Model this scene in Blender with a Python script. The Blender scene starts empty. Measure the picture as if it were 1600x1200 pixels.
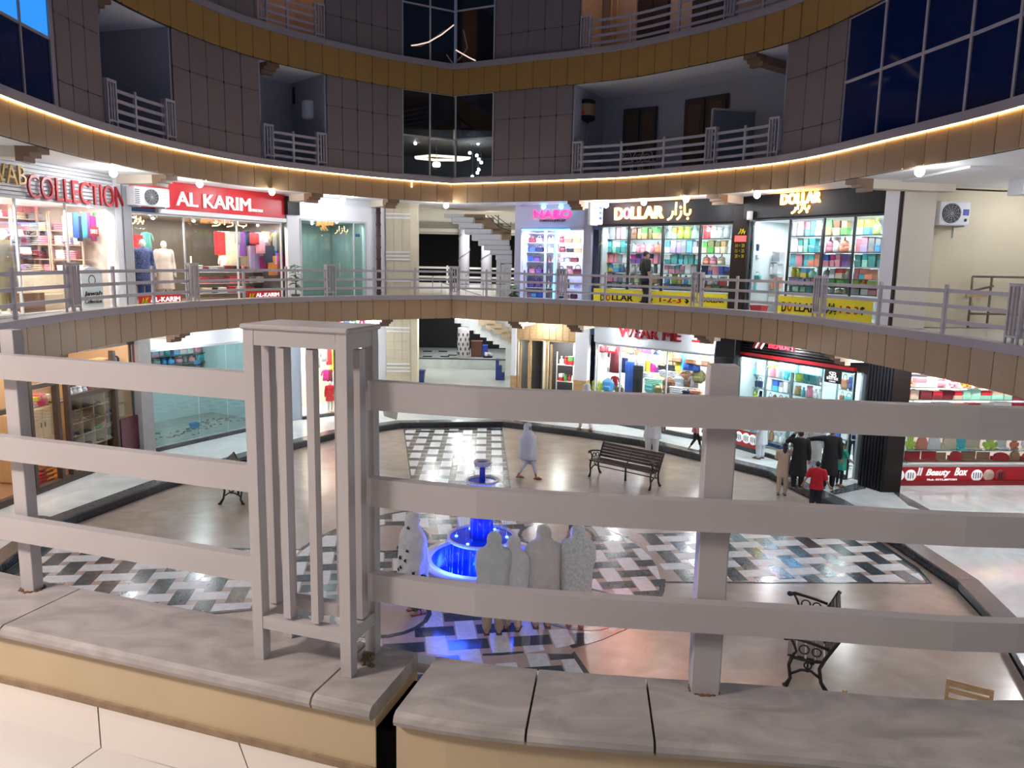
import bpy, bmesh, math, random
from mathutils import Vector, Matrix
random.seed(7)
SC = bpy.context.scene
COL = SC.collection
R = math.radians
EYE = 5.4                      # camera height above the sunken plaza (m)
# ------------------------------------------------------------------ camera
F, PITCH, ROLL = 1200.0, R(9.0), R(1.1)
_fw = Vector((0, math.cos(PITCH), -math.sin(PITCH)))
_u0 = Vector((0, math.sin(PITCH), math.cos(PITCH)))
_r0 = Vector((1, 0, 0))
RT = _r0*math.cos(ROLL) + _u0*math.sin(ROLL)
UP = _u0*math.cos(ROLL) - _r0*math.sin(ROLL)
cd = bpy.data.cameras.new('camera')
cam = bpy.data.objects.new('camera', cd)
cd.sensor_width = 36.0
cd.lens = 36.0*F/1600.0
cd.clip_start = 0.05
cd.clip_end = 300
m3 = Matrix((RT, UP, -_fw)).transposed()
cam.matrix_world = Matrix.Translation((0, 0, EYE)) @ m3.to_4x4()
COL.objects.link(cam)
SC.camera = cam
# ------------------------------------------------------------------ exposure, sky
SC.view_settings.view_transform = 'Standard'
SC.view_settings.look = 'None'
SC.view_settings.exposure = 0.95
SC.view_settings.gamma = 1.0
SC.view_settings.use_curve_mapping = False
W = bpy.data.worlds.new('dusk')
SC.world = W
W.use_nodes = True
W.node_tree.nodes['Background'].inputs[0].default_value = (0.05, 0.075, 0.16, 1)
W.node_tree.nodes['Background'].inputs[1].default_value = 0.42

def light(name, kind, loc, power, color=(1, 1, 1), size=0.1, rot=None, sizey=None):
    l = bpy.data.lights.new(name, kind)
    l.energy = power
    l.color = color
    if kind == 'AREA':
        l.size = size
        if sizey:
            l.shape = 'RECTANGLE'
            l.size_y = sizey
    else:
        l.shadow_soft_size = size
    o = bpy.data.objects.new(name, l)
    o.location = loc
    if rot:
        o.rotation_euler = rot
    COL.objects.link(o)
    return o
# lamps of the gallery the photographer stands in (behind and above the camera)
light('gallery_light', 'AREA', (-3.3, 0.5, 7.15), 82, (1, 0.87, 0.82), 0.5)
light('gallery_light', 'AREA', (3.0, -0.8, 7.1), 17, (0.94, 1.0, 0.95), 0.5)
light('gallery_light', 'AREA', (-5.2, 1.4, 7.1), 60, (1, 0.86, 0.82), 0.6)
# ------------------------------------------------------------------ measuring helpers
def ray(px, py):
    return _fw + RT*((px-800)/F) + UP*((600-py)/F)
def pz(px, py, z):             # where a sight line meets the level z
    d = ray(px, py)
    k = (z-EYE)/d.z
    return Vector((d.x*k, d.y*k, z))
def pd(px, py, y):             # where a sight line meets the plane at depth y
    d = ray(px, py)
    k = y/d.y
    return Vector((d.x*k, y, EYE+d.z*k))
# ------------------------------------------------------------------ materials
MATS = {}
def mat(name, col, rough=0.5, metal=0.0, emit=0.0, ecol=None, noise=0.0, nscale=6.0, bump=0.0, spec=0.5, objcol=False, alpha=None, coat=0.0, bdist=0.01):
    if name in MATS:
        return MATS[name]
    m = bpy.data.materials.new(name)
    m.use_nodes = True
    nt = m.node_tree
    b = nt.nodes['Principled BSDF']
    b.inputs['Base Color'].default_value = (*col, 1)
    b.inputs['Roughness'].default_value = rough
    b.inputs['Metallic'].default_value = metal
    b.inputs['Specular IOR Level'].default_value = spec
    if coat:
        b.inputs['Coat Weight'].default_value = coat
        b.inputs['Coat Roughness'].default_value = 0.05
    src = None
    if objcol:
        oi = nt.nodes.new('ShaderNodeObjectInfo')
        src = oi.outputs['Color']
        nt.links.new(src, b.inputs['Base Color'])
    if noise:
        tc = nt.nodes.new('ShaderNodeTexCoord')
        n = nt.nodes.new('ShaderNodeTexNoise')
        n.inputs['Scale'].default_value = nscale
        n.inputs['Detail'].default_value = 6
        nt.links.new(tc.outputs['Object'], n.inputs['Vector'])
        mr = nt.nodes.new('ShaderNodeMapRange')
        mr.inputs[1].default_value = 0.3
        mr.inputs[2].default_value = 0.7
        mr.inputs[3].default_value = 1-noise
        mr.inputs[4].default_value = 1+noise
        nt.links.new(n.outputs[0], mr.inputs[0])
        mx = nt.nodes.new('ShaderNodeVectorMath')
        mx.operation = 'SCALE'
        if src:
            nt.links.new(src, mx.inputs[0])
        else:
            mx.inputs[0].default_value = col
        nt.links.new(mr.outputs[0], mx.inputs['Scale'])
        nt.links.new(mx.outputs[0], b.inputs['Base Color'])
        if bump:
            bp = nt.nodes.new('ShaderNodeBump')
            bp.inputs['Strength'].default_value = bump
            bp.inputs['Distance'].default_value = bdist
            nt.links.new(n.outputs[0], bp.inputs['Height'])
            nt.links.new(bp.outputs[0], b.inputs['Normal'])
    if emit:
        b.inputs['Emission Color'].default_value = (*(ecol or col), 1)
        b.inputs['Emission Strength'].default_value = emit
    MATS[name] = m
    return m
def glass(name, tint=(0.9, 0.97, 0.97), refl=0.08, rough=0.02):
    if name in MATS:
        return MATS[name]
    m = bpy.data.materials.new(name)
    m.use_nodes = True
    nt = m.node_tree
    nt.nodes.remove(nt.nodes['Principled BSDF'])
    out = nt.nodes['Material Output']
    t = nt.nodes.new('ShaderNodeBsdfTransparent')
    t.inputs[0].default_value = (*tint, 1)
    g = nt.nodes.new('ShaderNodeBsdfGlossy')
    g.inputs['Roughness'].default_value = rough
    x = nt.nodes.new('ShaderNodeMixShader')
    fr = nt.nodes.new('ShaderNodeLayerWeight')
    fr.inputs['Blend'].default_value = 0.25
    ma = nt.nodes.new('ShaderNodeMath')
    ma.operation = 'MULTIPLY_ADD'
    ma.inputs[1].default_value = 0.17
    ma.inputs[2].default_value = refl*0.6
    nt.links.new(fr.outputs['Fresnel'], ma.inputs[0])
    nt.links.new(ma.outputs[0], x.inputs[0])
    nt.links.new(t.outputs[0], x.inputs[1])
    nt.links.new(g.outputs[0], x.inputs[2])
    nt.links.new(x.outputs[0], out.inputs[0])
    MATS[name] = m
    return m
def marble(name, c1, c2, scale=2.0, rough=0.2, stretch=(1, 1, 1), coat=0.0, dist=3.0):
    m = bpy.data.materials.new(name)
    m.use_nodes = True
    nt = m.node_tree
    b = nt.nodes['Principled BSDF']
    b.inputs['Roughness'].default_value = rough
    if coat:
        b.inputs['Coat Weight'].default_value = coat
    tc = nt.nodes.new('ShaderNodeTexCoord')
    mp = nt.nodes.new('ShaderNodeMapping')
    mp.inputs['Scale'].default_value = stretch
    mp.inputs['Rotation'].default_value = (0, 0, 0.6)
    n = nt.nodes.new('ShaderNodeTexNoise')
    n.inputs['Scale'].default_value = scale
    n.inputs['Detail'].default_value = 8
    n.inputs['Distortion'].default_value = dist
    r = nt.nodes.new('ShaderNodeValToRGB')
    r.color_ramp.elements[0].position = 0.35
    r.color_ramp.elements[0].color = (*c1, 1)
    r.color_ramp.elements[1].position = 0.68
    r.color_ramp.elements[1].color = (*c2, 1)
    nt.links.new(tc.outputs['Object'], mp.inputs[0])
    nt.links.new(mp.outputs[0], n.inputs['Vector'])
    nt.links.new(n.outputs[0], r.inputs[0])
    nt.links.new(r.outputs[0], b.inputs['Base Color'])
    MATS[name] = m
    return m
def wood(name, c1, c2, scale=4.0, rough=0.5, stretch=(1, 1, 12)):
    m = marble(name, c1, c2, scale, rough, stretch, dist=0.6)
    return m
M_RAIL = mat('painted_rail', (0.50, 0.47, 0.46), 0.42, noise=0.03, nscale=2.5)
M_FRAIL = mat('far_rail_paint', (0.50, 0.46, 0.47), 0.45)
M_KERB = marble('kerb_marble', (0.33, 0.305, 0.285), (0.50, 0.46, 0.43), 5.0, 0.35, (1, 1.8, 1), dist=1.2)
M_CREAM = mat('cream_plaster', (0.60, 0.47, 0.29), 0.6, noise=0.06, nscale=3)
M_TILEF = mat('glazed_floor_tile', (0.74, 0.70, 0.65), 0.08, noise=0.02, nscale=2)
M_GROUT = mat('grout', (0.30, 0.25, 0.20), 0.8)
M_DIRT = mat('dirt_mortar', (0.20, 0.14, 0.09), 0.95, noise=0.4, nscale=30, bump=0.4)
M_FASCIA = mat('tan_cladding', (0.36, 0.225, 0.105), 0.42, noise=0.03, nscale=1.2)
M_GAP = mat('dark_joint', (0.03, 0.022, 0.016), 0.9)
M_PANEL = mat('grey_cladding', (0.23, 0.185, 0.175), 0.38, noise=0.04, nscale=1.0)
M_BAND = mat('band_stone', (0.36, 0.32, 0.325), 0.5)
M_SOFFIT = mat('soffit_paint', (0.80, 0.80, 0.80), 0.7)
M_BEAM = mat('beam_cream', (0.66, 0.58, 0.47), 0.65)
M_CORBEL = mat('corbel_brown', (0.22, 0.13, 0.075), 0.6)
M_WHITE = mat('white_paint', (0.78, 0.79, 0.82), 0.55)
M_OFFW = mat('offwhite_wall', (0.66, 0.58, 0.42), 0.6, noise=0.04, nscale=1.5)
M_BLACK = mat('black_panel', (0.010, 0.010, 0.013), 0.45, spec=0.3)
M_BROWN = mat('dark_brown_panel', (0.022, 0.013, 0.011), 0.45, spec=0.3)
M_DECK = mat('deck_tile', (0.66, 0.63, 0.58), 0.15)
M_WALK = marble('walkway_marble', (0.62, 0.66, 0.66), (0.76, 0.79, 0.78), 0.8, 0.1)
M_PLAZA = marble('plaza_marble', (0.37, 0.295, 0.24), (0.46, 0.38, 0.32), 1.6, 0.22, (1, 1.3, 1), dist=1.0)
M_GRAN = marble('black_granite', (0.018, 0.02, 0.026), (0.045, 0.05, 0.06), 8, 0.15)
M_GRANT = marble('granite_top', (0.085, 0.09, 0.095), (0.115, 0.12, 0.125), 6, 0.2)
M_TB = marble('black_marble', (0.035, 0.048, 0.058), (0.062, 0.082, 0.095), 7, 0.18)
M_TW = marble('white_marble', (0.58, 0.58, 0.60), (0.74, 0.74, 0.75), 3.5, 0.3)
M_TP = mat('pink_marble', (0.46, 0.35, 0.30), 0.2, noise=0.08, nscale=5)
M_LED = mat('led_strip', (1, 0.8, 0.45), 0.5, emit=9.0, ecol=(1, 0.66, 0.26))
M_BULB = mat('lamp_bulb', (1, 1, 1), 0.5, emit=22.0, ecol=(0.93, 0.97, 1.0))
M_CHROME = mat('steel', (0.6, 0.6, 0.62), 0.25, metal=1.0)
M_ALU = mat('aluminium_frame', (0.52, 0.53, 0.55), 0.4)
M_DKFRM = mat('dark_metal_frame', (0.03, 0.03, 0.035), 0.4)
M_GLASS = glass('shop_glass', (0.94, 0.97, 0.97), 0.03)
M_GLASSG = glass('green_glass', (0.66, 0.76, 0.755), 0.09)
M_NAVY = mat('navy_window_glass', (0.005, 0.018, 0.085), 0.06, spec=0.4)  # opaque panes with a plain navy base colour
M_DGLASS = mat('dark_window_glass', (0.006, 0.008, 0.012), 0.05, spec=0.6)
M_BLUEREFL = mat('blue_reflection_pane', (0.02, 0.2, 0.6), 0.1, emit=0.55, ecol=(0.03, 0.27, 0.85))  # emission stands in for the blue reflection in the upper left panes
M_GOODS = mat('goods_plastic', (0.5, 0.5, 0.5), 0.45, objcol=True)
M_CLOTH = mat('goods_cloth', (0.5, 0.5, 0.5), 0.9, objcol=True, noise=0.15, nscale=14)
M_SHELFW = mat('shelf_white', (0.75, 0.75, 0.76), 0.4)
M_GSHELF = mat('glass_shelf', (0.16, 0.22, 0.22), 0.2)
M_WOODL = wood('light_wood', (0.42, 0.25, 0.11), (0.60, 0.40, 0.20), 3.0)
M_WOODD = wood('dark_wood', (0.035, 0.02, 0.014), (0.075, 0.045, 0.03), 5.0)
M_BENCH = wood('bench_slat_wood', (0.030, 0.014, 0.010), (0.045, 0.020, 0.014), 6.0, 0.4, (1, 10, 10))
M_IRON = mat('cast_iron', (0.025, 0.018, 0.015), 0.45)
M_SKIN = mat('skin', (0.42, 0.24, 0.15), 0.55)
M_HAIR = mat('black_hair', (0.012, 0.010, 0.010), 0.5)
M_RED = mat('sign_red', (0.55, 0.012, 0.02), 0.4)
M_YEL = mat('sign_yellow', (0.78, 0.66, 0.02), 0.5)
M_INK = mat('sign_black', (0.012, 0.012, 0.012), 0.5)
M_INKR = mat('sign_red_ink', (0.68, 0.04, 0.02), 0.5)
M_LETW = mat('letter_white', (0.85, 0.85, 0.85), 0.4, emit=0.25)
M_LETR = mat('letter_red', (0.42, 0.012, 0.02), 0.4)
M_LETG = mat('letter_gold', (0.55, 0.33, 0.06), 0.3)
M_NEONY = mat('neon_orange', (1, 0.6, 0.2), 0.5, emit=5.0, ecol=(1, 0.50, 0.10))
M_NEONR = mat('neon_red', (1, 0.2, 0.2), 0.5, emit=3.0, ecol=(1, 0.10, 0.16))
M_NEONP = mat('neon_pink', (1, 0.2, 0.5), 0.5, emit=.75, ecol=(1, 0.02, 0.22))
M_NEONB = mat('neon_blue', (0.1, 0.3, 1), 0.5, emit=6.0, ecol=(0.05, 0.30, 1))
M_FBLUE = mat('fountain_blue_tile', (0.015, 0.06, 0.62), 0.2)
M_FWHITE = mat('fountain_stone', (0.62, 0.58, 0.58), 0.3)
M_WATER = glass('falling_water', (0.75, 0.85, 1.0), 0.25, 0.1)
M_POOLB = mat('blue_pool_water', (0.008, 0.07, 0.85), 0.08)
M_POOL = glass('pool_water', (0.35, 0.55, 1.0), 0.2, 0.03)

# ------------------------------------------------------------------ mesh builder
class MB:
    def __init__(s):
        s.v = []; s.f = []; s.m = []; s.s = []
    def add(s, vs, fs, mi=0, sm=False):
        o = len(s.v)
        s.v += [tuple(v) for v in vs]
        for f in fs:
            s.f.append(tuple(i+o for i in f)); s.m.append(mi); s.s.append(sm)
        return s
    def box(s, c, d, mi=0, T=None):
        x, y, z = d[0]/2, d[1]/2, d[2]/2
        vs = [Vector((a*x, b*y, e*z))+Vector(c) for a in (-1, 1) for b in (-1, 1) for e in (-1, 1)]
        if T is not None:
            vs = [T @ v for v in vs]
        return s.add(vs, [(0, 1, 3, 2), (4, 6, 7, 5), (0, 4, 5, 1), (2, 3, 7, 6), (0, 2, 6, 4), (1, 5, 7, 3)], mi)
    def rbox(s, c, d, b=0.01, mi=0, T=None, sm=False):
        h = [k/2 for k in d]
        b = min(b, min(h)*0.9)
        vs = []; idx = {}
        for sx in (-1, 1):
            for sy in (-1, 1):
                for sz in (-1, 1):
                    for ax in range(3):
                        p = [sx*(h[0]-(0 if ax == 0 else b)), sy*(h[1]-(0 if ax == 1 else b)), sz*(h[2]-(0 if ax == 2 else b))]
                        idx[(sx, sy, sz, ax)] = len(vs)
                        vs.append(Vector(p)+Vector(c))
        fs = []
        for ax in range(3):
            o1, o2 = [(1, 2), (2, 0), (0, 1)][ax]
            for sg in (-1, 1):
                q = []
                for a, e in ((-1, -1), (1, -1), (1, 1), (-1, 1)):
                    k = [0, 0, 0]; k[ax] = sg; k[o1] = a; k[o2] = e
                    q.append(idx[(*k, ax)])
                fs.append(tuple(q) if sg > 0 else tuple(reversed(q)))
        for ax in range(3):
            o1, o2 = [(1, 2), (2, 0), (0, 1)][ax]
            for a in (-1, 1):
                for e in (-1, 1):
                    k1 = [0, 0, 0]; k1[ax] = -1; k1[o1] = a; k1[o2] = e
                    k2 = list(k1); k2[ax] = 1
                    q = (idx[(*k1, o1)], idx[(*k2, o1)], idx[(*k2, o2)], idx[(*k1, o2)])
                    fs.append(q if a*e < 0 else tuple(reversed(q)))
        for sx in (-1, 1):
            for sy in (-1, 1):
                for sz in (-1, 1):
                    q = tuple(idx[(sx, sy, sz, a)] for a in range(3))
                    fs.append(q if sx*sy*sz > 0 else tuple(reversed(q)))
        if T is not None:
            vs = [T @ v for v in vs]
        return s.add(vs, fs, mi, sm)
    def loft(s, rings, mi=0, sm=True, cap=True, closed=True):
        n = len(rings[0]); vs = [p for r in rings for p in r]; fs = []
        for i in range(len(rings)-1):
            for j in range(n if closed else n-1):
                k = (j+1) % n
                fs.append((i*n+j, i*n+k, (i+1)*n+k, (i+1)*n+j))
        s.add(vs, fs, mi, sm)
        if cap:
            o = len(s.v)-len(vs)
            s.f.append(tuple(o+j for j in reversed(range(n)))); s.m.append(mi); s.s.append(False)
            s.f.append(tuple(o+(len(rings)-1)*n+j for j in range(n))); s.m.append(mi); s.s.append(False)
        return s
    def tube(s, pts, r, n=8, mi=0, sm=True, cap=True, flat=None):
        pts = [Vector(p) for p in pts]
        rr = r if isinstance(r, (list, tuple)) else [r]*len(pts)
        rings = []
        up = None
        for i, p in enumerate(pts):
            t = (pts[min(i+1, len(pts)-1)]-pts[max(i-1, 0)])
            if t.length < 1e-9:
                t = Vector((0, 0, 1))
            t.normalize()
            if up is None:
                up = Vector((0, 0, 1)) if abs(t.z) < 0.9 else Vector((0, 1, 0))
            a = t.cross(up)
            if a.length < 1e-6:
                a = t.cross(Vector((1, 0, 0)))
            a.normalize()
            b = a.cross(t).normalized()
            up = b
            rings.append([p+(a*math.cos(2*math.pi*k/n)+b*math.sin(2*math.pi*k/n)*(flat or 1))*rr[i] for k in range(n)])
        return s.loft(rings, mi, sm, cap)
    def lathe(s, prof, n=16, c=(0, 0, 0), mi=0, sm=True, cap=True):
        rings = [[Vector((c[0]+r*math.cos(2*math.pi*k/n), c[1]+r*math.sin(2*math.pi*k/n), c[2]+z)) for k in range(n)] for r, z in prof]
        return s.loft(rings, mi, sm, cap)
    def ell(s, c, r, n=12, m=8, mi=0, T=None):
        rings = []
        for i in range(1, m):
            a = math.pi*i/m
            rings.append([Vector((c[0]+r[0]*math.sin(a)*math.cos(2*math.pi*k/n), c[1]+r[1]*math.sin(a)*math.sin(2*math.pi*k/n), c[2]-r[2]*math.cos(a))) for k in range(n)])
        vs = [p for q in rings for p in q]+[Vector((c[0], c[1], c[2]-r[2])), Vector((c[0], c[1], c[2]+r[2]))]
        fs = []
        for i in range(m-2):
            for j in range(n):
                k = (j+1) % n
                fs.append((i*n+j, i*n+k, (i+1)*n+k, (i+1)*n+j))
        b, t = len(vs)-2, len(vs)-1
        for j in range(n):
            k = (j+1) % n
            fs.append((b, k, j)); fs.append((t, (m-2)*n+j, (m-2)*n+k))
        if T is not None:
            vs = [T @ v for v in vs]
        return s.add(vs, fs, mi, True)
    def prism(s, poly, z0, z1, mi=0):
        n = len(poly)
        a = 0.5*sum(poly[i][0]*poly[(i+1) % n][1]-poly[(i+1) % n][0]*poly[i][1] for i in range(n))
        if a < 0:
            poly = list(reversed(poly))
        vs = [(p[0], p[1], z0) for p in poly]+[(p[0], p[1], z1) for p in poly]
        fs = [tuple(reversed(range(n))), tuple(range(n, 2*n))]+[(i, (i+1) % n, n+(i+1) % n, n+i) for i in range(n)]
        return s.add(vs, fs, mi)
    def mesh(s, name, mats):
        me = bpy.data.meshes.new(name)
        me.from_pydata(s.v, [], s.f)
        for m in (mats if isinstance(mats, (list, tuple)) else [mats]):
            me.materials.append(m)
        me.polygons.foreach_set('material_index', s.m)
        me.polygons.foreach_set('use_smooth', s.s)
        me.update()
        return me

def link(name, data, parent=None, mw=None, loc=None):
    o = bpy.data.objects.new(name, data)
    COL.objects.link(o)
    if parent is not None:
        o.parent = parent
    if mw is not None:
        o.matrix_basis = mw
    if loc is not None:
        o.location = loc
    return o
def obj(name, mb, mats, parent=None, mw=None, loc=None):
    return link(name, mb.mesh(name, mats), parent, mw, loc)
def tag(o, label=None, cat=None, group=None, kind=None):
    if label: o['label'] = label
    if cat: o['category'] = cat
    if group: o['group'] = group
    if kind: o['kind'] = kind
    return o
def thing(name, label, cat, loc=(0, 0, 0), rz=0.0, group=None, mw=None):
    o = bpy.data.objects.new(name, None)
    COL.objects.link(o)
    o.empty_display_size = 0.1
    if mw is not None:
        o.matrix_basis = mw
    else:
        o.location = loc
        o.rotation_euler = (0, 0, rz)
    return tag(o, label, cat, group)
def struct(name, mb, mats, mw=None, parent=None):
    o = obj(name, mb, mats, parent, mw)
    if parent is None:
        o['kind'] = 'structure'
    return o
def dup(root, label=None, mw=None):
    r = root.copy(); COL.objects.link(r)
    if label: r['label'] = label
    if mw is not None: r.matrix_basis = mw
    for ch in list(root.children):
        c = ch.copy(); COL.objects.link(c); c.parent = r
        for g in ch.children:
            d = g.copy(); COL.objects.link(d); d.parent = c
    return r
UNIT = None
def unit_box(m):
    k = 'ub_'+m.name
    if k not in MATS:
        MATS[k] = MB().box((0, 0, 0), (1, 1, 1)).mesh('block', m)
    return MATS[k]
def unit_rbox(m, b=0.04):
    k = 'urb_'+m.name+str(b)
    if k not in MATS:
        MATS[k] = MB().rbox((0, 0, 0), (1, 1, 1), b).mesh('block', m)
    return MATS[k]
def piece(name, m, parent, T, dims, rounded=False):
    """one box-shaped piece sharing mesh data; T is its placement in the parent's space"""
    d = unit_rbox(m) if rounded else unit_box(m)
    return link(name, d, parent, T @ Matrix.Diagonal((*dims, 1)))
# temporary scene for evaluating text and remeshed bodies
TMP = bpy.data.scenes.new('tmp')
def evalmesh(o):
    TMP.collection.objects.link(o)
    vl = TMP.view_layers[0]
    vl.update()
    dg = vl.depsgraph
    dg.update()
    me = bpy.data.meshes.new_from_object(o.evaluated_get(dg), depsgraph=dg)
    TMP.collection.objects.unlink(o)
    return me
def remesh(mb, name, m, vox=0.014, smooth=3):
    o = bpy.data.objects.new('tmp_body', mb.mesh('tmp_body', m))
    r = o.modifiers.new('r', 'REMESH'); r.mode = 'VOXEL'; r.voxel_size = vox; r.use_smooth_shade = True
    if smooth:
        q = o.modifiers.new('s', 'SMOOTH'); q.iterations = smooth; q.factor = 0.5
    me = evalmesh(o)
    me.name = name
    me.materials.clear(); me.materials.append(m)
    for p in me.polygons:
        p.material_index = 0
    bpy.data.objects.remove(o)
    return me
TX = {}
def textmesh(s, bold=0.0, ext=0.02, shear=0.0):
    k = (s, bold, ext, shear)
    if k in TX:
        return TX[k]
    c = bpy.data.curves.new('t', 'FONT')
    c.body = s; c.size = 1; c.extrude = ext; c.offset = bold; c.shear = shear
    c.resolution_u = 3
    o = bpy.data.objects.new('t', c)
    me = evalmesh(o)
    bpy.data.objects.remove(o)
    TX[k] = me
    return me
def lettering(parent, T, s, u0, u1, z0, z1, v, m, name='lettering', bold=0.012, depth=0.03, shear=0.0):
    """text fitted to a box of the face T (x along the face, -y towards the viewer, z up)"""
    me = textmesh(s, 0.0, 0.02, shear).copy()
    if bold > 0:             # heavier strokes: the same letters laid over themselves, slightly shifted
        bm = bmesh.new()
        for dx in (-1, 0, 1):
            for dy in (-1, 0, 1):
                k0 = len(bm.verts)
                bm.from_mesh(me)
                bm.verts.ensure_lookup_table()
                for q in bm.verts[k0:]:
                    q.co.x += dx*bold; q.co.y += dy*bold*.6
        bm.to_mesh(me); bm.free()
    me.materials.clear(); me.materials.append(m)
    xs = [q.co.x for q in me.vertices]; ys = [q.co.y for q in me.vertices]
    ax, bx, ay, by = min(xs), max(xs), min(ys), max(ys)
    for q in me.vertices:
        x = u0+(q.co.x-ax)/(bx-ax)*(u1-u0)
        z = z0+(q.co.y-ay)/max(1e-6, by-ay)*(z1-z0)
        q.co = (x, v-depth*(0.5+q.co.z/0.04)+0.0, z)
    for p in me.polygons:
        p.material_index = 0
    me.name = name
    return link(name, me, parent, T)
URDU = [[(.98, .58), (.975, .38), (.93, .30), (.84, .30), (.78, .36), (.77, .62), (.76, .98)], [(.65, .52), (.65, .34), (.60, .17), (.51, .06)],
        [(.46, .98), (.45, .30)], [(.35, .52), (.34, .33), (.29, .16), (.17, .05)]]
URDOT = [(.90, .10), (.63, .70)]
def urdu(parent, T, u0, u1, z0, z1, v, m, r=0.03, name='urdu_lettering'):
    mb = MB()
    q = lambda p: (u0+p[0]*(u1-u0), v-0.02, z0+p[1]*(z1-z0))
    for st in URDU:
        mb.tube([q(p) for p in st], r, 6)
    for p in URDOT:
        mb.ell(q(p), (r*1.25, r, r*1.25), 8, 6)
    return obj(name, mb, m, parent, T)
# ------------------------------------------------------------------ plan of the atrium edge
ARC_R = [(-.30, 2.10), (.02, 2.02), (.7, 1.95), (1.38, 1.90), (2.6, 2.1), (4.3, 3.1), (6.2, 5.4), (7.4, 8.6), (7.85, 12), (7.4, 15.5), (6.45, 19.5), (3.8, 22.8), (2, 24.1), (0, 25.15), (-2.1, 26.2)]
ARC_L = [(-2.1, 26.2), (-4.1, 24.95), (-5.9, 23.3), (-7.3, 21.5), (-8.2, 19.2), (-8.6, 16.8), (-8.6, 14.8), (-8.35, 12.4), (-7.6, 9.4), (-6.2, 6.6), (-4.2, 4.1), (-2.6, 2.95), (-1.8, 2.60), (-1.3, 2.43), (-.8, 2.265), (-.30, 2.10)]
def catmull(ps, n=8):
    out = []
    P = [Vector(p) for p in ps]
    P = [2*P[0]-P[1]]+P+[2*P[-1]-P[-2]]
    for i in range(1, len(P)-2):
        for k in range(n):
            t = k/n
            a, b, c, d = P[i-1], P[i], P[i+1], P[i+2]
            out.append(0.5*((2*b)+(c-a)*t+(2*a-5*b+4*c-d)*t*t+(3*b-a-3*c+d)*t**3))
    return out
CP = catmull(ARC_R)+catmull(ARC_L)          # closed loop, counter-clockwise
NCP = len(CP)
ACC = [0.0]
for i in range(NCP):
    ACC.append(ACC[-1]+(CP[(i+1) % NCP]-CP[i]).length)
LEN = ACC[-1]
I_CUSP = len(catmull(ARC_R))
S_CUSP = ACC[I_CUSP]
def cpos(s):
    s %= LEN
    lo, hi = 0, NCP
    while hi-lo > 1:
        m = (lo+hi)//2
        if ACC[m] <= s: lo = m
        else: hi = m
    a, b = CP[lo], CP[(lo+1) % NCP]
    return a.lerp(b, (s-ACC[lo])/max(1e-9, ACC[lo+1]-ACC[lo]))
def ctan(s):
    e = 0.12
    if s < S_CUSP <= s+e: return (cpos(s)-cpos(s-2*e)).normalized()
    if s-e < S_CUSP <= s: return (cpos(s+2*e)-cpos(s)).normalized()
    return (cpos(s+e)-cpos(s-e)).normalized()
def cnor(s):
    t = ctan(s)
    return Vector((t.y, -t.x))
def coff(s, d):
    return cpos(s)+cnor(s)*d
def s_at(px, py, z, d=0.0):
    """arc length of the edge point seen at a picture position, at level z"""
    p = pz(px, py, z).xy
    best = None
    for i in range(0, int(LEN*20)):
        s = i/20
        q = coff(s, d) if d else cpos(s)
        k = (q-p).length
        if best is None or k < best[0]:
            best = (k, s)
    return best[1]
def s_ray(px, d=0.0):
    """arc length of the far edge along the vertical plane of a picture column"""
    a = ray(px, 420); a = Vector((a.x, a.y)).normalized()
    best = None
    for i in range(int(8*20), int((LEN-8)*20)):
        s = i/20
        q = coff(s, d) if d else cpos(s)
        k = abs(q.x*a.y-q.y*a.x)
        if q.y > 8 and (best is None or k < best[0]):
            best = (k, s)
    return best[1]
def fT(s, d, z):
    """frame on the curve: x left-to-right as seen from the void, y outward, z up"""
    t = -ctan(s); n = cnor(s); p = coff(s, d)
    return Matrix(((t.x, n.x, 0, p.x), (t.y, n.y, 0, p.y), (0, 0, 1, z), (0, 0, 0, 1)))
def srange(s0, s1, step=0.3):
    n = max(1, int(round((s1-s0)/step)))
    r = [s0+(s1-s0)*i/n for i in range(n+1)]
    if s0 < S_CUSP < s1:
        r = sorted(r+[S_CUSP-1e-3, S_CUSP+1e-3])
    return r
def ring(mb, ss, d0, d1, z0, z1, mi=0, closed=False):
    """solid strip following the edge between two offsets"""
    def nn(s):
        if abs(s-S_CUSP) < 0.02:      # keep the corner closed
            a, b = cnor(S_CUSP-0.2), cnor(S_CUSP+0.2)
            m = (a+b).normalized()
            return m/max(0.5, m.dot(a))
        return cnor(s)
    rings = []
    for s in ss:
        p = cpos(s); n = nn(s)
        a, b = p+n*d0, p+n*d1
        rings.append([(a.x, a.y, z0), (a.x, a.y, z1), (b.x, b.y, z1), (b.x, b.y, z0)])
    if closed: rings.append(rings[0])
    rings.reverse()
    return mb.loft(rings, mi, False, not closed)
FULL = [ACC[i] for i in range(0, NCP, 2)]
# levels
Z_W, Z_D1, Z_K1, Z_D2, Z_B2, Z_D3, Z_B3 = 0.2, 4.07, 4.27, 7.95, 8.11, 11.55, 11.70
Z_S1, Z_S2, Z_S3 = 3.50, 7.33, 10.76          # soffits below decks 1, 2, 3
# ------------------------------------------------------------------ decks (slabs) and ceilings
for nm, zt, zb, mt in (('floor', Z_D1, Z_S1, M_DECK), ('floor', Z_D2, Z_S2, M_DECK), ('floor', Z_D3, Z_S3, M_DECK)):
    struct('ceiling', ring(MB(), FULL, 0.16, 11.0, zb, zb+0.25, closed=True), M_SOFFIT)
    mb = ring(MB(), FULL, 0.16, 11.0, zb+0.26, zt-0.011, closed=True)
    struct(nm, mb, mt)
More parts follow.
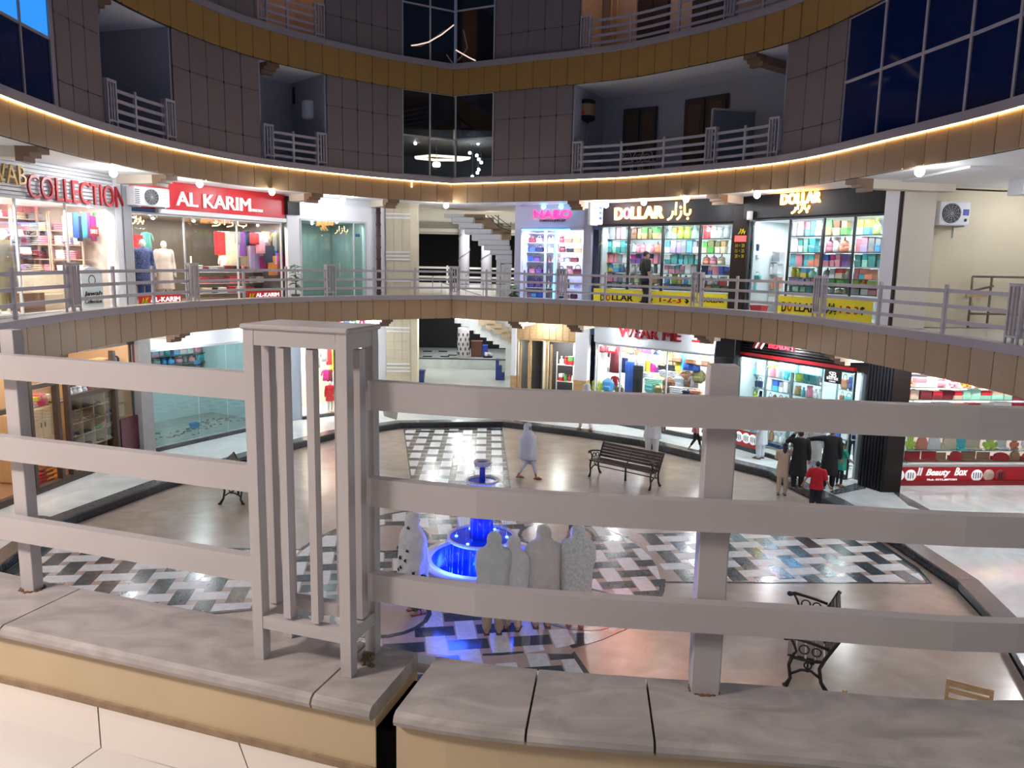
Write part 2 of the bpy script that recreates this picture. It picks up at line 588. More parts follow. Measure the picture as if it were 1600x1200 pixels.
# ------------------------------------------------------------------ fascia cladding, band stones
S_A, S_B = s_ray(1700), s_ray(-60)
M_FASC3 = mat('warm_lit_cladding', (0.40, 0.225, 0.055), 0.42, noise=0.03, nscale=1.2)  # same cladding as below, with the warm light on it put into the colour
def fascia(zt, zb, s0, s1, n, m=M_FASCIA):
    back = struct('trim_%d' % n, ring(MB(), srange(s0, s1), 0.03, 0.14, zb+0.01, zt), M_GAP)
    for a, b in ((s0, S_CUSP), (S_CUSP, s1)):
        k = int(round((b-a)/0.575))
        for i in range(k):
            s = a+(b-a)*(i+0.5)/k
            piece('panel', m, back, fT(s, 0.012+random.uniform(-.002, .002), (zt+zb)/2), ((b-a)/k-0.014, 0.03, zt-zb-0.004), True)
    return back
fascia(Z_K1-0.15, Z_S1-0.02, S_A-1.5, S_B+1.5, 1)
fascia(Z_D2-0.02, Z_S2-0.02, S_A-1.5, S_B+1.5, 2)
fascia(Z_B3-0.17, Z_S3-0.02, s_ray(1500), s_ray(120), 3, M_FASC3)
for s0, s1, n in ((3.0, S_A-1.4, 4), (S_B+1.4, LEN-3.0, 5)):      # the sides nearer than the picture's edge
    struct('trim_%d' % n, ring(ring(MB(), srange(s0, s1, 0.5), 0.0, 0.15, Z_S1-0.02, Z_K1-0.15), srange(s0, s1, 0.5), 0.0, 0.15, Z_S2-0.02, Z_D2-0.02), M_FASCIA)
struct('trim_6', ring(MB(), srange(5.4, LEN-5.0), -0.05, 0.30, Z_K1-0.15, Z_K1), M_BAND)
struct('trim_7', ring(MB(), FULL, -0.05, 0.34, Z_D2-0.01, Z_B2, closed=True), M_BAND)
struct('trim_8', ring(MB(), FULL, -0.05, 0.34, Z_B3-0.17, Z_B3, closed=True), M_BAND)
# warm LED strip under the band
led = MB()
for a, b in ((S_A-3, S_CUSP-0.01), (S_CUSP+0.01, S_B+3)):
    led.tube([(*coff(s, -0.022), Z_D2-0.022) for s in srange(a, b, 0.4)], 0.013, 6)
sd = s_at(630, 285, Z_D2-0.02)
led.tube([(*coff(sd, -0.02), Z_D2-0.02), (*coff(sd, -0.02), Z_D2-0.22)], 0.012, 6)
tag(obj('led_strip', led, M_LED), 'warm glowing LED strip under the stone band of the second gallery', 'light strip')
# ------------------------------------------------------------------ upper facades
def wall(s0, s1, z0, z1, seams, d=0.10, name='wall_upper'):
    back = struct(name, ring(MB(), srange(s0, s1), d+0.03, d+0.24, z0, z1), M_GAP)
    zs = [z0]+[z for z in seams if z0 < z < z1]+[z1]
    k = max(1, int(round((s1-s0)/0.575)))
    for i in range(k):
        s = s0+(s1-s0)*(i+0.5)/k
        for a, b in zip(zs, zs[1:]):
            piece('panel', M_PANEL, back, fT(s, d+0.012+random.uniform(-.002, .002), (a+b)/2), ((s1-s0)/k-0.012, 0.035, b-a-0.012), True)
    return back
SEAM2, SEAM3 = (8.66, 9.9), (12.45, 13.75)
s2 = lambda px, py: s_at(px, py, Z_B2)
def s2x(px): return s_ray(px, 0.1)
B2 = {k: s2x(k) for k in (105, 112, 177, 285, 415, 515, 630, 768, 886, 1207, 1293)}
for a, b in ((177, 112), (415, 285), (630, 515), (886, 768), (1293, 1207)):
    wall(B2[b] if B2[b] < B2[a] else B2[a], max(B2[a], B2[b]), Z_B2, Z_S3, SEAM2)
B3 = {k: s_ray(k, 0.1) for k in (60, 410, 516, 630, 768, 893, 1330)}
for a, b in ((60, 410), (516, 630), (768, 893)):
    wall(B3[b], B3[a], Z_B3, 15.6, SEAM3)
struct('wall_upper', ring(MB(), srange(3, B3[1330], .8), .1, .3, Z_B3, 15.6), M_PANEL)
struct('wall_upper', ring(MB(), srange(B3[60], LEN-3, .8), .1, .3, Z_B3, 15.6), M_PANEL)
struct('wall_upper', ring(MB(), srange(3, S_A-2, .8), .1, .3, Z_B2, Z_S3), M_PANEL)
struct('wall_upper', ring(MB(), srange(S_B+4, LEN-3, .8), .1, .3, Z_B2, Z_S3), M_PANEL)
# ---- curved windows: each with its mullions, transoms and panes as parts
def curtain(n, ss, zs, d, gl, frame, w=0.05):
    root = struct('window_%d' % n, ring(MB(), srange(ss[0], ss[-1]), d-0.02, d+0.03, zs[0], zs[0]+0.05), frame)
    for i, s in enumerate(ss):
        T = fT(s, d, (zs[0]+zs[-1])/2)
        piece('mullion', frame, root, T, (w, 0.07, zs[-1]-zs[0]))
    for z in zs[1:]:
        obj('transom', ring(MB(), srange(ss[0], ss[-1]), d-0.03, d+0.03, z-w/2, z+w/2), frame, root)
    for i in range(len(ss)-1):
        for j in range(len(zs)-1):
            m = gl(i, j)
            obj('pane', ring(MB(), [ss[i]+0.02, ss[i+1]-0.02], d-0.006, d+0.006, zs[j]+0.02, zs[j+1]-0.02), m, root)
    return root
M_WFRM = mat('window_frame_paint', (0.36, 0.31, 0.30), 0.4)
M_WFRML = mat('window_frame_silver', (0.52, 0.48, 0.48), 0.4)
c0, c1, c2_, c3 = s_ray(768, .14), s_ray(708, .14), s_ray(670, .14), s_ray(630, .14)
M_GLT = glass('smoked_glass', (0.30, 0.36, 0.42), 0.16, 0.02)
M_GLC = glass('lower_window_glass', (0.75, 0.8, 0.82), 0.08)
curtain(1, [c0, c1, c2_, c3], [Z_B2, 9.36, Z_S3], 0.14, lambda i, j: M_GLC if j == 0 else M_GLT, M_WFRML)
curtain(2, [c0, c1, c2_, c3], [Z_B3, 13.35, 15.2], 0.14, lambda i, j: M_DGLASS, M_WFRML)
rs = [B2[1293]] + [s_ray(x, .16) for x in (1351, 1413, 1480, 1553, 1640, 1740)]
rs = list(reversed(rs))
curtain(3, rs, [Z_B2, 9.42, Z_S3], 0.16, lambda i, j: M_NAVY, M_WFRML, 0.06)
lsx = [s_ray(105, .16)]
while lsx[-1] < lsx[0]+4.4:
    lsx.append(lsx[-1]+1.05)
curtain(4, lsx, [Z_B2, 9.36, Z_S3], 0.16, lambda i, j: M_BLUEREFL if j == 1 else M_NAVY, M_WFRM)
struct('trim_9', ring(MB(), srange(B2[112], B2[105]), .12, .5, Z_B2, Z_S3), M_BAND)
# dark opening pieces behind the third-floor window corner: thin slanting bright lines seen in its panes
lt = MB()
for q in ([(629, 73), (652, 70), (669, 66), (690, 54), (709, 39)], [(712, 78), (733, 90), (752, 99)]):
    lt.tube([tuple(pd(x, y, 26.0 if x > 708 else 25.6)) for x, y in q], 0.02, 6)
# (drawn as one glowing bent tube in front of the glass)
tag(obj('bright_line', lt, mat('bright_line_warm', (1, .8, .7), .5, emit=0.5, ecol=(1, 0.72, 0.6))), 'thin bent warm light line across the dark third floor window', 'light')
# ---- balcony recesses
def recess(s0, s1, z0, z1, depth, mw, n):
    mid = (s0+s1)/2
    mb = ring(MB(), srange(s0-0.3, s1+0.3), depth, depth+0.12, z0-0.15, z1)
    struct('wall_balcony', mb, mw)
    for s in (s0, s1):
        a, b = coff(s, 0.14), coff(s, depth)
        t = (b-a); L = t.length; t.normalize()
        T = Matrix(((t.x, -t.y, 0, (a.x+b.x)/2), (t.y, t.x, 0, (a.y+b.y)/2), (0, 0, 1, (z0+z1)/2), (0, 0, 0, 1)))
        struct('wall_balcony', MB().box((0, 0, 0), (L, 0.12, z1-z0+0.2), T=T), mw)
M_BWALL = mat('balcony_wall', (0.36, 0.37, 0.42), 0.7, noise=0.04)
M_BWALL2 = mat('balcony_wall_peach', (0.55, 0.40, 0.28), 0.7)
recess(B2[285], B2[177], Z_D2+.0, Z_S3, 2.2, M_BWALL, 0)
recess(B2[515], B2[415], Z_D2+.0, Z_S3, 2.0, M_BWALL, 1)
recess(B2[1207], B2[886], Z_D2+.0, Z_S3, 2.3, M_BWALL, 2)
recess(B3[516], B3[410], Z_D3, 15.4, 1.6, M_BWALL2, 3)
recess(B3[1330], B3[893], Z_D3, 15.4, 1.6, M_BWALL2, 4)
# ------------------------------------------------------------------ railings
def sweep(mb, ss, d, z, w, h):
    rings = []
    for s in ss:
        p, n = cpos(s), cnor(s)
        a, b = p+n*(d-w/2), p+n*(d+w/2)
        rings.append([(a.x, a.y, z-h/2), (a.x, a.y, z+h/2), (b.x, b.y, z+h/2), (b.x, b.y, z-h/2)])
    rings.reverse()
    return mb.loft(rings, 0, False, True)
def box_pillar(root, s, z0, m, wid=0.33, hgt=0.96, d0=0.03, d1=0.19, post=0.036, T=None, detail=True):
    """open square post cage: four corner posts, head and foot bars, slats and a cap"""
    T = T or fT(s, (d0+d1)/2, z0)
    dp = d1-d0
    pil = obj('box_pillar', MB().rbox((0, 0, hgt-0.006), (wid+0.012, dp+0.012, 0.014), 0.004), m, root, T)
    x, y = wid/2-post/2, dp/2-post/2
    for a in (-1, 1):
        for b in (-1, 1):
            piece('corner_post', m, pil, Matrix.Translation((a*x, b*y, hgt/2-0.006)), (post, post, hgt-0.014), True)
    for b in (-1, 1):
        piece('head_bar', m, pil, Matrix.Translation((0, b*y, hgt-0.034)), (wid-2*post, post*0.9, 0.042))
        piece('foot_bar', m, pil, Matrix.Translation((0, b*y, 0.115)), (wid-2*post, post*0.9, 0.036))
        for k in (-1, 1):
            piece('slat', m, pil, Matrix.Translation((k*(wid/2-post)*0.36, b*y, hgt/2+0.04)), (0.022, post*0.8, hgt-0.2))
    for a in (-1, 1):
        piece('head_bar', m, pil, Matrix.Translation((a*x, 0, hgt-0.034)), (post*0.9, dp-2*post, 0.042))
        piece('foot_bar', m, pil, Matrix.Translation((a*x, 0, 0.115)), (post*0.9, dp-2*post, 0.036))
        piece('slat', m, pil, Matrix.Translation((a*x, 0, hgt/2+0.04)), (post*0.8, 0.03, hgt-0.2))
    return pil
def railing(label, s0, s1, z0, posts, pillars, heights, m, group=None, d=0.10, rh=0.07, rw=0.032, pt=0.062, top=0.885):
    p = coff((s0+s1)/2, d)
    root = thing('balcony_railing', label, 'railing', (0, 0, 0), 0, group)
    for h in heights:
        obj('rail', sweep(MB(), srange(s0, s1, 0.35), d, z0+h, rw, rh), m, root)
    for s in posts:
        piece('post', m, root, fT(s, d, z0+top/2), (pt, pt, top), True)
    for s in pillars:
        box_pillar(root, s, z0, m)
    return root
H3 = (0.235, 0.505, 0.775)
# first floor, far side: sections between the box pillars (picture columns of pillars and posts)
secs = [(111, -60, [18], 'first gallery railing before the folded clothes shop, far left'),
        (300, 111, [175, 237], 'first gallery railing section running before the shop with the white banner and the mannequins'),
        (516, 300, [380, 446], 'first gallery railing section before the red sign shop and the white wall'),
        (709, 516, [584, 648], 'first gallery railing section before the brown pipe and the relief tiled pillar'),
        (878, 709, [760, 821], 'first gallery railing section before the stair hall with the white columns'),
        (1090, 878, [948, 1017], 'first gallery railing section passing in front of the man in black'),
        (1283, 1090, [1153, 1216], 'first gallery railing section before the black pillar with the price list'),
        (1597, 1283, [1380, 1483], 'first gallery railing section before the cream column and the corridor')]
for a, b, posts, lab in secs:
    sa, sb = s_ray(a, .1), s_ray(b, .1)
    railing(lab, sa-.0, sb-.17, Z_K1, [s_ray(x, .1) for x in posts], [sa-.01], H3, M_FRAIL)
railing('first gallery railing end cage at the right picture edge', S_A-3.5, s_ray(1597, .1)-.17, Z_K1, [S_A-2.2], [], H3, M_FRAIL)
H4 = (0.15, 0.36, 0.57, 0.78)
railing('second floor balcony railing of four rails in the dark left balcony', B2[285]+.2, B2[177]-.2, Z_B2, [s_ray(225, .1)], [B2[285]+.22, B2[177]-.22], H4, M_FRAIL)
railing('second floor balcony railing of four rails under the white water heater', B2[515]+.2, B2[415]-.2, Z_B2, [s_ray(464, .1)], [B2[515]+.22, B2[415]-.22], H4, M_FRAIL)
railing('long second floor balcony railing before two brown doors', B2[1207]+.2, B2[886]-.2, Z_B2, [s_ray(x, .1) for x in (963, 1028, 1150)], [B2[1207]+.22, s_ray(1101, .1), B2[886]-.22], H4, M_FRAIL)
railing('third floor balcony railing at the top left against a peach wall', B3[516]+.2, B3[410]-.2, Z_B3, [s_ray(458, .1)], [B3[516]+.22, B3[410]-.22], H4, M_FRAIL)
railing('long third floor balcony railing at the top against peach wall and dark doors', B3[1330]+.2, B3[893]-.2, Z_B3, [s_ray(x, .1) for x in (970, 1042, 1165)], [B3[1330]+.4, s_ray(1116, .1), B3[893]-.22], H4, M_FRAIL)
# ------------------------------------------------------------------ the near gallery: kerb, railing, floor
gap0, gap1 = 0.10, LEN+0.045          # expansion joint between these
def near_kerb(s0, s1, n, joints, notch=None):
    base = struct('trim_%d' % n, ring(MB(), srange(s0, s1, 0.12), 0.01, 0.275, Z_D1, Z_K1-0.042), M_CREAM)
    obj('dirt_line', ring(MB(), srange(s0, s1, 0.12), 0.27, 0.284, Z_D1-.004, Z_D1+0.02), mat('skirting_dirt', (.30, .215, .13), .9, noise=.25, nscale=18), base)
    js = [s0]+joints+[s1]
    for a, b in zip(js, js[1:]):
        mb = MB()
        rings = []
        for s in srange(a+0.003, b-0.003, 0.1):
            p, nn = cpos(s), cnor(s)
            prof = [(-0.0, -0.042), (-0.0, 0), (0.285, 0), (0.298, -0.008), (0.303, -0.021), (0.298, -0.034), (0.285, -0.042)]
            rings.append([(*(p+nn*d), Z_K1+z) for d, z in prof])
        rings.reverse()
        mb.loft(rings, 0, False, True)
        obj('slab', mb, M_KERB, base)
    return base
sj = lambda px, py: s_at(px, py, Z_K1)
kr = near_kerb(gap0, 5.4, 10, [sj(822, 1078), sj(1030, 1100), 2.1, 3.2, 4.3])
kl = near_kerb(LEN-5.0, gap1, 11, [LEN-3.9, LEN-2.7, sj(60, 955), sj(540, 1040)])
# thin white metal lip at the outer edge of the right kerb
struct('trim_12', ring(MB(), srange(LEN-0.35, LEN-.002, .1)+srange(LEN+0.002, LEN+5.3, .15), -0.045, -0.0, Z_K1-0.06, Z_K1-0.03), M_WHITE)
# mortar and rubble in the joint
mb = MB(); random.seed(3)
for _ in range(30):
    p = pz(random.uniform(566, 584), random.uniform(1020, 1042), Z_K1)
    mb.ell((p.x, p.y, Z_K1+0.004), (random.uniform(.004, .009), random.uniform(.004, .009), .006), 6, 4)
tag(obj('mortar_crumbs', mb, M_DIRT), 'brown mortar crumbs at the foot of the near cage pillar', 'debris', kind='stuff')
M_VOID = mat('joint_void', (.004, .004, .004), 1.0, spec=0.0)
struct('trim_13', ring(MB(), [LEN+0.0455, LEN+0.0995], 0.03, 0.27, Z_D1-.02, Z_K1-0.07), M_VOID)
struct('trim_14', MB().prism([tuple(coff(LEN+.046, .272)), tuple(coff(LEN+.062, .272)), tuple(coff(LEN+.06, .62)), tuple(coff(LEN+.048, .62))], Z_D1-.01, Z_D1+.002), M_VOID)
# near railing: left section with the big cage pillar, right section with its wide post
s_pl = s_at(487, 1040, Z_K1, 0.10)
HN = (0.2325, 0.505, 0.7725)
nl = thing('balcony_railing', 'near white railing section left of the joint, ending in the tall cage pillar', 'railing')
for h in HN:
    obj('rail', sweep(MB(), srange(LEN-4.9, s_pl-0.165, 0.15), 0.105, Z_K1+h, 0.035, 0.078), M_RAIL, nl)
piece('post', M_RAIL, nl, fT(s_at(25, 930, Z_K1, .055), 0.055, Z_K1+0.442), (0.058, 0.040, 0.885), True)
for s in (LEN-3.2, LEN-4.8):
    piece('post', M_RAIL, nl, fT(s, 0.055, Z_K1+0.442), (0.058, 0.058, 0.885), True)
big = box_pillar(nl, s_pl, Z_K1, M_RAIL, 0.315, 0.955, 0.02, 0.19, 0.034)
nr = thing('balcony_railing', 'near grey white railing section right of the joint with a wide post', 'railing')
for h in HN:
    obj('rail', sweep(MB(), srange(s_pl+0.17-LEN, 5.3, 0.15), 0.09, Z_K1+h, 0.035, 0.078), M_RAIL, nr)
piece('post', M_RAIL, nr, fT(s_at(1106, 1088, Z_K1, .1), 0.040, Z_K1+0.442), (0.076, 0.06, 0.885), True)
for s in (2.6, 4.2, 5.3):
    piece('post', M_RAIL, nr, fT(s, 0.04, Z_K1+0.442), (0.076, 0.06, 0.885), True)
# rust at the post feet
for s, dd in ((s_at(25, 930, Z_K1, .055), .055), (s_at(1106, 1088, Z_K1, .1), .04)):
    mb = MB()
    for k in range(14):
        a = k*2*math.pi/14
        mb.ell((0.036*math.cos(a), 0.032*math.sin(a), 0.0), (random.uniform(.006, .012), random.uniform(.006, .012), .003), 6, 4)
    obj('rust_stain', mb, mat('rust', (0.16, 0.075, 0.035), 0.95, noise=.4, nscale=40), nl if s > 5 else nr, fT(s, dd, Z_K1))
# near floor: border row along the kerb, then larger tiles
nf = struct('floor', MB().box((0, -2.9, Z_D1-0.016), (9, 9.0, 0.012)), M_GROUT)
sb = [s_at(155, 1095, Z_D1, .29), s_at(395, 1143, Z_D1, .29), s_at(600, 1187, Z_D1, .29)]
sb = [s-LEN if s > LEN/2 else s for s in sb]
st = sb[1]-sb[0]
k0 = [sb[0]-st*3, sb[0]-st*2, sb[0]-st]+sb+[sb[2]+(sb[2]-sb[1])]
k0 += [k0[-1]+0.52*i for i in range(1, 7)]
for a, b in zip(k0, k0[1:]):
    dv = Vector((.5, -.86))*.225
    r1 = [coff(s, 0.279) for s in (a+.0025, (a+b)/2, b-.0025)]; r2 = [coff(s, 0.279)+dv for s in (b-.0025, (a+b)/2, a+.0025)]
    obj('tile', MB().prism([tuple(p) for p in r1+r2], Z_D1-0.012, Z_D1), M_TILEF, nf)
for i in range(9):           # diagonal field tiles behind the border
    for j in range(5):
        e1 = Vector((0.848, -0.30)).normalized(); e2 = Vector((-e1.y, e1.x))
        o = Vector((-1.10, 1.915))+e1*(0.6*(i-3)-0.0)-e2*(0.6*j)
        q = [o, o+e1*0.595, o+e1*0.595-e2*0.595, o-e2*0.595]
        c = sum(q, Vector((0, 0)))/4
        dmin = min((c-cpos(k*0.1-3.5)).length for k in range(70))
        sb_ = min(range(-45, 45), key=lambda k: (c-cpos(k*0.1)).length)*0.1
        if dmin < 0.66: continue
        obj('tile', MB().prism([tuple(p) for p in q], Z_D1-0.012, Z_D1-0.0005), M_TILEF, nf)
# ------------------------------------------------------------------ ground: sunken plaza, granite step, walkway
GK = [(-8.62, 12.36), (-8.87, 14.6), (-8.1, 17.2), (-6.97, 19.95), (-5.33, 22.84), (-3.61, 24.42), (-.29, 24.93), (2.05, 23.77), (3.89, 22.59), (6.68, 19.33), (7.3, 16.8), (7.6, 14.3), (7.68, 12.46), (7.4, 10.9), (6.8, 9.2), (5.5, 6), (3, 3), (0, 2.2), (-3, 3.4), (-6, 6.8), (-7.8, 9.8)]
GK = [Vector(p) for p in GK]
GKC = sum(GK, Vector((0, 0)))/len(GK)
def poly_off(ps, d):
    out = []
    n = len(ps)
    for i in range(n):
        a, b, c = ps[i-1], ps[i], ps[(i+1) % n]
        def nr(p, q):
            t = (q-p).normalized(); v = Vector((t.y, -t.x))
            return v if v.dot((p+q)/2-GKC) > 0 else -v
        n1, n2 = nr(a, b), nr(b, c)
        m = (n1+n2).normalized()
        out.append(b+m*d/max(0.5, m.dot(n1)))
    return out
def poly_ring(mb, pa, pb, z0, z1, mi=0):
    rings = [[(a.x, a.y, z0), (a.x, a.y, z1), (b.x, b.y, z1), (b.x, b.y, z0)] for a, b in zip(pa, pb)]
    rings.append(rings[0])
    return mb.loft(rings, mi, False, False)
plaza = struct('floor', MB().prism([tuple(p) for p in GK], -0.25, -0.003), M_PLAZA)
# granite riser blocks, one per straight run, and their top slabs
step = struct('trim_15', poly_ring(MB(), poly_off(GK, 0.02), poly_off(GK, 0.30), -0.2, Z_W-0.035), M_GRAN)
o1, o2 = poly_off(GK, -0.02), poly_off(GK, 0.34)
for i in range(len(GK)):
    j = (i+1) % len(GK)
    k = max(1, int((GK[j]-GK[i]).length/1.3))
    for q in range(k):
        a, b = q/k+0.002, (q+1)/k-0.002
        obj('slab', MB().prism([tuple(o1[i].lerp(o1[j], a)), tuple(o1[i].lerp(o1[j], b)), tuple(o2[i].lerp(o2[j], b)), tuple(o2[i].lerp(o2[j], a))], Z_W-0.034, Z_W), M_GRANT, step)
walk = struct('floor', poly_ring(MB(), poly_off(GK, 0.34), poly_off(GK, 12), -0.2, Z_W-0.002), M_WALK)
# dark radial bands let into the walkway
def inlay(pts, m=M_GRANT, z=Z_W):
    obj('inlay_strip', MB().prism([tuple(pz(x, y, z).xy) for x, y in pts], z-0.01, z+0.004), m, walk)
inlay([(598, 640), (622, 643), (620, 656), (600, 650)])
inlay([(1296, 768), (1337, 755), (1354, 763), (1304, 773)])
inlay([(0, 803), (0, 815), (85, 809), (70, 806)])
inlay([(1387, 762), (1402, 768), (1470, 806), (1420, 790)])
# ------------------------------------------------------------------ inlaid marble pattern
def clip(poly, reg):
    """Sutherland-Hodgman against a convex counter-clockwise region"""
    out = list(poly)
    n = len(reg)
    for i in range(n):
        a, b = reg[i], reg[(i+1) % n]
        e = b-a
        src, out = out, []
        for k in range(len(src)):
            p, q = src[k-1], src[k]
            sp = e.x*(p.y-a.y)-e.y*(p.x-a.x); sq = e.x*(q.y-a.y)-e.y*(q.x-a.x)
            if (sp >= 0) != (sq >= 0):
                out.append(p.lerp(q, sp/(sp-sq)))
            if sq >= 0:
                out.append(q)
        if len(out) < 3:
            return []
    return out
def area(p):
    return abs(0.5*sum(p[i].x*p[(i+1) % len(p)].y-p[(i+1) % len(p)].x*p[i].y for i in range(len(p))))
def ccw(ps):
    ps = [Vector(p) for p in ps]
    a = sum(ps[i].x*ps[(i+1) % len(ps)].y-ps[(i+1) % len(ps)].x*ps[i].y for i in range(len(ps)))
    return ps if a > 0 else list(reversed(ps))
EXCL = []
def inside(p, reg):
    return all((reg[(i+1) % len(reg)]-reg[i]).x*(p.y-reg[i].y)-(reg[(i+1) % len(reg)]-reg[i]).y*(p.x-reg[i].x) >= 0 for i in range(len(reg)))
NT = [0, 0]
NB = [0]
def pattern(reg, org, ux, per=0.91, pitch=0.437, bl=0.58, bw=0.285, wl=0.285, wh=0.58, extra=(), border=0.09, mouths=()):
    reg = ccw(reg)
    ux = Vector(ux).normalized(); uy = Vector((-ux.y, ux.x)); org = Vector(org)
    obj('pink_bed', MB().prism([tuple(p) for p in reg], -0.02, 0.0008+.0005*NB[0]), M_TP, plaza)
    NB[0] += 1
    c = sum(reg, Vector((0, 0)))/len(reg)
    R_ = max((p-c).length for p in reg)+1
    inner = [c+(p-c)*(1-border/max(0.3, (p-c).length)) for p in reg]
    if border:
        for i in range(len(reg)):
            j = (i+1) % len(reg)
            if any(inside((reg[i]+reg[j])/2, q) for q in mouths): continue
            obj('border_strip', MB().prism([tuple(reg[i]), tuple(reg[j]), tuple(inner[j]), tuple(inner[i])], -0.01, 0.0058+.0002*NB[0]), M_TB, plaza)
    oc = Vector(((c-org).dot(ux), (c-org).dot(uy)))
    for r in range(int((oc.y-R_)/pitch)-1, int((oc.y+R_)/pitch)+2):
        for k in range(int((oc.x-R_)/per)-2, int((oc.x+R_)/per)+3):
            x = k*per+(r % 2)*per/2; y = r*pitch
            for kind, cx, w, h in ((0, x, bl, bw), (1, x+per/2, wl, wh)):
                q = [org+ux*(cx+a*w/2)+uy*(y+b*h/2) for a, b in ((-1, -1), (1, -1), (1, 1), (-1, 1))]
                cc = sum(q, Vector((0, 0)))/4
                if any(inside(cc, e) for e in extra):
                    continue
                p = clip(q, inner)
                if p and area(p) > 0.012:
                    NT[kind] += 1
                    if NT[kind] > 300: continue
                    obj('white_tile' if kind else 'black_tile', MB().prism([tuple(v) for v in p], -0.01, 0.0042+0.0006*kind+.0001*NB[0]), M_TW if kind else M_TB, plaza)
FC = Vector((-0.6, 13.2)); FR_ = 3.38
circ = [FC+Vector((math.cos(a*math.pi/20), math.sin(a*math.pi/20)))*FR_ for a in range(40)]
north = [(-3.47, 24.25), (-2.15, 16.6), (0.08, 16.6), (-0.30, 24.85)]
east = [(2.55, 12.55), (7.40, 12.72), (7.52, 13.4), (7.40, 15.4), (2.6, 14.95)]
west = [(-3.75, 11.25), (-3.85, 13.75), (-8.7, 13.75), (-8.6, 12.3), (-4.85, 10.95)]
south = [(-2.0, 10.1), (0.95, 10.1), (1.25, 9.0), (1.25, 4.0), (-2.4, 4.0), (-2.4, 9.0)]
circ_c = ccw(circ)
circ_b = ccw([FC+(p-FC)*1.05 for p in circ])
discs = []
for dx, dy in ((-1.35, -2.05), (1.55, 1.55), (-1.75, 1.25), (1.75, -1.7)):
    cc = FC+Vector((dx, dy))
    discs.append(ccw([cc+Vector((math.cos(a*math.pi/10), math.sin(a*math.pi/10)))*0.78 for a in range(20)]))
basin_reg = ccw([Vector((-0.45, 12.15))+Vector((math.cos(a*math.pi/8), math.sin(a*math.pi/8)))*0.75 for a in range(16)])
pattern(circ, (-1.07, 10.61), (1, 0.16), extra=discs+[basin_reg], mouths=[ccw(q) for q in (north, [(2.0, 12.65), (7, 12.7), (7, 14.9), (2.0, 14.85)], [(-3, 11.4), (-3, 13.6), (-8, 13.6), (-8, 11.4)], [(-1.9, 10.6), (.85, 10.6), (.85, 4), (-1.9, 4)])])
pattern(north, tuple(pz(664, 674.4, 0).xy), (1, 0.03), extra=[circ_c], mouths=[circ_b])
pattern(east, (2.0, 14.5), (0.15, -0.99), extra=[circ_c], mouths=[circ_b])
pattern(west, (-7.09, 12.27), (0.137, -0.99), extra=[circ_c], mouths=[circ_b])
pattern(south, (-1.07, 10.61), (1, 0.16), extra=[circ_c], mouths=[circ_b])
for d in discs:
    c = sum(d, Vector((0, 0)))/len(d)
    obj('black_ring', MB().prism([tuple(p) for p in d], -0.01, 0.0072), M_TB, plaza)
    obj('pink_disc', MB().prism([tuple(c+(p-c)*0.9) for p in d], -0.01, 0.0082), M_TP, plaza)
# ------------------------------------------------------------------ fountain
fp = pz(752, 872, 0.5)
FX, FY = fp.x, fp.y
px_r = lambda n: n*FY*1.02/F
zq = lambda py: pd(752, py, FY).z
ftn = thing('fountain', 'tiered round fountain lit bright blue in the middle of the plaza', 'fountain', (FX, FY, 0))
RB = 0.96
obj('basin', MB().lathe([(RB, 0), (RB, 0.46), (RB+0.05, 0.47), (RB+0.05, 0.52), (RB-0.13, 0.52), (RB-0.13, 0.46)], 40, cap=False), M_FWHITE, ftn)
obj('basin_lining', MB().lathe([(RB-0.131, 0.5), (RB-0.14, 0.06), (0.02, 0.05)], 40, cap=False), M_FBLUE, ftn)
obj('basin_water', MB().lathe([(0.01, 0.16), (RB-0.142, 0.16)], 40, cap=False), M_POOL, ftn)
rims = [(zq(836), 0.575, 0.10), (zq(793), 0.385, 0.10), (zq(748.5), 0.285, 0.07), (zq(720), 0.15, 0.09)]
zprev = 0.08
for i, (z, r, h) in enumerate(rims):
    obj('pedestal', MB().lathe([((.24, .20, .07, .05)[i], zprev), ((.21, .19, .06, .045)[i], z-h)], 20), M_FBLUE, ftn)
    b = obj('bowl', MB().lathe([(r*0.35, z-h), (r*0.85, z-h*0.85), (r, z-h*0.45), (r, z), (r-0.035, z), (r-0.05, z-0.04)], 36, cap=False), M_FWHITE, ftn)
    obj('bowl_lining', MB().lathe([(r-0.05, z-0.041), (r*0.5, z-h*0.7), (0.01, z-h*0.75)], 32, cap=False), M_FBLUE, b)
    obj('water', MB().lathe([(0.01, z-0.03), (r-0.05, z-0.03)], 32, cap=False), M_POOLB, b)
    zprev = z-h*0.7
w = MB(); random.seed(5)
for i, (z, r, h) in enumerate(rims):
    zl = (0.16, rims[0][0]-0.03, rims[1][0]-0.03, rims[2][0]-.03)[i]
    for k in range((34, 26, 14, 8)[i]):
        a = k*2*math.pi/(34, 26, 14, 8)[i]+random.uniform(-.04, .04)
        rr = r+0.012
        w.tube([(rr*math.cos(a), rr*math.sin(a), z-0.005), ((rr+.012)*math.cos(a), (rr+.012)*math.sin(a), (z+zl)/2), ((rr+.02)*math.cos(a), (rr+.02)*math.sin(a), zl)], [.0045, .004, .0045], 5)
o = obj('falling_water', w, M_WATER, ftn)
o['kind'] = 'stuff'
M_BLED = mat('underwater_led', (0.1, 0.2, 1), .4, emit=30, ecol=(0.02, 0.10, 1))
for k in range(8):
    a = k*math.pi/4+0.3
    obj('underwater_lamp', MB().ell((0.62*math.cos(a), 0.62*math.sin(a), 0.09), (.035, .035, .02), 8, 5), M_BLED, ftn)
for k in range(6):
    a = k*2*math.pi/6
    obj('underwater_lamp', MB().ell((0.42*math.cos(a), 0.42*math.sin(a), rims[0][0]-0.022), (.025, .025, .015), 8, 5), M_BLED, ftn)
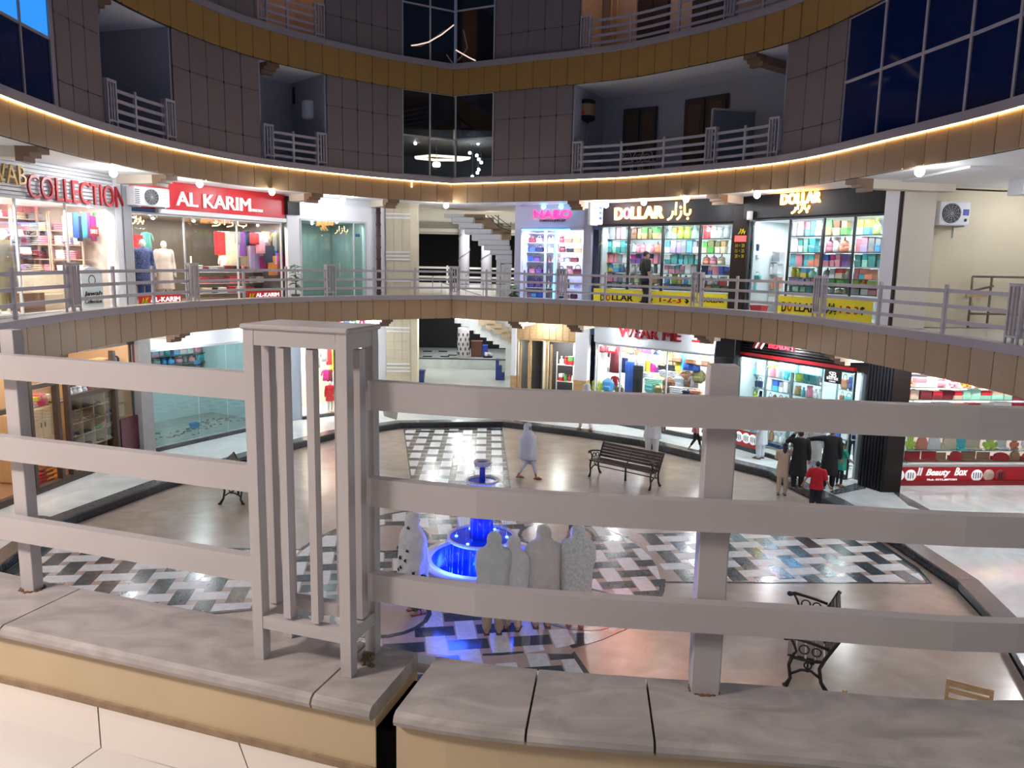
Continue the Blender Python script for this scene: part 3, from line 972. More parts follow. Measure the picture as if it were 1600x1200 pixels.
light('fountain_light', 'POINT', (FX, FY, rims[0][0]+0.10), 30, (0.03, 0.10, 1), 0.1)
light('fountain_light', 'POINT', (FX-.55, FY-0.45, 0.36), 16, (0.03, 0.12, 1), 0.08)
light('fountain_light', 'POINT', (FX+.55, FY-0.45, 0.36), 16, (0.03, 0.12, 1), 0.08)
light('fountain_light', 'POINT', (FX+.0, FY+0.7, 0.36), 10, (0.03, 0.12, 1), 0.08)
light('fountain_light', 'POINT', (FX-.45, FY-0.62, 0.66), 40, (0.03, 0.10, 1), 0.28)
light('fountain_light', 'POINT', (FX+.35, FY-0.68, 0.66), 40, (0.03, 0.10, 1), 0.28)
obj('nozzle', MB().lathe([(.07, .05), (.07, .16), (.03, .17), (.03, .3), (.05, .31), (.02, .36)], 12, (-.35, -.45, 0)), mat('nozzle_dark', (.03, .03, .05), .4), ftn)
# ------------------------------------------------------------------ beams and stepped corbels under the decks
def beam(px, z, n, m=M_BEAM, d1=2.6, w=0.34, h=0.22, z_at=None):
    s = s_ray(px, 0.0)
    T = fT(s, 0, z)
    root = struct('trim_%d' % n, MB().box((0, 0.5+(d1-0.5)/2, -h/2+0.02), (w, d1-0.5, h), T=T), m)
    mb = MB()
    for k, (y0, y1, hh) in enumerate(((0.15, 0.30, 0.13), (0.30, 0.42, 0.20), (0.42, 0.56, 0.29))):
        mb.box((0, (y0+y1)/2, -hh/2+0.02), (w+0.06, y1-y0, hh), T=T)
    obj('corbel', mb, M_CORBEL, root)
n = 20
for px in (95, 283, 503, 620, 890, 1102, 1308):
    beam(px, Z_S2, n); n += 1
for px in (100, 292, 608, 800, 893, 1095, 1298):
    beam(px, Z_S1, n, M_BEAM); n += 1
for px in (1145, 200, 440):
    beam(px, Z_S3, n, mat('beam_ochre', (0.30, 0.22, 0.14), .6), 2.3); n += 1
# ------------------------------------------------------------------ ceiling lamps (bulb and its light)
def lamp(loc, z, label, power=60, col=(0.92, 0.96, 1.0), group=None):
    t = thing('ceiling_lamp', label, 'lamp', (loc.x, loc.y, z), 0, group)
    obj('lamp_holder', MB().lathe([(0.075, 0), (0.075, -0.02), (0.03, -0.035), (0.025, -0.06)], 12), M_WHITE, t)
    obj('bulb', MB().ell((0, 0, -0.115), (0.085, 0.085, 0.09), 12, 8), M_BULB, t)
    light('lamp_light', 'POINT', (loc.x, loc.y, z-0.24), power, col, 0.05)
    return t
LZ = Z_S2-0.11
for px, py, lab in ((177, 270, 'lit white bulb lamp on the soffit above the gold and red letters'),
                    (312, 287, 'lit white bulb lamp above the left end of the red sign'),
                    (425, 300, 'lit white bulb lamp above the right end of the red sign'),
                    (535, 312, 'lit white bulb lamp above the glass door in the white wall'),
                    (697, 321, 'lit white bulb lamp before the stair hall'),
                    (947, 320, 'lit white bulb lamp above the black sign, leftmost of its three'),
                    (1006, 316, 'lit white bulb lamp above the black sign, middle of its three'),
                    (1072, 311, 'lit white bulb lamp above the black sign, rightmost of its three'),
                    (1183, 304, 'lit white bulb lamp above the left end of the second black sign'),
                    (1437, 268, 'lit white bulb lamp above the cream column at the corridor corner')):
    lamp(pz(px, py, LZ), Z_S2, lab, 25)
for x, y in ((-9.6, 9.5), (-8.3, 6.0), (8.8, 11.0), (8.0, 6.6), (11.5, 14.5), (11.8, 16.8)):
    light('gallery_lamp', 'POINT', (x, y, Z_S2-0.3), 30, (0.95, 0.97, 1.0), 0.08)
for s in [s_ray(x, 1.0) for x in (60, 170, 290, 420, 560, 700, 850, 980, 1110, 1240, 1380)]:
    p = coff(s, 0.9)
    light('walkway_lamp', 'POINT', (p.x, p.y, Z_S1-0.24), 27, (0.90, 0.96, 1.0), 0.05)
for x, y in ((8.9, 11), (10.5, 14.5), (8.2, 7.5), (-9.4, 10.5), (-8, 6.2), (3.2, 0.6), (-2.6, 1.2), (0.2, 0.8)):
    light('walkway_lamp', 'POINT', (x, y, Z_S1-0.3), 40, (0.97, 0.97, 1.0), 0.08)
sp = light('plaza_spot', 'SPOT', (2.9, 2.7, 3.2), 1100, (1, 0.22, 0.10), 0.1, rot=(R(66.5), 0, R(7)))   # red floodlight under the near deck
sp.data.spot_size = R(17)
sp.data.spot_blend = 0.8
# ------------------------------------------------------------------ shop fronts: straight runs behind the walkway
RUN = {'L1': ((-11.2, 10.5), (-9.85, 19.6)), 'L2': ((-9.8, 19.6), (-7.1, 24.4)), 'L3': ((-7.1, 24.4), (-4.4, 26.8)),
       'H': ((-3.4, 27.0), (0.0, 27.0)), 'R1': ((0.0, 26.9), (2.65, 25.6)), 'R2': ((2.75, 25.5), (6.25, 22.3)),
       'R3': ((6.4, 22.1), (8.7, 18.1)), 'R4': ((9.5, 18.22), (14.5, 18.62))}
def run_T(k, z):
    a, b = Vector(RUN[k][0]), Vector(RUN[k][1])
    u = (b-a).normalized()
    return Matrix(((u.x, -u.y, 0, a.x), (u.y, u.x, 0, a.y), (0, 0, 1, z), (0, 0, 0, 1)))
def uz(k, px, py, v=0.0):
    """position (along the run, height) of a sight line on the face set back by v"""
    a, b = Vector(RUN[k][0]), Vector(RUN[k][1])
    u = (b-a).normalized(); n = Vector((-u.y, u.x))
    d = ray(px, py)
    t = (n.dot(a)+v)/(n.x*d.x+n.y*d.y)
    p = d*t
    return (p.xy-a).dot(u), p.z+EYE
def U(k, px, v=0.0): return uz(k, px, 420, v)[0]
LK = 1.25          # how strongly the shops are lit
def shell(k, u0, u1, z0, z1, depth, mw, mf=None, mc=None, lamp_w=60, lcol=(1, 1, 1), n=2, back=True):
    T = run_T(k, z0)
    h = z1-z0
    if back: struct('wall_shop', MB().box(((u0+u1)/2, depth+0.06, h/2), (u1-u0+0.2, 0.1, h)), mw, T)
    struct('wall_shop', MB().box((u0-0.04, depth/2+0.1, h/2), (0.06, depth-0.2, h)), mw, T)
    struct('wall_shop', MB().box((u1+0.04, depth/2+0.1, h/2), (0.06, depth-0.2, h)), mw, T)
    struct('floor', MB().box(((u0+u1)/2, depth/2, 0.01), (u1-u0, depth, 0.02)), mf or M_DECK, T)
    struct('ceiling', MB().box(((u0+u1)/2, depth/2, h-0.03), (u1-u0, depth, 0.03)), mc or M_SOFFIT, T)
    for i in range(n):
        a = math.atan2(T[1][0], T[0][0])
        p = T @ Vector((u0+(u1-u0)*(i+0.5)/n, depth*0.55, h-0.10))
        light('shop_light', 'AREA', p, lamp_w/n*.6*LK, lcol, 0.5, (0, 0, a), 0.3)
        p = T @ Vector((u0+(u1-u0)*(i+0.5)/n, 0.16, h-0.10))
        light('shop_light', 'AREA', p, lamp_w/n*.45*LK, lcol, (u1-u0)/n*.9, (R(28), 0, a), 0.08)  # strip added behind the glass top to brighten the fronts of the goods
def box_on(k, z, name, c, d, m, parent=None, b=None):
    T = run_T(k, z)
    mb = MB()
    mb.rbox(c, d, b) if b else mb.box(c, d)
    return obj(name, mb, m, parent, T)
NW = [5]
def front(k, us, z0, z1, m=None, frame=None, v=0.0, fw=0.05, top=True):
    """glazed front: posts, top and bottom rails, panes"""
    m = m or M_GLASS; frame = frame or M_ALU
    T = run_T(k, z0); h = z1-z0
    root = struct('window_%d' % NW[0], MB().box(((us[0]+us[-1])/2, v, 0.03), (us[-1]-us[0], 0.06, 0.06)), frame, T)
    NW[0] += 1
    I = Matrix.Identity(4)
    if top: piece('top_rail', frame, root, Matrix.Translation(((us[0]+us[-1])/2, v, h-0.03)), (us[-1]-us[0], 0.06, 0.06))
    for i, u in enumerate(us):
        if i in (0, len(us)-1) or fw > 0.02:
            piece('mullion', frame, root, Matrix.Translation((u, v, h/2)), (fw, 0.06, h))
    for a, b in zip(us, us[1:]):
        piece('pane', m, root, Matrix.Translation(((a+b)/2, v, h/2)), (b-a-0.02, 0.012, h-0.08))
    return root
ORD = ['first', 'second', 'third', 'fourth', 'fifth', 'sixth', 'seventh', 'eighth', 'ninth', 'tenth', 'eleventh', 'twelfth', 'thirteenth', 'fourteenth', 'fifteenth', 'sixteenth', 'seventeenth', 'eighteenth', 'nineteenth', 'twentieth']
PAL = {'teal': (.09, .34, .33), 'mint': (.35, .70, .55), 'pink': (.75, .28, .36), 'coral': (.78, .28, .18), 'white': (.78, .78, .80), 'sky blue': (.12, .38, .72), 'blue': (.04, .12, .50), 'grey': (.30, .31, .33), 'cream': (.72, .62, .45), 'brown': (.20, .09, .05), 'red': (.60, .03, .04), 'green': (.12, .42, .10), 'yellow': (.75, .55, .06), 'purple': (.20, .08, .36), 'black': (.02, .02, .022), 'orange': (.80, .26, .03), 'tan': (.45, .28, .14), 'maroon': (.20, .03, .04), 'lime': (.45, .62, .10), 'olive': (.18, .17, .07), 'navy': (.015, .025, .09), 'magenta': (.60, .03, .25), 'beige': (.60, .46, .32), 'turquoise': (.10, .55, .62), 'lilac': (.45, .35, .62), 'silver': (.5, .5, .52)}
# --- ware shapes, each unit sized: x width 1, y depth 1, z height 1 from the base
def w_box():
    mb = MB().rbox((0, 0, .42), (.94, .94, .84), .04)
    mb.rbox((0, 0, .91), (1, 1, .18), .05)
    return mb.box((0, -.475, .45), (.4, .02, .3))
def w_basket():
    r = lambda x, z, i=0: [Vector((a*x, b*x, z)) for a, b in ((-.5, -.5), (.5, -.5), (.5, .5), (-.5, .5))]
    mb = MB().loft([r(.78, 0), r(.95, .85), r(1.0, .86), r(1.0, 1.0), r(.9, 1.0), r(.74, .1)], 0, False)
    return mb
def w_jar():
    return MB().lathe([(.36, 0), (.46, .06), (.48, .55), (.38, .72), (.30, .76), (.30, .8), (.4, .8), (.4, .98), (.36, 1.0)], 12)
def w_bottle():
    return MB().lathe([(.36, 0), (.42, .05), (.42, .55), (.16, .74), (.15, .88), (.2, .88), (.2, 1.0)], 10)
def w_bag():
    mb = MB().rbox((0, 0, .34), (1, .55, .66), .12)
    mb.rbox((0, -.02, .56), (.92, .6, .2), .06)
    return mb.tube([(-.3, 0, .62), (-.27, 0, .88), (-.12, 0, 1), (.12, 0, 1), (.27, 0, .88), (.3, 0, .62)], .04, 6)
def w_pack():
    mb = MB().rbox((0, 0, .48), (.9, .6, .94), .18)
    mb.rbox((0, -.32, .3), (.66, .22, .4), .1)
    mb.tube([(-.14, .05, .92), (-.1, .05, 1.02), (.1, .05, 1.02), (.14, .05, .92)], .035, 6)
    return mb.tube([(.42, .1, .8), (.52, .2, .5), (.42, .15, .15)], .05, 6)
def w_fold():
    mb = MB()
    for i in range(4):
        mb.rbox((random.uniform(-.03, .03), 0, .125+.25*i), (random.uniform(.9, 1), .96, .24), .09)
    return mb
def w_set():
    mb = MB().lathe([(.5, 0), (.5, .3), (.44, .34), (.46, .36), (.46, .62), (.3, .74), (.08, .8), (.1, .9), (.06, 1), (.01, 1)], 14)
    return mb
def w_plush():
    mb = MB().ell((0, 0, .32), (.4, .36, .34), 10, 7)
    mb.ell((0, -.05, .76), (.3, .28, .26), 10, 7)
    for a in (-1, 1):
        mb.ell((a*.22, 0, .95), (.1, .07, .1), 8, 5); mb.ell((a*.38, -.1, .42), (.13, .12, .2), 8, 5); mb.ell((a*.22, -.28, .1), (.15, .2, .12), 8, 5)
    return mb
def w_carton():
    return MB().box((0, 0, .5), (1, 1, 1)).box((0, -.505, .55), (.62, .02, .5)).box((0, -.505, .12), (.9, .02, .08))
def w_shoe():
    mb = MB()
    rings = []
    for t, w, h in ((-.5, .22, .16), (-.42, .34, .5), (-.2, .36, .52), (.05, .32, .34), (.25, .42, .26), (.42, .36, .2), (.5, .16, .12)):
        rings.append([Vector((math.cos(a*math.pi/4)*w, t, .06+h*(0.5+.5*math.sin(a*math.pi/4)))) for a in range(8)])
    mb.loft(rings)
    so = [[Vector((math.cos(a*math.pi/4)*w, t, .0 if math.sin(a*math.pi/4) < 0 else .12)) for a in range(8)] for t, w in ((-.52, .2), (-.42, .38), (0, .34), (.3, .45), (.5, .2))]
    return mb.loft(so)
def w_shirt():
    """hanging garment: shoulders, sleeves, body with soft folds, hook"""
    mb = MB()
    rings = []
    for z, w, d in ((0, .34, .3), (.3, .31, .28), (.6, .28, .26), (.85, .31, .24), (.93, .26, .2), (.97, .1, .14)):
        rings.append([Vector((math.cos(a*math.pi/8)*w*(1+.06*math.sin(a*3+z*5)), math.sin(a*math.pi/8)*d*(1+.12*math.sin(a*2.2)), z)) for a in range(16)])
    mb.loft(rings)
    for a in (-1, 1):
        mb.tube([(a*.26, 0, .88), (a*.40, 0, .72), (a*.46, 0, .45)], [.09, .085, .08], 8)
    return mb.tube([(0, 0, .96), (0, 0, 1.03), (.03, 0, 1.06)], .012, 5)
def w_cloth():
    """length of cloth hung over a bar, with vertical folds"""
    mb = MB()
    rings = []
    for z in (0, .25, .5, .75, .96, 1):
        w = .5 if z < .97 else .46
        rings.append([Vector((math.cos(a*math.pi/12)*w*(.94+.06*z), math.sin(a*math.pi/12)*.3*(1+.45*math.sin(a*2.6+z*.8)), z)) for a in range(24)])
    return mb.loft(rings)
def w_palette():
    mb = MB().rbox((0, 0, .06), (1, .7, .12), .03)
    return mb.rbox((0, .3, .5), (1, .10, .9), .04).lathe([(.32, 0), (.32, .04), (.3, .05)], 14, (0, 0, .12))
def w_round():
    mb = MB().box((0, .08, .25), (1, .5, .5))
    n = 20
    rings = [[Vector((.42*math.cos(a*2*math.pi/n), y, .58+.42*math.sin(a*2*math.pi/n))) for a in range(n)] for y in (-.25, .05)]
    return mb.loft(rings, 0, False)
WARE = {}
WN = {'box': 'storage_box', 'basket': 'basket', 'jar': 'jar', 'bottle': 'bottle', 'bag': 'handbag', 'pack': 'backpack', 'fold': 'folded_clothes', 'set': 'food_pot', 'plush': 'plush_toy', 'carton': 'carton', 'shoe': 'slipper', 'shirt': 'hanging_shirt', 'cloth': 'hanging_cloth', 'palette': 'makeup_palette', 'round': 'powder_box'}
SOFT = ('bag', 'pack', 'fold', 'plush', 'shirt', 'cloth')
def ware(kind, T, u, v, z, w, d, h, colour, label, group, rz=0.0):
    if kind not in WARE:
        WARE[kind] = globals()['w_'+kind]().mesh(WN[kind], M_CLOTH if kind in SOFT else M_GOODS)
    o = link(WN[kind], WARE[kind], None, T @ Matrix.Translation((u, v, z)) @ Matrix.Rotation(rz, 4, 'Z') @ Matrix.Diagonal((w, d, h, 1)))
    c = PAL[colour]
    k = random.uniform(.85, 1.15)
    o.color = (min(1, c[0]*k), min(1, c[1]*k), min(1, c[2]*k), 1)
    return tag(o, label, WN[kind].replace('_', ' '), group)
def kindword(kind): return WN[kind].replace('_', ' ')
def row(T, u0, u1, v, z, h, kinds, cols, place, group, wr=(0.14, 0.26), dp=0.24, hmin=0.78, gap=0.008, jitter=0.04):
    """goods standing on one shelf, left to right; the label says which by count"""
    u = u0+0.02; i = 0
    while True:
        kind = random.choice(kinds)
        w = random.uniform(*wr)
        if u+w > u1-0.01: break
        hh = h*random.uniform(hmin, 1.0)
        c = random.choice(cols)
        if kind in ('jar', 'bottle', 'set'): hh = min(hh, w*2.0)
        if kind in ('box', 'carton', 'basket') and hh > w*2.4: hh = w*2.4
        if kind in ('box', 'carton', 'basket') and hh > .2 and random.random() < .7:
            c2 = random.choice(cols)
            ware(kind, T, u+w/2, v+.01, z, w, min(dp, w*1.2), hh*.48, c, '%s %s, lower, %s from left %s' % (c, kindword(kind), ORD[min(i, 19)], place), group, random.uniform(-.06, .06))
            ware(kind, T, u+w/2, v+.01, z+hh*.485, w*.94, min(dp, w*1.2)*.94, hh*.48, c2, '%s %s, upper, %s from left %s' % (c2, kindword(kind), ORD[min(i, 19)], place), group, random.uniform(-.08, .08))
        else:
            ware(kind, T, u+w/2, v+random.uniform(0, jitter), z, w, min(dp, w*1.2), hh, c, '%s %s, %s from left %s' % (c, kindword(kind), ORD[min(i, 19)], place), group, random.uniform(-.08, .08))
        u += w+gap+random.uniform(0, .03); i += 1
    return i
def rack(k, z, u0, u1, zs, v, label, m=None, dp=0.3, uprights=True, back=None, mfr=None, group=None, T=None):
    """a shelf unit: uprights and shelves as parts"""
    T = T or run_T(k, z)
    root = thing('shelf_unit', label, 'shelf', mw=T, group=group)
    m = m or M_SHELFW; mfr = mfr or m
    for q in zs:
        piece('shelf', m, root, Matrix.Translation(((u0+u1)/2, v+dp/2, q-0.012)), (u1-u0, dp, 0.014))
    if uprights:
        for u in (u0, u1):
            piece('upright', mfr, root, Matrix.Translation((u, v+.03, (zs[-1]+0.45)/2)), (0.028, .05, zs[-1]+0.45))
    if back:
        piece('back_panel', back, root, Matrix.Translation(((u0+u1)/2, v+dp+0.01, (zs[-1]+0.5)/2)), (u1-u0, 0.015, zs[-1]+0.5))
    return root
def mannequin(): pass
# ================================================================== FIRST GALLERY
Z1 = Z_D1; H1 = Z_S2-Z_D1
def zz(k, px, py, v=0, base=None): return uz(k, px, py, v)[1]-(Z1 if base is None else base)
# ---- L1: folded clothes shop under gold and red letters
k = 'L1'; T = run_T(k, Z1)
uL, uR = U(k, -150), U(k, 183)
zt, zb = zz(k, 90, 308), zz(k, 90, 262)
M_SLAT = mat('sign_slat_white', (0.62, 0.63, 0.64), 0.45)
sg = thing('shop_sign', 'white ribbed sign board with gold and red letters at the far left', 'sign', mw=T)
zt0 = zz(k, 100, 314)
nz = 9
for i in range(nz):
    h = (H1-zt0)/nz
    piece('rib', M_SLAT, sg, Matrix.Translation(((uL+uR)/2, 0.02, zt0+h*(i+.5))), (uR-uL, 0.07, h-0.022), True)
piece('backing_board', M_SLAT, sg, Matrix.Translation(((uL+uR)/2, 0.06, (zt0+H1)/2)), (uR-uL, 0.03, H1-zt0))
a, z0_ = uz(k, 48, 308); b, z1_ = uz(k, 196, 290)
zc0 = min(zz(k, 60, 308), zz(k, 190, 318)); 
lettering(sg, Matrix.Identity(4), 'COLLECTION', U(k, 48), U(k, 196), zz(k, 120, 318), zz(k, 120, 283), -0.05, M_LETR, bold=0.0, depth=0.05)
lettering(sg, Matrix.Identity(4), 'NAWAB', U(k, -52), U(k, 46), zz(k, 20, 288), zz(k, 20, 258), -0.05, M_LETG, bold=-0.01, depth=0.05)
shell(k, uL, uR, Z1, Z1+zt0, 2.6, mat('shop_wall_warm', (.62, .52, .46), .6), mat('shop_floor_pale', (.6, .55, .5), .2), None, 130, (1, .93, .88), 2)
front(k, [uL, U(k, 30), U(k, 108), uR], Z1, Z1+zt0, fw=0.03)
pl = 'of the folded clothes shop'
M_SHP = mat('shelf_warm', (.62, .42, .30), .5)
cc = ['cream', 'white', 'beige', 'pink', 'grey', 'white', 'maroon', 'lilac']
vs = 1.9
xs_ = [-60, 25, 66, 104, 150]
for i, (xa, xb) in enumerate(zip(xs_, xs_[1:])):
    ua, ub = U(k, xa, vs), U(k, xb, vs)
    zs = [zz(k, 85, y, vs) for y in (478, 450, 422, 397, 370, 345)]
    bay = ('leftmost', 'second', 'third', 'rightmost')[i]
    rack(k, Z1, ua, ub-0.03, zs, vs, '%s open shelf bay of folded clothes behind the far left shop window' % bay, M_SHP, .4, back=M_SHP)
    for j, z in enumerate(zs[1:]):
        row(T, ua, ub-.05, vs+.2, z, .17, ['fold'], cc, 'shelf %s from bottom, %s bay, far left shop' % (ORD[j], bay), 'folded clothes in the far left shop', (.2, .34), .3)
for i, (x, c) in enumerate(((107, 'cream'), (115, 'beige'), (123, 'blue'), (130, 'navy'), (136, 'turquoise'), (143, 'purple'), (150, 'magenta'), (157, 'green'), (165, 'black'))):
    u = U(k, x, .5)
    ware('cloth', T, u, .5+.03*(i % 2), zz(k, x, 372, .5)-(.0 if i % 3 else .08), .17, .12, zz(k, x, 333, .5)-zz(k, x, 372, .5), c, '%s hanging cloth, %s from left in the row behind the far left shop glass' % (c, ORD[i]), 'cloths hanging in the far left shop')
t = thing('sale_sign', 'small red rectangular sale sign hanging among the dark cloths', 'sign', mw=T)
piece('sign_board', M_RED, t, Matrix.Translation((U(k, 151, .35), .35, zz(k, 151, 362, .35))), (.30, .02, .22))
lettering(t, Matrix.Identity(4), 'SALE', U(k, 151, .33)-.12, U(k, 151, .33)+.12, zz(k, 151, 362, .33)-.05, zz(k, 151, 362, .33)+.05, .335, M_LETW, depth=.01)
t = thing('price_card', 'small white card hanging on the far left shop glass', 'sign', mw=T)
piece('card', M_WHITE, t, Matrix.Translation((U(k, 28, .12), .12, zz(k, 28, 379, .12))), (.26, .012, .13))
piece('printed_line', M_INK, t, Matrix.Translation((U(k, 28, .12), .112, zz(k, 28, 379, .12))), (.18, .004, .025))
# counters and cartons
for i, (xa, xb, y0, y1, v, c, lb) in enumerate(((35, 68, 488, 458, .55, 'brown', 'brown carton standing on the floor of the far left shop'), (66, 98, 488, 460, .7, 'beige', 'beige counter box beside the brown carton in the far left shop'), (36, 104, 455, 424, 1.0, 'cream', 'long cream display table with bundles in the far left shop'))):
    ua, ub = U(k, xa, v), U(k, xb, v); zA = max(0.02, zz(k, (xa+xb)/2, y0, v)); zB = zz(k, (xa+xb)/2, y1, v)
    if zA > .3: zA = .02
    ware('carton', T, (ua+ub)/2, v+.2, zA, ub-ua, .35, zB-zA, c, lb, 'cartons in the far left shop')
# shelves along the right hand side wall of the same shop
TS = T @ Matrix(((0, 1, 0, uR-.42), (-1, 0, 0, 2.45), (0, 0, 1, 0), (0, 0, 0, 1)))
for i, (xa, xb) in enumerate(((.05, .95), (1.0, 1.85))):
    zs = [.12, .5, .86, 1.2, 1.55, 1.9]
    rack(k, Z1, xa, xb, zs, 0, 'open shelf of folded clothes on the side wall of the far left shop, %s' % ('deeper one', 'nearer one')[i], M_SHP, .36, T=TS)
    for j, z in enumerate(zs):
        row(TS, xa+.02, xb-.02, .18, z, .22, ['fold'], cc, 'side wall shelf %s up, %s bay, far left shop' % (ORD[j], ('deeper', 'nearer')[i]), 'folded clothes on the side wall', (.2, .3), .3)
# white round-topped banner
t = thing('banner', 'white rounded standing banner with round black emblem and dark words', 'banner', mw=T)
ua, ub = U(k, 124, .2), U(k, 158, .2); zt_ = zz(k, 140, 417, .2)
ow = (ub-ua)/2
pts = [(ua, .05), (ub, .05)]+[((ua+ub)/2+ow*math.cos(a*math.pi/12), zt_-ow*.5+ow*.5*math.sin(a*math.pi/12)) for a in range(13)]
mb = MB().prism(pts, -0.02, 0.02)
obj('banner_panel', mb, M_WHITE, t, Matrix.Translation((0, .2, 0)) @ Matrix.Rotation(R(90), 4, 'X'))
obj('emblem', MB().lathe([(.13, 0), (.13, .012), (.1, .012), (.1, .004), (.01, .004)], 20), M_INK, t, Matrix.Translation(((ua+ub)/2, .19, zz(k, 136, 438, .2))) @ Matrix.Rotation(R(90), 4, 'X'))
lettering(t, Matrix.Identity(4), 'Jawah', ua+.06, ub-.06, zz(k, 140, 464, .2), zz(k, 140, 455, .2), .175, M_INK, depth=.01, shear=.2)
lettering(t, Matrix.Identity(4), 'Collection', ua+.08, ub-.08, zz(k, 140, 474, .2), zz(k, 140, 468, .2), .175, M_INK, depth=.01)
# white wall strip / column at the corner
uc0 = U('L1', 183); uc1 = U('L1', 193)
struct('wall_left', MB().box(((uc0+uc1)/2, .1, H1/2), (uc1-uc0, .3, H1)), M_WHITE, T)
k = 'L2'; T2 = run_T(k, Z1)
struct('wall_left', MB().box((U(k, 205)/2, .1, H1/2), (max(.12, U(k, 208)), .32, H1)), mat('steel_column', (.42, .43, .45), .4), T2)
# ---- L2: red sign clothes shop
k = 'L2'; T = T2
uL, uR = U(k, 209), U(k, 447)
zs0 = zz(k, 340, 334)
sg = thing('shop_sign', 'red lit sign board with thick white capital letters', 'sign', mw=T)
piece('sign_board', M_RED, sg, Matrix.Translation(((uL+uR)/2, 0.05, (zs0+H1)/2)), (uR-uL, 0.12, H1-zs0), True)
piece('lower_trim', M_SHELFW, sg, Matrix.Translation(((U(k, 250)+uR)/2, 0.0, zs0-.05)), (uR-U(k, 250), 0.16, .12), True)
lettering(sg, Matrix.Identity(4), 'AL KARIM', U(k, 279), U(k, 393), zz(k, 336, 326), zz(k, 336, 305), -.02, M_LETW, bold=.006, depth=.05)
lettering(sg, Matrix.Identity(4), 'COLLECTION', U(k, 394), U(k, 412), zz(k, 400, 331), zz(k, 400, 327), -.02, M_LETW, depth=.02)
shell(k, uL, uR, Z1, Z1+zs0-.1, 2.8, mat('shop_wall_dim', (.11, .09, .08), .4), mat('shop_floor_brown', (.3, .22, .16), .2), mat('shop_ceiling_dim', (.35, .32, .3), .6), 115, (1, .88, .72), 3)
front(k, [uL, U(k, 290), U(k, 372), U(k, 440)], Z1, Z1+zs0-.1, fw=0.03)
for i, x in enumerate((215, 243, 306, 340, 405, 425)):
    p = T @ Vector((U(k, x, 1.2), 1.2, zs0-.17))
    t = thing('spot_lamp', 'round lit spot lamp, %s from left on the ceiling inside the red sign shop' % ORD[i], 'lamp', p, group='spot lamps in the red sign shop')
    obj('shade', MB().lathe([(.05, .05), (.07, 0), (.06, 0), (.05, .02)], 10, cap=False), M_CHROME, t)
    obj('bulb', MB().ell((0, 0, 0), (.05, .05, .045), 10, 6), M_BULB, t)
gl_ = T @ Matrix.Identity(4)
sn = thing('neon_script', 'orange glowing script sign hanging inside the red sign shop', 'sign', mw=T)
for (xa, xb, y0, y1) in ((207, 228, 350, 338), (322, 388, 353, 342)):
    urdu(sn, Matrix.Identity(4), U(k, xa, .4), U(k, xb, .4), zz(k, xa, y0, .4), zz(k, xa, y1, .4), .4, M_NEONY, .014)
v = 1.6
hang = [(345, 'red', 362, 398), (350, 'orange', 380, 420), (356, 'white', 362, 400), (362, 'cream', 365, 418), (369, 'grey', 362, 380), (375, 'white', 381, 402), (381, 'purple', 362, 400), (392, 'navy', 362, 384), (398, 'lilac', 384, 420), (405, 'blue', 362, 378), (412, 'magenta', 400, 424), (418, 'tan', 362, 420), (424, 'maroon', 362, 400), (430, 'green', 385, 425), (436, 'cream', 360, 430), (350, 'white', 398, 424), (368, 'red', 384, 412), (384, 'cream', 386, 420), (392, 'yellow', 386, 420), (400, 'red', 364, 382), (409, 'pink', 364, 396), (415, 'white', 364, 380), (421, 'black', 384, 410), (427, 'orange', 400, 430), (432, 'olive', 362, 392), (440, 'magenta', 395, 430), (215, 'red', 367, 392), (232, 'teal', 362, 388)]
hang.sort()
for i, (x, c, y0, y1) in enumerate(hang):
    vv = (v if i % 2 else 1.2) if x < 398 else (.35 if i % 2 else .6)
    ware('shirt' if i % 3 == 1 else 'cloth', T, U(k, x, vv), vv, zz(k, x, y1, vv), .42, .16, zz(k, x, y0, vv)-zz(k, x, y1, vv), c, '%s garment in the red sign shop, %s hung along its display' % (c, ORD[i] if i < 20 else 'right end '+ORD[i-20]), 'garments hung in the red sign shop')
t = rack(k, Z1, U(k, 300, 1.0), U(k, 435, 1.0), [.25, .55, .88], 1.0, 'low display tables of folded clothes in the red sign shop', M_SHELFW, .5)
for j, z in enumerate((.25, .55, .88)):
    row(T, U(k, 302, 1.), U(k, 433, 1.), 1.15, z, .2, ['fold', 'box', 'fold'], ['white', 'cream', 'maroon', 'grey', 'red', 'black'], 'shelf %s from bottom in the red sign shop' % ORD[j], 'folded goods in the red sign shop', (.22, .42), .35)
for xa, xb, y0, y1, nm in ((214, 281, 477, 461, 'left'), (384, 436, 468, 455, 'right')):
    st = thing('floor_sign', 'red strip sign with white lettering under the red sign shop window, %s one' % nm, 'sign', mw=T)
    ua, ub = U(k, xa, -.04), U(k, xb, -.04); zA, zB = zz(k, (xa+xb)/2, y0+2, -.04), zz(k, (xa+xb)/2, y1, -.04)
    piece('sign_board', M_RED, st, Matrix.Translation(((ua+ub)/2, -.05, (zA+zB)/2)), (ub-ua, .02, zB-zA))
    lettering(st, Matrix.Identity(4), 'AL-KARIM', ua+(ub-ua)*.25, ub-.06, zA+(zB-zA)*.42, zB-.05, -.07, M_LETW, bold=.02, depth=.012)
    lettering(st, Matrix.Identity(4), 'COLLECTION', ua+(ub-ua)*.45, ub-.12, zA+(zB-zA)*.16, zA+(zB-zA)*.32, -.07, M_LETW, depth=.01)
    lettering(st, Matrix.Identity(4), 'AK', ua+.04, ua+(ub-ua)*.21, zA+.06, zB-.05, -.07, M_NEONY if 0 else M_YEL, depth=.012, shear=.2)
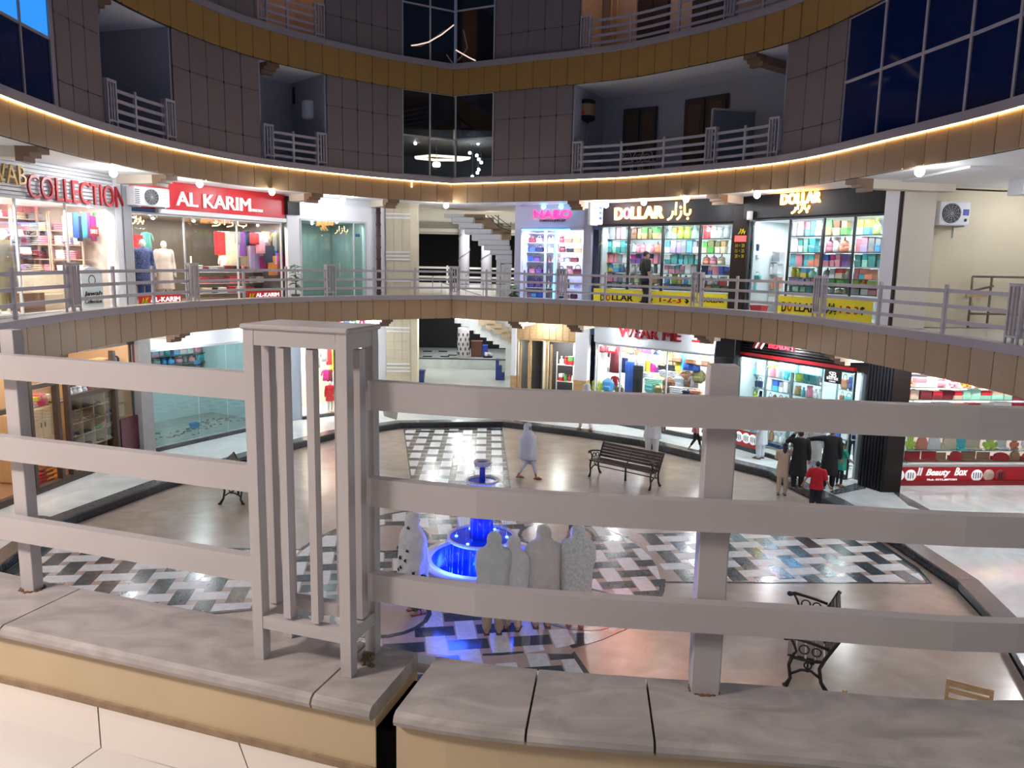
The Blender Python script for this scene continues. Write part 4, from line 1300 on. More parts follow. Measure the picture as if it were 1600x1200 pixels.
def ac_unit(T, u, z, w, h, label, flip=1, d=.32, badge=True):
    t = thing('air_conditioner', label, 'air conditioner', mw=T @ Matrix.Translation((u, 0, z)))
    piece('casing', M_WHITE, t, Matrix.Translation((0, -d/2-.08, h/2)), (w, d, h), True)
    c = Matrix.Translation((-w*.13 if badge else -w*.02, -d-.085, h/2)) @ Matrix.Rotation(R(90), 4, 'X')
    r = h*.42
    obj('fan_well', MB().lathe([(r, 0), (r, .015), (r-.02, .015), (r-.025, -.0), (.01, -.0)], 24, cap=False), M_DKFRM, t, c)
    mb = MB()
    for i in range(1, 6):
        q = r*i/5.5
        mb.tube([(q*math.cos(a*math.pi/12), q*math.sin(a*math.pi/12), .018) for a in range(25)], .005, 4)
    for i in range(12):
        a = i*math.pi/6
        mb.tube([(0, 0, .016), (r*math.cos(a), r*math.sin(a), .016)], .004, 4)
    obj('fan_grille', mb, M_ALU, t, c)
    for s in (-1, 1):
        mb = MB().box((s*w*.36, -d/2-.04, -.02), (.03, d+.1, .03)).box((s*w*.36, -.02, -.14), (.03, .03, .26))
        obj('bracket', mb, M_ALU, t)
    if badge:
        piece('blue_label', mat('label_blue', (.02, .05, .35), .4), t, Matrix.Translation((w*.36, -d-.082, h*.55)), (w*.2, .006, h*.26))
        obj('round_badge', MB().lathe([(.035, 0), (.035, .006), (.022, .006), (.02, .002)], 14), M_INK, t, Matrix.Translation((w*.36, -d-.083, h*.22)) @ Matrix.Rotation(R(90), 4, 'X'))
    else:
        for i in range(8):
            piece('vent_slat', M_DKFRM, t, Matrix.Translation((-w*.42, -d-.082, h*(.12+.1*i))), (w*.12, .006, h*.04))
    return t
a0, a1 = U(k, 211, -.3), U(k, 268, -.3)
ac_unit(T, (a0+a1)/2, zz(k, 240, 323, -.3), a1-a0-.05, zz(k, 240, 294, -.3)-zz(k, 240, 323, -.3), 'white air conditioner outdoor unit left of the red sign', -1, badge=False)
# black stub at the right end of the red sign, potted plant
struct('trim_40', MB().box((U(k, 456), .0, H1-.32), (.5, .3, .55)), M_BLACK, T)
# ---- L3: white wall with a glass door
k = 'L3'; T = run_T(k, Z1)
uA, uB, uC, uD = 0, U(k, 471), U(k, 571), U(k, 604)
zt = zz(k, 520, 344)
struct('wall_left', MB().box((uB/2, .1, H1/2), (uB, .2, H1)), M_WHITE, T)
struct('wall_left', MB().box(((uB+uC)/2, .1, (zt+H1)/2), (uC-uB, .2, H1-zt)), M_WHITE, T)
struct('wall_left', MB().box(((uC+uD)/2, .1, H1/2), (uD-uC, .2, H1)), M_WHITE, T)
shell(k, uB, uC, Z1, Z1+zt, 2.4, mat('empty_shop_wall', (.33, .36, .34), .5), mat('empty_shop_floor', (.4, .42, .4), .3), None, 26, (.9, 1, .95), 1)
fw_ = front(k, [uB, U(k, 553), uC], Z1, Z1+zt, M_GLASSG, fw=.04)
piece('door_handle', M_CHROME, fw_, Matrix.Translation((U(k, 529), -.06, zz(k, 529, 422))), (.03, .03, .45), True)
piece('blue_sticker', mat('sticker_blue', (.02, .12, .25), .5), fw_, Matrix.Translation((U(k, 559), -.012, zz(k, 559, 368))), (.18, .006, .09))
sn = thing('neon_script', 'orange script reflection, made as a dim glow behind the glass door of the white wall', 'sign', mw=T)  # a reflection in the door glass, built as dim glowing script
urdu(sn, Matrix.Identity(4), U(k, 519, .3), U(k, 544, .3), zz(k, 530, 366, .3), zz(k, 530, 353, .3), .3, mat('neon_reflection', (1, .5, .2), .5, emit=.7, ecol=(1, .45, .12)), .016)
pipe = MB().tube([(U(k, 589), -.12, 0), (U(k, 589), -.12, H1-.15)], .075, 12)
for i in range(8):
    pipe.tube([(U(k, 589), -.12, .2+.38*i), (U(k, 589), -.12, .26+.38*i)], .088, 12)
tag(obj('drain_pipe', pipe, mat('pipe_brown', (.075, .035, .035), .5), None, T), 'dark brown drain pipe standing on the white wall beside the tiled pillar', 'pipe')
def plant(p, h, label):
    t = thing('potted_plant', label, 'plant', p)
    obj('pot', MB().lathe([(.10, 0), (.14, .2), (.15, .22), (.13, .22), (.12, .18), (.01, .18)], 14, cap=False), mat('pot_dark', (.08, .06, .05), .6), t)
    obj('stem', MB().tube([(0, 0, .15), (.02, 0, h*.5), (-.01, .01, h)], [.02, .015, .006], 6), mat('stem_green', (.08, .12, .04), .7), t)
    lm = MB().loft([[Vector((0, -.0, 0)), Vector((.0, .0, .0)), Vector((0, 0, .0))], [Vector((.03, -.06, 0)), Vector((.04, .0, .02)), Vector((.03, .06, 0))], [Vector((.12, -.07, -.01)), Vector((.13, 0, .015)), Vector((.12, .07, -.01))], [Vector((.26, 0, -.06)), Vector((.26, .001, -.06)), Vector((.26, .002, -.06))]], closed=False, cap=False).mesh('leaf', mat('leaf_green', (.04, .11, .03), .5))
    rn = random.Random(4)
    for i in range(26):
        a = rn.uniform(0, 6.28); z = h*(.3+.7*i/26)
        link('leaf', lm, t, Matrix.Translation((0, 0, z)) @ Matrix.Rotation(a, 4, 'Z') @ Matrix.Rotation(rn.uniform(-.5, .3), 4, 'Y') @ Matrix.Scale(rn.uniform(.7, 1.2), 4))
    return t
plant(tuple((T @ Vector((U(k, 461, -.35), -.35, 0)))), 1.15, 'green potted plant standing in front of the white wall beside the glass door')
plant(tuple((run_T('R1', Z1) @ Vector((U('R1', 803, -.3), -.3, 0)))), .55, 'small dark potted plant at the foot of the lilac shop wall')
# ---- relief tiled pillar, both floors
M_RELIEF = mat('relief_tile', (.60, .53, .38), .5, noise=.1, nscale=24, bump=.3)
def tiled_pillar(z0, z1, label):
    a, b = pz(604, 420, 4.3), pz(641, 420, 4.3)
    T = Matrix.Translation((-4.42, 26.75, z0))
    x1 = pd(641, 420, 26.75).x+4.42
    root = struct('wall_pillar', MB().box((x1/2, .25, (z1-z0)/2), (x1, .5, z1-z0)), M_RELIEF, T)
    n = int((z1-z0)/.3)
    for i in range(n):
        for j in range(3):
            piece('tile', M_RELIEF, root, Matrix.Translation((x1*(j+.5)/3, -.005-.004*((i+j) % 2), (i+.5)*(z1-z0)/n)), (x1/3-.008, .03, (z1-z0)/n-.008), True)
    for z in (.62, 1.35, 1.47, 1.60, 2.75, 2.88):
        piece('white_moulding', M_WHITE, root, Matrix.Translation((x1/2, -.03, z)), (x1, .05, .05), True)
    struct('wall_pillar', MB().box((x1+.12, .25, (z1-z0)/2), (.24, .5, z1-z0)), M_OFFW, T)
tiled_pillar(Z1, Z_S2, '')
# ---- stair hall on the first gallery
hy = 27.0
def hx(px, y): return pd(px, 420, y).x
M_NIGHT = mat('night_opening', (.002, .002, .003), .9)
struct('wall_hall', MB().box((-5.75, 33.9, Z1+1.6), (.2, 13.2, H1)), M_OFFW)
struct('wall_hall', MB().box((1.5, 34.5, Z1+1.6), (.2, 15, H1)), M_OFFW)
struct('floor', MB().box((-2.1, 36.5, Z1-.02), (7.2, 8, .03)), mat('hall_floor', (.78, .78, .74), .15))
struct('ceiling', MB().box((-2.1, 36.9, Z_S2+.06), (7.2, 8.2, .1)), M_SOFFIT)
light('hall_light', 'AREA', (-1.2, 31.5, Z_S2-.15), 62, (1, .97, .9), 1.5, (0, 0, 0), 2.5)
light('hall_light', 'AREA', (-1.6, 37.5, Z_S2-.15), 75, (1, .97, .9), 1.5, (0, 0, 0), 1.5)
yb = 39.5
zo = pd(700, 366, yb).z
struct('wall_hall', MB().box((-2.1, yb+.1, (zo+Z_S2+.3)/2), (7.6, .2, Z_S2+.3-zo)), mat('hall_lintel', (.62, .62, .58), .6))
struct('trim_41', MB().box((-2.1, yb-.1, pd(700, 360, yb).z), (7.2, .25, .16)), M_SHELFW)
struct('wall_hall', MB().box((-2.1, yb+2.2, Z1+1.6), (11, .1, 3.6)), M_NIGHT)
struct('wall_hall', MB().box((-1.4, yb+.1, (Z1+pd(700, 442, yb).z)/2), (8, .25, pd(700, 442, yb).z-Z1)), M_WHITE)
wr = thing('balcony_railing', 'white railing before the black night opening at the back of the stair hall', 'railing')
for y in (418.5, 433.0):
    z = pd(700, y, yb).z
    piece('rail', M_WHITE, wr, Matrix.Translation((-1.9, yb, z)), (6.6, .06, .10))
for x in (650, 699, 756):
    piece('post', M_WHITE, wr, Matrix.Translation((hx(x, yb), yb, pd(700, 429, yb).z)), (.1, .1, .9), True)
for i, (x, lab) in enumerate(((725, 'white round column with grey spiral line in the stair hall, left one'), (760, 'white round column with grey spiral line in the stair hall, right one'))):
    t = thing('column', lab, 'column', (hx(x, yb-.4), yb-.4, Z1))
    obj('shaft', MB().lathe([(.27, 0), (.27, 3.2)], 24), mat('column_white', (.50, .51, .64), .4), t)
    obj('spiral_band', MB().tube([(.275*math.cos(a*.2-1.2), .275*math.sin(a*.2-1.2), .6+.035*a) for a in range(60)], .03, 5), mat('spiral_grey', (.2, .2, .22), .5), t)
# staircase seen from below
st_ = thing('staircase', 'white stepped staircase rising to the left above the first gallery hall', 'staircase')
M_STRI = mat('stair_side_tan', (.42, .31, .21), .6)
ys = 29.0
w8 = lambda X, Y, y=ys: pd(620+X/8, 320+Y/8, y)
stp = [(590, 840, 112, 152), (683, 960, 150, 222), (770, 1075, 226, 292), (846, 1190, 300, 362), (935, 1308, 366, 440), (1016, 1408, 436, 505), (1085, 1420, 505, 565), (1165, 1440, 560, 622), (1235, 1440, 622, 690), (1290, 1440, 680, 735), (1345, 1440, 735, 800)]
for i, (xa, xb, ya, yb_) in enumerate(stp):
    p, q = w8(xa, yb_), w8(xb, ya)
    piece('step', M_WHITE, st_, Matrix.Translation(((p.x+q.x)/2, ys+.45, (p.z+q.z)/2)), (q.x-p.x, .9, q.z-p.z-.035), True)
    piece('step_underside', M_WHITE, st_, Matrix.Translation(((p.x+q.x)/2-.03, ys+.5, p.z+.02)), (q.x-p.x-.06, .9, .05))
for xa, xb, ya, yb_ in ((840, 1110, 120, 190), (960, 1215, 160, 245), (1075, 1330, 230, 325), (1190, 1430, 290, 370), (1308, 1430, 330, 435)):
    p, q = w8(xa, yb_, ys+1.2), w8(xb, ya, ys+1.2)
    piece('stringer_block', M_STRI, st_, Matrix.Translation(((p.x+q.x)/2, ys+1.35, (p.z+q.z)/2)), (q.x-p.x, .3, q.z-p.z), True)
for xa, xb, ya in ((1240, 1300, 690), (1300, 1345, 745), (1345, 1430, 800)):
    p, q = w8(xa, 1000), w8(xb, ya)
    piece('stair_base', M_WHITE, st_, Matrix.Translation(((p.x+q.x)/2, ys+.45, (Z1+q.z)/2)), (q.x-p.x, .8, q.z-Z1))
hr = MB()
for o_ in (0, 45, 95):
    hr.tube([tuple(w8(1130+o_, 130, ys+1.0)), tuple(w8(1270+o_*1.6, 275, ys+1.0)), tuple(w8(1430, 330-o_*1.2, ys+1.0))], .014, 6)
hr.tube([tuple(w8(1270, 130, ys+1.0)), tuple(w8(1270, 275, ys+1.0))], .018, 6)
obj('handrail', hr, M_DKFRM, st_)
# steel stair handrail on the landing in front
lr = thing('handrail', 'thin steel handrail descending the open stair well in the hall', 'railing')
for (x0, y0, x1, y1) in ((676, 431, 702, 431), (686, 440, 752, 462), (676, 431, 676, 463), (690, 443, 690, 463), (703, 450, 703, 463), (728, 440, 728, 463), (755, 440, 755, 463), (782, 432, 782, 463), (720, 444, 790, 444)):
    mb = MB().tube([tuple(pd(x0, y0, 28.2)), tuple(pd(x1, y1, 28.2))], .016, 6)
    obj('bar', mb, M_CHROME, lr)
# ---- R1: lilac jewellery shop
k = 'R1'; T = run_T(k, Z1)
M_LILAC = mat('lilac_wall', (.56, .54, .70), .5)
uL, uR = U(k, 813), U(k, 911); uE = U(k, 922)
zt = zz(k, 860, 357)
struct('wall_right', MB().box((uL/2, .08, H1/2), (uL, .16, H1)), M_LILAC, T)
struct('wall_right', MB().box(((uR+uE)/2, .08, H1/2), (uE-uR, .2, H1)), mat('grey_lilac', (.32, .33, .40), .5), T)
sg = thing('shop_sign', 'lilac sign board with pink neon letters', 'sign', mw=T)
piece('sign_board', M_LILAC, sg, Matrix.Translation(((uL+uR)/2, 0.05, (zt+H1)/2)), (uR-uL, 0.12, H1-zt), True)
lettering(sg, Matrix.Identity(4), 'NABO', U(k, 833), U(k, 890), zz(k, 860, 341), zz(k, 860, 328), -.03, M_NEONP, bold=.002, depth=.03)
lettering(sg, Matrix.Identity(4), 'COSMETICS & JEWELLERY', U(k, 842), U(k, 882), zz(k, 860, 347.5), zz(k, 860, 343), -.03, M_INK, bold=.01, depth=.02)
for i, x in enumerate((847, 874)):
    p = T @ Vector((U(k, x, -.4), -.4, zz(k, x, 323, -.4)))
    t = thing('spot_lamp', '%s turquoise glowing lamp above the pink neon letters' % ('left', 'right')[i], 'lamp', p)
    obj('bulb', MB().ell((0, 0, 0), (.08, .08, .085), 12, 8), mat('bulb_turquoise', (.2, .9, 1), .4, emit=5, ecol=(.08, .8, .95)), t)
    obj('lamp_holder', MB().lathe([(.03, .07), (.05, H1-zz(k, x, 323, -.4)-.02)], 8), M_WHITE, t)
shell(k, uL, uR, Z1, Z1+zt, 1.6, mat('nabo_wall', (.6, .62, .78), .4), None, None, 75, (.76, .80, 1), 1)
front(k, [uL, U(k, 866), uR], Z1, Z1+zt, fw=.03)
ledb = MB().tube([(U(k, 867), -.06, .06), (U(k, 867), -.06, zt-.04)], .028, 8)
tag(obj('led_tube', ledb, M_NEONB, None, T), 'upright glowing blue LED tube on the lilac shop front', 'light strip')
ledb = MB().tube([(uL+.05, -.05, zt-.05), (uR-.5, -.05, zt-.05)], .02, 8)
tag(obj('led_tube', ledb, M_NEONB, None, T), 'level blue LED tube along the top of the lilac shop glass', 'light strip')
v = .5
zs = [zz(k, 860, y, v) for y in (466, 450, 430, 409, 394, 379, 364)]
zs = [max(.03, z) for z in zs]
for nm, xa, xb, cols, kinds in (('left', 815, 850, ['blue', 'lilac', 'pink', 'navy', 'purple', 'sky blue', 'maroon'], ['bag', 'pack', 'bag']), ('middle', 852, 866, ['cream', 'white', 'silver', 'pink'], ['bottle', 'jar']), ('right', 869, 909, ['white', 'maroon', 'brown', 'black', 'lilac', 'tan', 'pink', 'olive'], ['bag', 'bag', 'jar'])):
    ua, ub = U(k, xa, v), U(k, xb, v)
    rack(k, Z1, ua, ub, zs, v, '%s shelf tower of bags in the lilac neon shop' % nm, M_SHELFW, .3)
    for j, z in enumerate(zs[:-1]):
        row(T, ua, ub, v+.13, z, (zs[j+1]-z)*.8, kinds, cols, 'on shelf %s from bottom, %s tower of lilac shop' % (ORD[j], nm), 'goods in the lilac neon shop', (.16, .3) if nm != 'middle' else (.08, .12), .22)
# corner light box
lb = thing('light_box_sign', 'white lit box sign hanging at the corner beside the black sign', 'sign', mw=run_T('R2', Z1))
k2 = 'R2'; zc = zz(k2, 929, 334, -.45)
piece('box_frame', M_ALU, lb, Matrix.Translation((U(k2, 921, -.45)+.07, -.45, zc)), (.10, .42, .74), True)
piece('lit_face', mat('lightbox_face', (.9, .9, .92), .4, emit=.9, ecol=(.9, .9, 1)), lb, Matrix.Translation((U(k2, 929, -.6)+.02, -.62, zc)) @ Matrix.Rotation(R(28), 4, 'Z'), (.38, .05, .70), True)
for i in (-1, 0, 1):
    piece('blue_letter', mat('letter_navy', (.03, .05, .3), .4), lb, Matrix.Translation((U(k2, 933, -.66)+.05, -.645, zc+.16*i)) @ Matrix.Rotation(R(28), 4, 'Z'), (.10, .01, .09))
# ---- R2 / R3: variety shop with black signs and yellow strips
def variety(k, xl, xr, xglass, ysign, xbays, yshelf, where, skip=()):
    T = run_T(k, Z1)
    uL, uR = U(k, xl), U(k, xr)
    xm = (xl+xr)/2
    zs0 = zz(k, xm, ysign)
    sg = thing('shop_sign', 'black sign board with glowing orange letters, %s one' % where, 'sign', mw=T)
    piece('sign_board', M_BLACK, sg, Matrix.Translation(((uL+uR)/2, 0.0, (zs0+H1)/2)), (uR-uL, 0.2, H1-zs0), True)
    shell(k, U(k, xglass[0]), U(k, xglass[-1]), Z1, Z1+zs0, 1.9, mat('variety_wall', (.50, .54, .55), .5), None, None, 62, (.88, .97, 1), 3)
    front(k, [U(k, x) for x in xglass], Z1, Z1+zs0, frame=M_DKFRM, fw=.03)
    v = .45
    zs = [max(.03, zz(k, xm, y, v)) for y in yshelf]
    for i, (xa, xb) in enumerate(zip(xbays, xbays[1:])):
        ua, ub = U(k, xa, v), U(k, xb, v)
        bay = ORD[i]
        rack(k, Z1, ua+.01, ub-.01, zs[:-1], v, '%s shelf bay from left in the %s yellow strip window' % (bay, where), M_DKFRM, .32, mfr=M_DKFRM)
        for j, z in enumerate(zs[:-1]):
            hh = (zs[j+1]-z)*.95
            kinds, cols = SHELVES[(i+j*2) % len(SHELVES)]
            row(T, ua+.02, ub-.02, v+.14, z, hh, kinds, cols, 'shelf %s, bay %s, %s yellow strip window' % (ORD[j], bay, where), 'household goods in the %s yellow strip window' % where, (.13, .23), .24, .88)
    return T, sg
SHELVES = [(['box', 'basket'], ['teal', 'mint', 'turquoise', 'teal', 'white']), (['jar', 'set'], ['coral', 'pink', 'cream', 'white']), (['box', 'carton'], ['pink', 'sky blue', 'white', 'grey', 'lilac']), (['basket', 'box'], ['brown', 'tan', 'cream', 'olive', 'green']),
           (['jar', 'bottle', 'carton'], ['lime', 'yellow', 'mint', 'orange', 'sky blue']), (['box', 'set', 'jar'], ['grey', 'silver', 'white', 'cream', 'red']), (['carton', 'box'], ['coral', 'white', 'pink', 'grey', 'turquoise']), (['basket', 'carton'], ['magenta', 'purple', 'blue', 'navy', 'pink'])]
k = 'R2'
T, sg = variety(k, 930, 1146, [935, 980, 1033, 1091, 1142], 350, [938, 981, 1034, 1092, 1141], (452, 443, 427, 412, 395, 373, 351), 'left')
I4 = Matrix.Identity(4)
lettering(sg, I4, 'D', U(k, 961), U(k, 974), zz(k, 967, 344), zz(k, 967, 325), -.11, M_NEONY, bold=.04, depth=.05)
lettering(sg, I4, 'O', U(k, 975), U(k, 985), zz(k, 980, 343), zz(k, 980, 325), -.11, M_NEONR, bold=.04, depth=.05)
lettering(sg, I4, 'LLAR', U(k, 986), U(k, 1036), zz(k, 1011, 342), zz(k, 1011, 323), -.11, M_NEONY, bold=.04, depth=.05)
urdu(sg, I4, U(k, 1036), U(k, 1078), zz(k, 1058, 345), zz(k, 1058, 316), -.11, M_NEONY, .032)
def yellow(k, xa, xb, ytop, label, parts):
    T = run_T(k, Z1)
    t = thing('strip_sign', label, 'sign', mw=T)
    ua, ub = U(k, xa, -.05), U(k, xb, -.05); zB = zz(k, (xa+xb)/2, ytop, -.05); zA = .06
    piece('sign_board', M_YEL, t, Matrix.Translation(((ua+ub)/2, -.05, (zA+zB)/2)), (ub-ua, .02, zB-zA))
    for s, x0, x1, y0, y1, m in parts:
        if s == 'urdu':
            urdu(t, I4, U(k, x0, -.06), U(k, x1, -.06), zz(k, (x0+x1)/2, y0, -.06), zz(k, (x0+x1)/2, y1, -.06), -.05, m, .018)
        else:
            lettering(t, I4, s, U(k, x0, -.06), U(k, x1, -.06), zz(k, (x0+x1)/2, y0, -.06), zz(k, (x0+x1)/2, y1, -.06), -.06, m, bold=.015, depth=.012)
yellow('R2', 929, 1140, 455, 'yellow strip sign with black and red words under the left variety window', [('D', 940, 946, 470, 460, M_INK), ('O', 949, 955, 470, 460, M_INKR), ('LLAR', 958, 991, 470, 460, M_INK), ('urdu', 997, 1022, 473, 461, M_INK), ('1-2-3', 1033, 1067, 473, 463, M_INKR), ('$', 1073, 1079, 475, 464, M_INK), ('DOLLAR', 1100, 1134, 473, 465, M_INK)])
# black pillar with price list
k = 'R2'; T = run_T(k, Z1)
t = struct('wall_right', MB().box(((U(k, 1145)+U(k, 1167))/2, .0, H1/2), (U(k, 1167)-U(k, 1145), .3, H1)), M_BROWN, T)
pn = thing('price_list', 'black pillar price list with yellow figures and a red lit bar', 'sign', mw=T)
urdu(pn, I4, U(k, 1148, -.16), U(k, 1161, -.16), zz(k, 1154, 366, -.16), zz(k, 1154, 357, -.16), -.155, M_YEL, .016)
piece('red_bar', mat('red_lit_bar', (.9, .05, .05), .4, emit=.8, ecol=(1, .1, .08)), pn, Matrix.Translation((U(k, 1154, -.16), -.165, zz(k, 1154, 373, -.16))), (.34, .02, .17))
for i, s in enumerate(('10 = 20', '15 = 25', '20 = 30')):
    y = 384+8.2*i
    lettering(pn, I4, s, U(k, 1147, -.16), U(k, 1161, -.16), zz(k, 1154, y+2.5, -.16), zz(k, 1154, y-3, -.16), -.16, M_YEL, bold=.01, depth=.012)
k = 'R3'
T, sg = variety(k, 1160, 1382, [1168, 1230, 1283, 1330, 1378], 338, [1229, 1280, 1329, 1376], (457, 447, 434, 416, 394, 368, 342), 'right')
lettering(sg, I4, 'DOLLAR', U(k, 1218), U(k, 1279), zz(k, 1250, 319), zz(k, 1250, 302), -.11, M_NEONY, bold=.04, depth=.05)
urdu(sg, I4, U(k, 1231), U(k, 1263), zz(k, 1248, 334), zz(k, 1248, 315), -.12, M_NEONY, .03)
yellow('R3', 1217, 1369, 466, 'yellow strip sign with black and red words under the right variety window', [('D', 1226, 1233, 487, 472, M_INK), ('O', 1235, 1242, 487, 472, M_INKR), ('LLAR', 1246, 1280, 488, 474, M_INK), ('urdu', 1291, 1313, 492, 474, M_INK), ('1 2 3', 1318, 1347, 491, 479, M_INKR), ('$', 1350, 1357, 493, 480, M_INK)])
# white interior at its left: counter, shelves with small goods, red basket
T = run_T('R3', Z1); k = 'R3'
rack(k, Z1, U(k, 1185, .9), U(k, 1225, .9), [.35, .75, 1.15, 1.5], .9, 'white shelf in the bright doorway of the right variety shop', M_SHELFW, .3)
for j, z in enumerate((.35, .75, 1.15, 1.5)):
    row(T, U(k, 1186, .9), U(k, 1224, .9), 1.0, z, .3, ['box', 'carton', 'jar'], ['white', 'coral', 'white', 'cream', 'grey'], 'shelf %s up, bright doorway of variety shop' % ORD[j], 'goods in the bright doorway', (.14, .25), .22)
ware('basket', T, U(k, 1186, .1), .2, .03, .42, .3, .24, 'red', 'red shopping basket on the floor in the bright doorway of the variety shop', None)
for i, (x, y0, y1, c) in enumerate(((1176, 392, 376, 'navy'), (1178, 404, 394, 'white'), (1174, 421, 407, 'black'), (1182, 440, 425, 'teal'), (1176, 455, 442, 'turquoise'))):
    ware('bag', T, U(k, x, .3), .35, zz(k, x, y1+ (y0-y1), .3), .24, .2, zz(k, x, y1, .3)-zz(k, x, y0, .3), c, '%s bag hung in the bright doorway, %s from top' % (c, ORD[i]), 'bags in the bright doorway')
# small white camera box on the black sign
tag(box_on('R3', Z1, 'security_camera', (U('R3', 1166, -.2), -.2, zz('R3', 1166, 337, -.2)), (.14, .12, .24), M_WHITE, None, .02), 'small white box camera on the black pillar top between the two black signs', 'camera')
# ---- white wall strip, cream corner column, corridor wall
struct('wall_right', MB().box(((U(k, 1379)+U(k, 1402))/2, .0, H1/2), (U(k, 1402)-U(k, 1379), .25, H1)), M_WHITE, T)
ca, cb = pd(1402, 420, 17.75), pd(1452, 420, 17.75)
M_COLC = mat('column_cream', (.68, .62, .52), .6)
struct('wall_column', MB().box(((ca.x+cb.x)/2, 17.95, Z1+H1/2), (cb.x-ca.x, .45, H1)), M_COLC)
struct('trim_42', MB().box((ca.x-.03, 17.80, Z1+H1/2), (.035, .1, H1)), M_GAP)
k = 'R4'; T = run_T(k, Z1)
struct('wall_right', MB().box((2.6, .1, H1/2), (5.6, .2, H1)), M_OFFW, T)
mb = MB().tube([(U(k, 1452), -.02, H1-.06), (U(k, 1550), -.02, H1-.08), (U(k, 1640), -.02, H1-.05)], .02, 6)
tag(obj('cable', mb, M_GAP, None, T), 'dark cable running along the top of the cream corridor wall', 'cable')
struct('ceiling', MB().box((12.6, 16.3, Z_S2-.18), (4.6, .5, .36)), M_WHITE)
struct('ceiling', MB().box((11.4, 16.4, Z_S2-.02), (6, 3.4, .04)), M_SOFFIT)
a0, a1 = U(k, 1456, -.3), U(k, 1502, -.3)
ac_unit(T, (a0+a1)/2, zz(k, 1480, 352, -.3), a1-a0, zz(k, 1480, 315, -.3)-zz(k, 1480, 352, -.3), 'white air conditioner outdoor unit on the cream corridor wall', 1)
fr_ = thing('metal_stand', 'rusty metal frame stand against the cream corridor wall', 'stand', mw=T)
M_RUSTM = mat('rusty_metal', (.16, .12, .09), .7, noise=.3)
vv = -.35
for (x0, y0, x1, y1) in ((1520, 432, 1512, 512), (1550, 434, 1541, 515), (1520, 432, 1640, 434), (1516, 490, 1640, 492), (1516, 455, 1552, 447), (1602, 434, 1602, 514)):
    u0_, z0_ = uz(k, x0, y0, vv); u1_, z1_ = uz(k, x1, y1, vv)
    mb = MB().tube([(u0_, vv, max(.02, z0_-Z1)), (u1_, vv, max(.02, z1_-Z1))], .028, 6)
    obj('bar', mb, M_RUSTM, fr_)
piece('yellow_board', M_WOODL, fr_, Matrix.Translation((U(k, 1530, vv), vv, zz(k, 1530, 462, vv))), (.5, .06, .06))
# ================================================================== GROUND SHOPS
ZG = Z_W; HG = Z_S1-Z_W
def zg(k, px, py, v=0): return uz(k, px, py, v)[1]-ZG
# ---- L1 ground: shoe shop in dark wood
k = 'L1'; T = run_T(k, ZG)
uL, uR = U(k, -150), U(k, 203)
shell(k, uL, uR, ZG, Z_S1, 2.4, mat('shoe_shop_wall', (.50, .34, .20), .6), mat('shoe_shop_floor', (.35, .2, .12), .3), None, 50, (1, .86, .70), 2)
M_MAR = mat('maroon_panel', (.09, .022, .035), .5, noise=.15, nscale=30)
xs_ = [-150, 28, 66, 88, 164, 204]
dk = struct('wall_shopfront', MB().box(((uL+uR)/2, 0, zg(k, 110, 552)+.07), (uR-uL, .14, .14)), M_WOODD, T)
for x in (28, 72, 90, 166, 203):
    piece('post', M_WOODD, dk, Matrix.Translation((U(k, x), -.0, HG/2-.2)), (.09, .14, HG-.5), True)
for xa, xb, y in ((-150, 28, 640), (28, 72, 605), (90, 203, 612)):
    piece('rail', M_WOODD, dk, Matrix.Translation(((U(k, xa)+U(k, xb))/2, 0, zg(k, max(20, (xa+xb)/2), y))), (U(k, xb)-U(k, xa), .1, .10))
piece('plinth', M_WOODD, dk, Matrix.Translation(((uL+uR)/2, 0, .07)), (uR-uL, .16, .14))
piece('maroon_panel', M_MAR, dk, Matrix.Translation(((U(k, 170)+U(k, 203))/2, -.02, (zg(k, 187, 708)+zg(k, 187, 658))/2)), (U(k, 202)-U(k, 170), .08, zg(k, 187, 658)-.15))
piece('maroon_panel', M_MAR, dk, Matrix.Translation((U(k, 204), -.03, zg(k, 204, 556))), (.26, .08, .9))
for xa, xb, ya, yb in ((168, 203, 652, 608), (90, 166, 702, 608), (28, 72, 690, 612)):
    zA, zB = zg(k, (xa+xb)/2, ya), zg(k, (xa+xb)/2, yb)
    piece('pane', M_GLASS, dk, Matrix.Translation(((U(k, xa)+U(k, xb))/2, .02, (zA+zB)/2)), (U(k, xb)-U(k, xa)-.1, .012, zB-zA))
# cubby wall of shoes
v = .6
ua, ub = U(k, 92, v), U(k, 200, v)
zs = [.12, .48, .80, 1.12, 1.44, 1.76, 2.08]
cb = thing('shoe_cabinet', 'light wooden cubby cabinet full of slippers in the dark framed shop', 'cabinet', mw=T)
nc = 6
M_CUB = mat('cubby_wood', (.55, .36, .18), .5, noise=.08)
piece('back_panel', M_CUB, cb, Matrix.Translation(((ua+ub)/2, v+.36, 1.15)), (ub-ua, .02, 2.2))
for z in zs:
    piece('shelf', M_CUB, cb, Matrix.Translation(((ua+ub)/2, v+.17, z-.012)), (ub-ua, .36, .024))
for i in range(nc+1):
    piece('divider', M_CUB, cb, Matrix.Translation((ua+(ub-ua)*i/nc, v+.17, 1.1)), (.022, .36, 2.0))
sc = ['black', 'brown', 'tan', 'white', 'grey', 'red', 'green', 'silver', 'navy']
for j, z in enumerate(zs[:-1]):
    for i in range(nc):
        c = random.choice(sc); cw = (ub-ua)/nc
        for q in (0, 1):
            ware('shoe', T, ua+cw*(i+.32+.36*q), v+.16, z, .115, .29, .11, c, '%s slipper, %s of its pair, in cubby %s from left, row %s up' % (c, ('left', 'right')[q], ORD[i], ORD[j]), 'slippers in the cubby cabinet', .35)
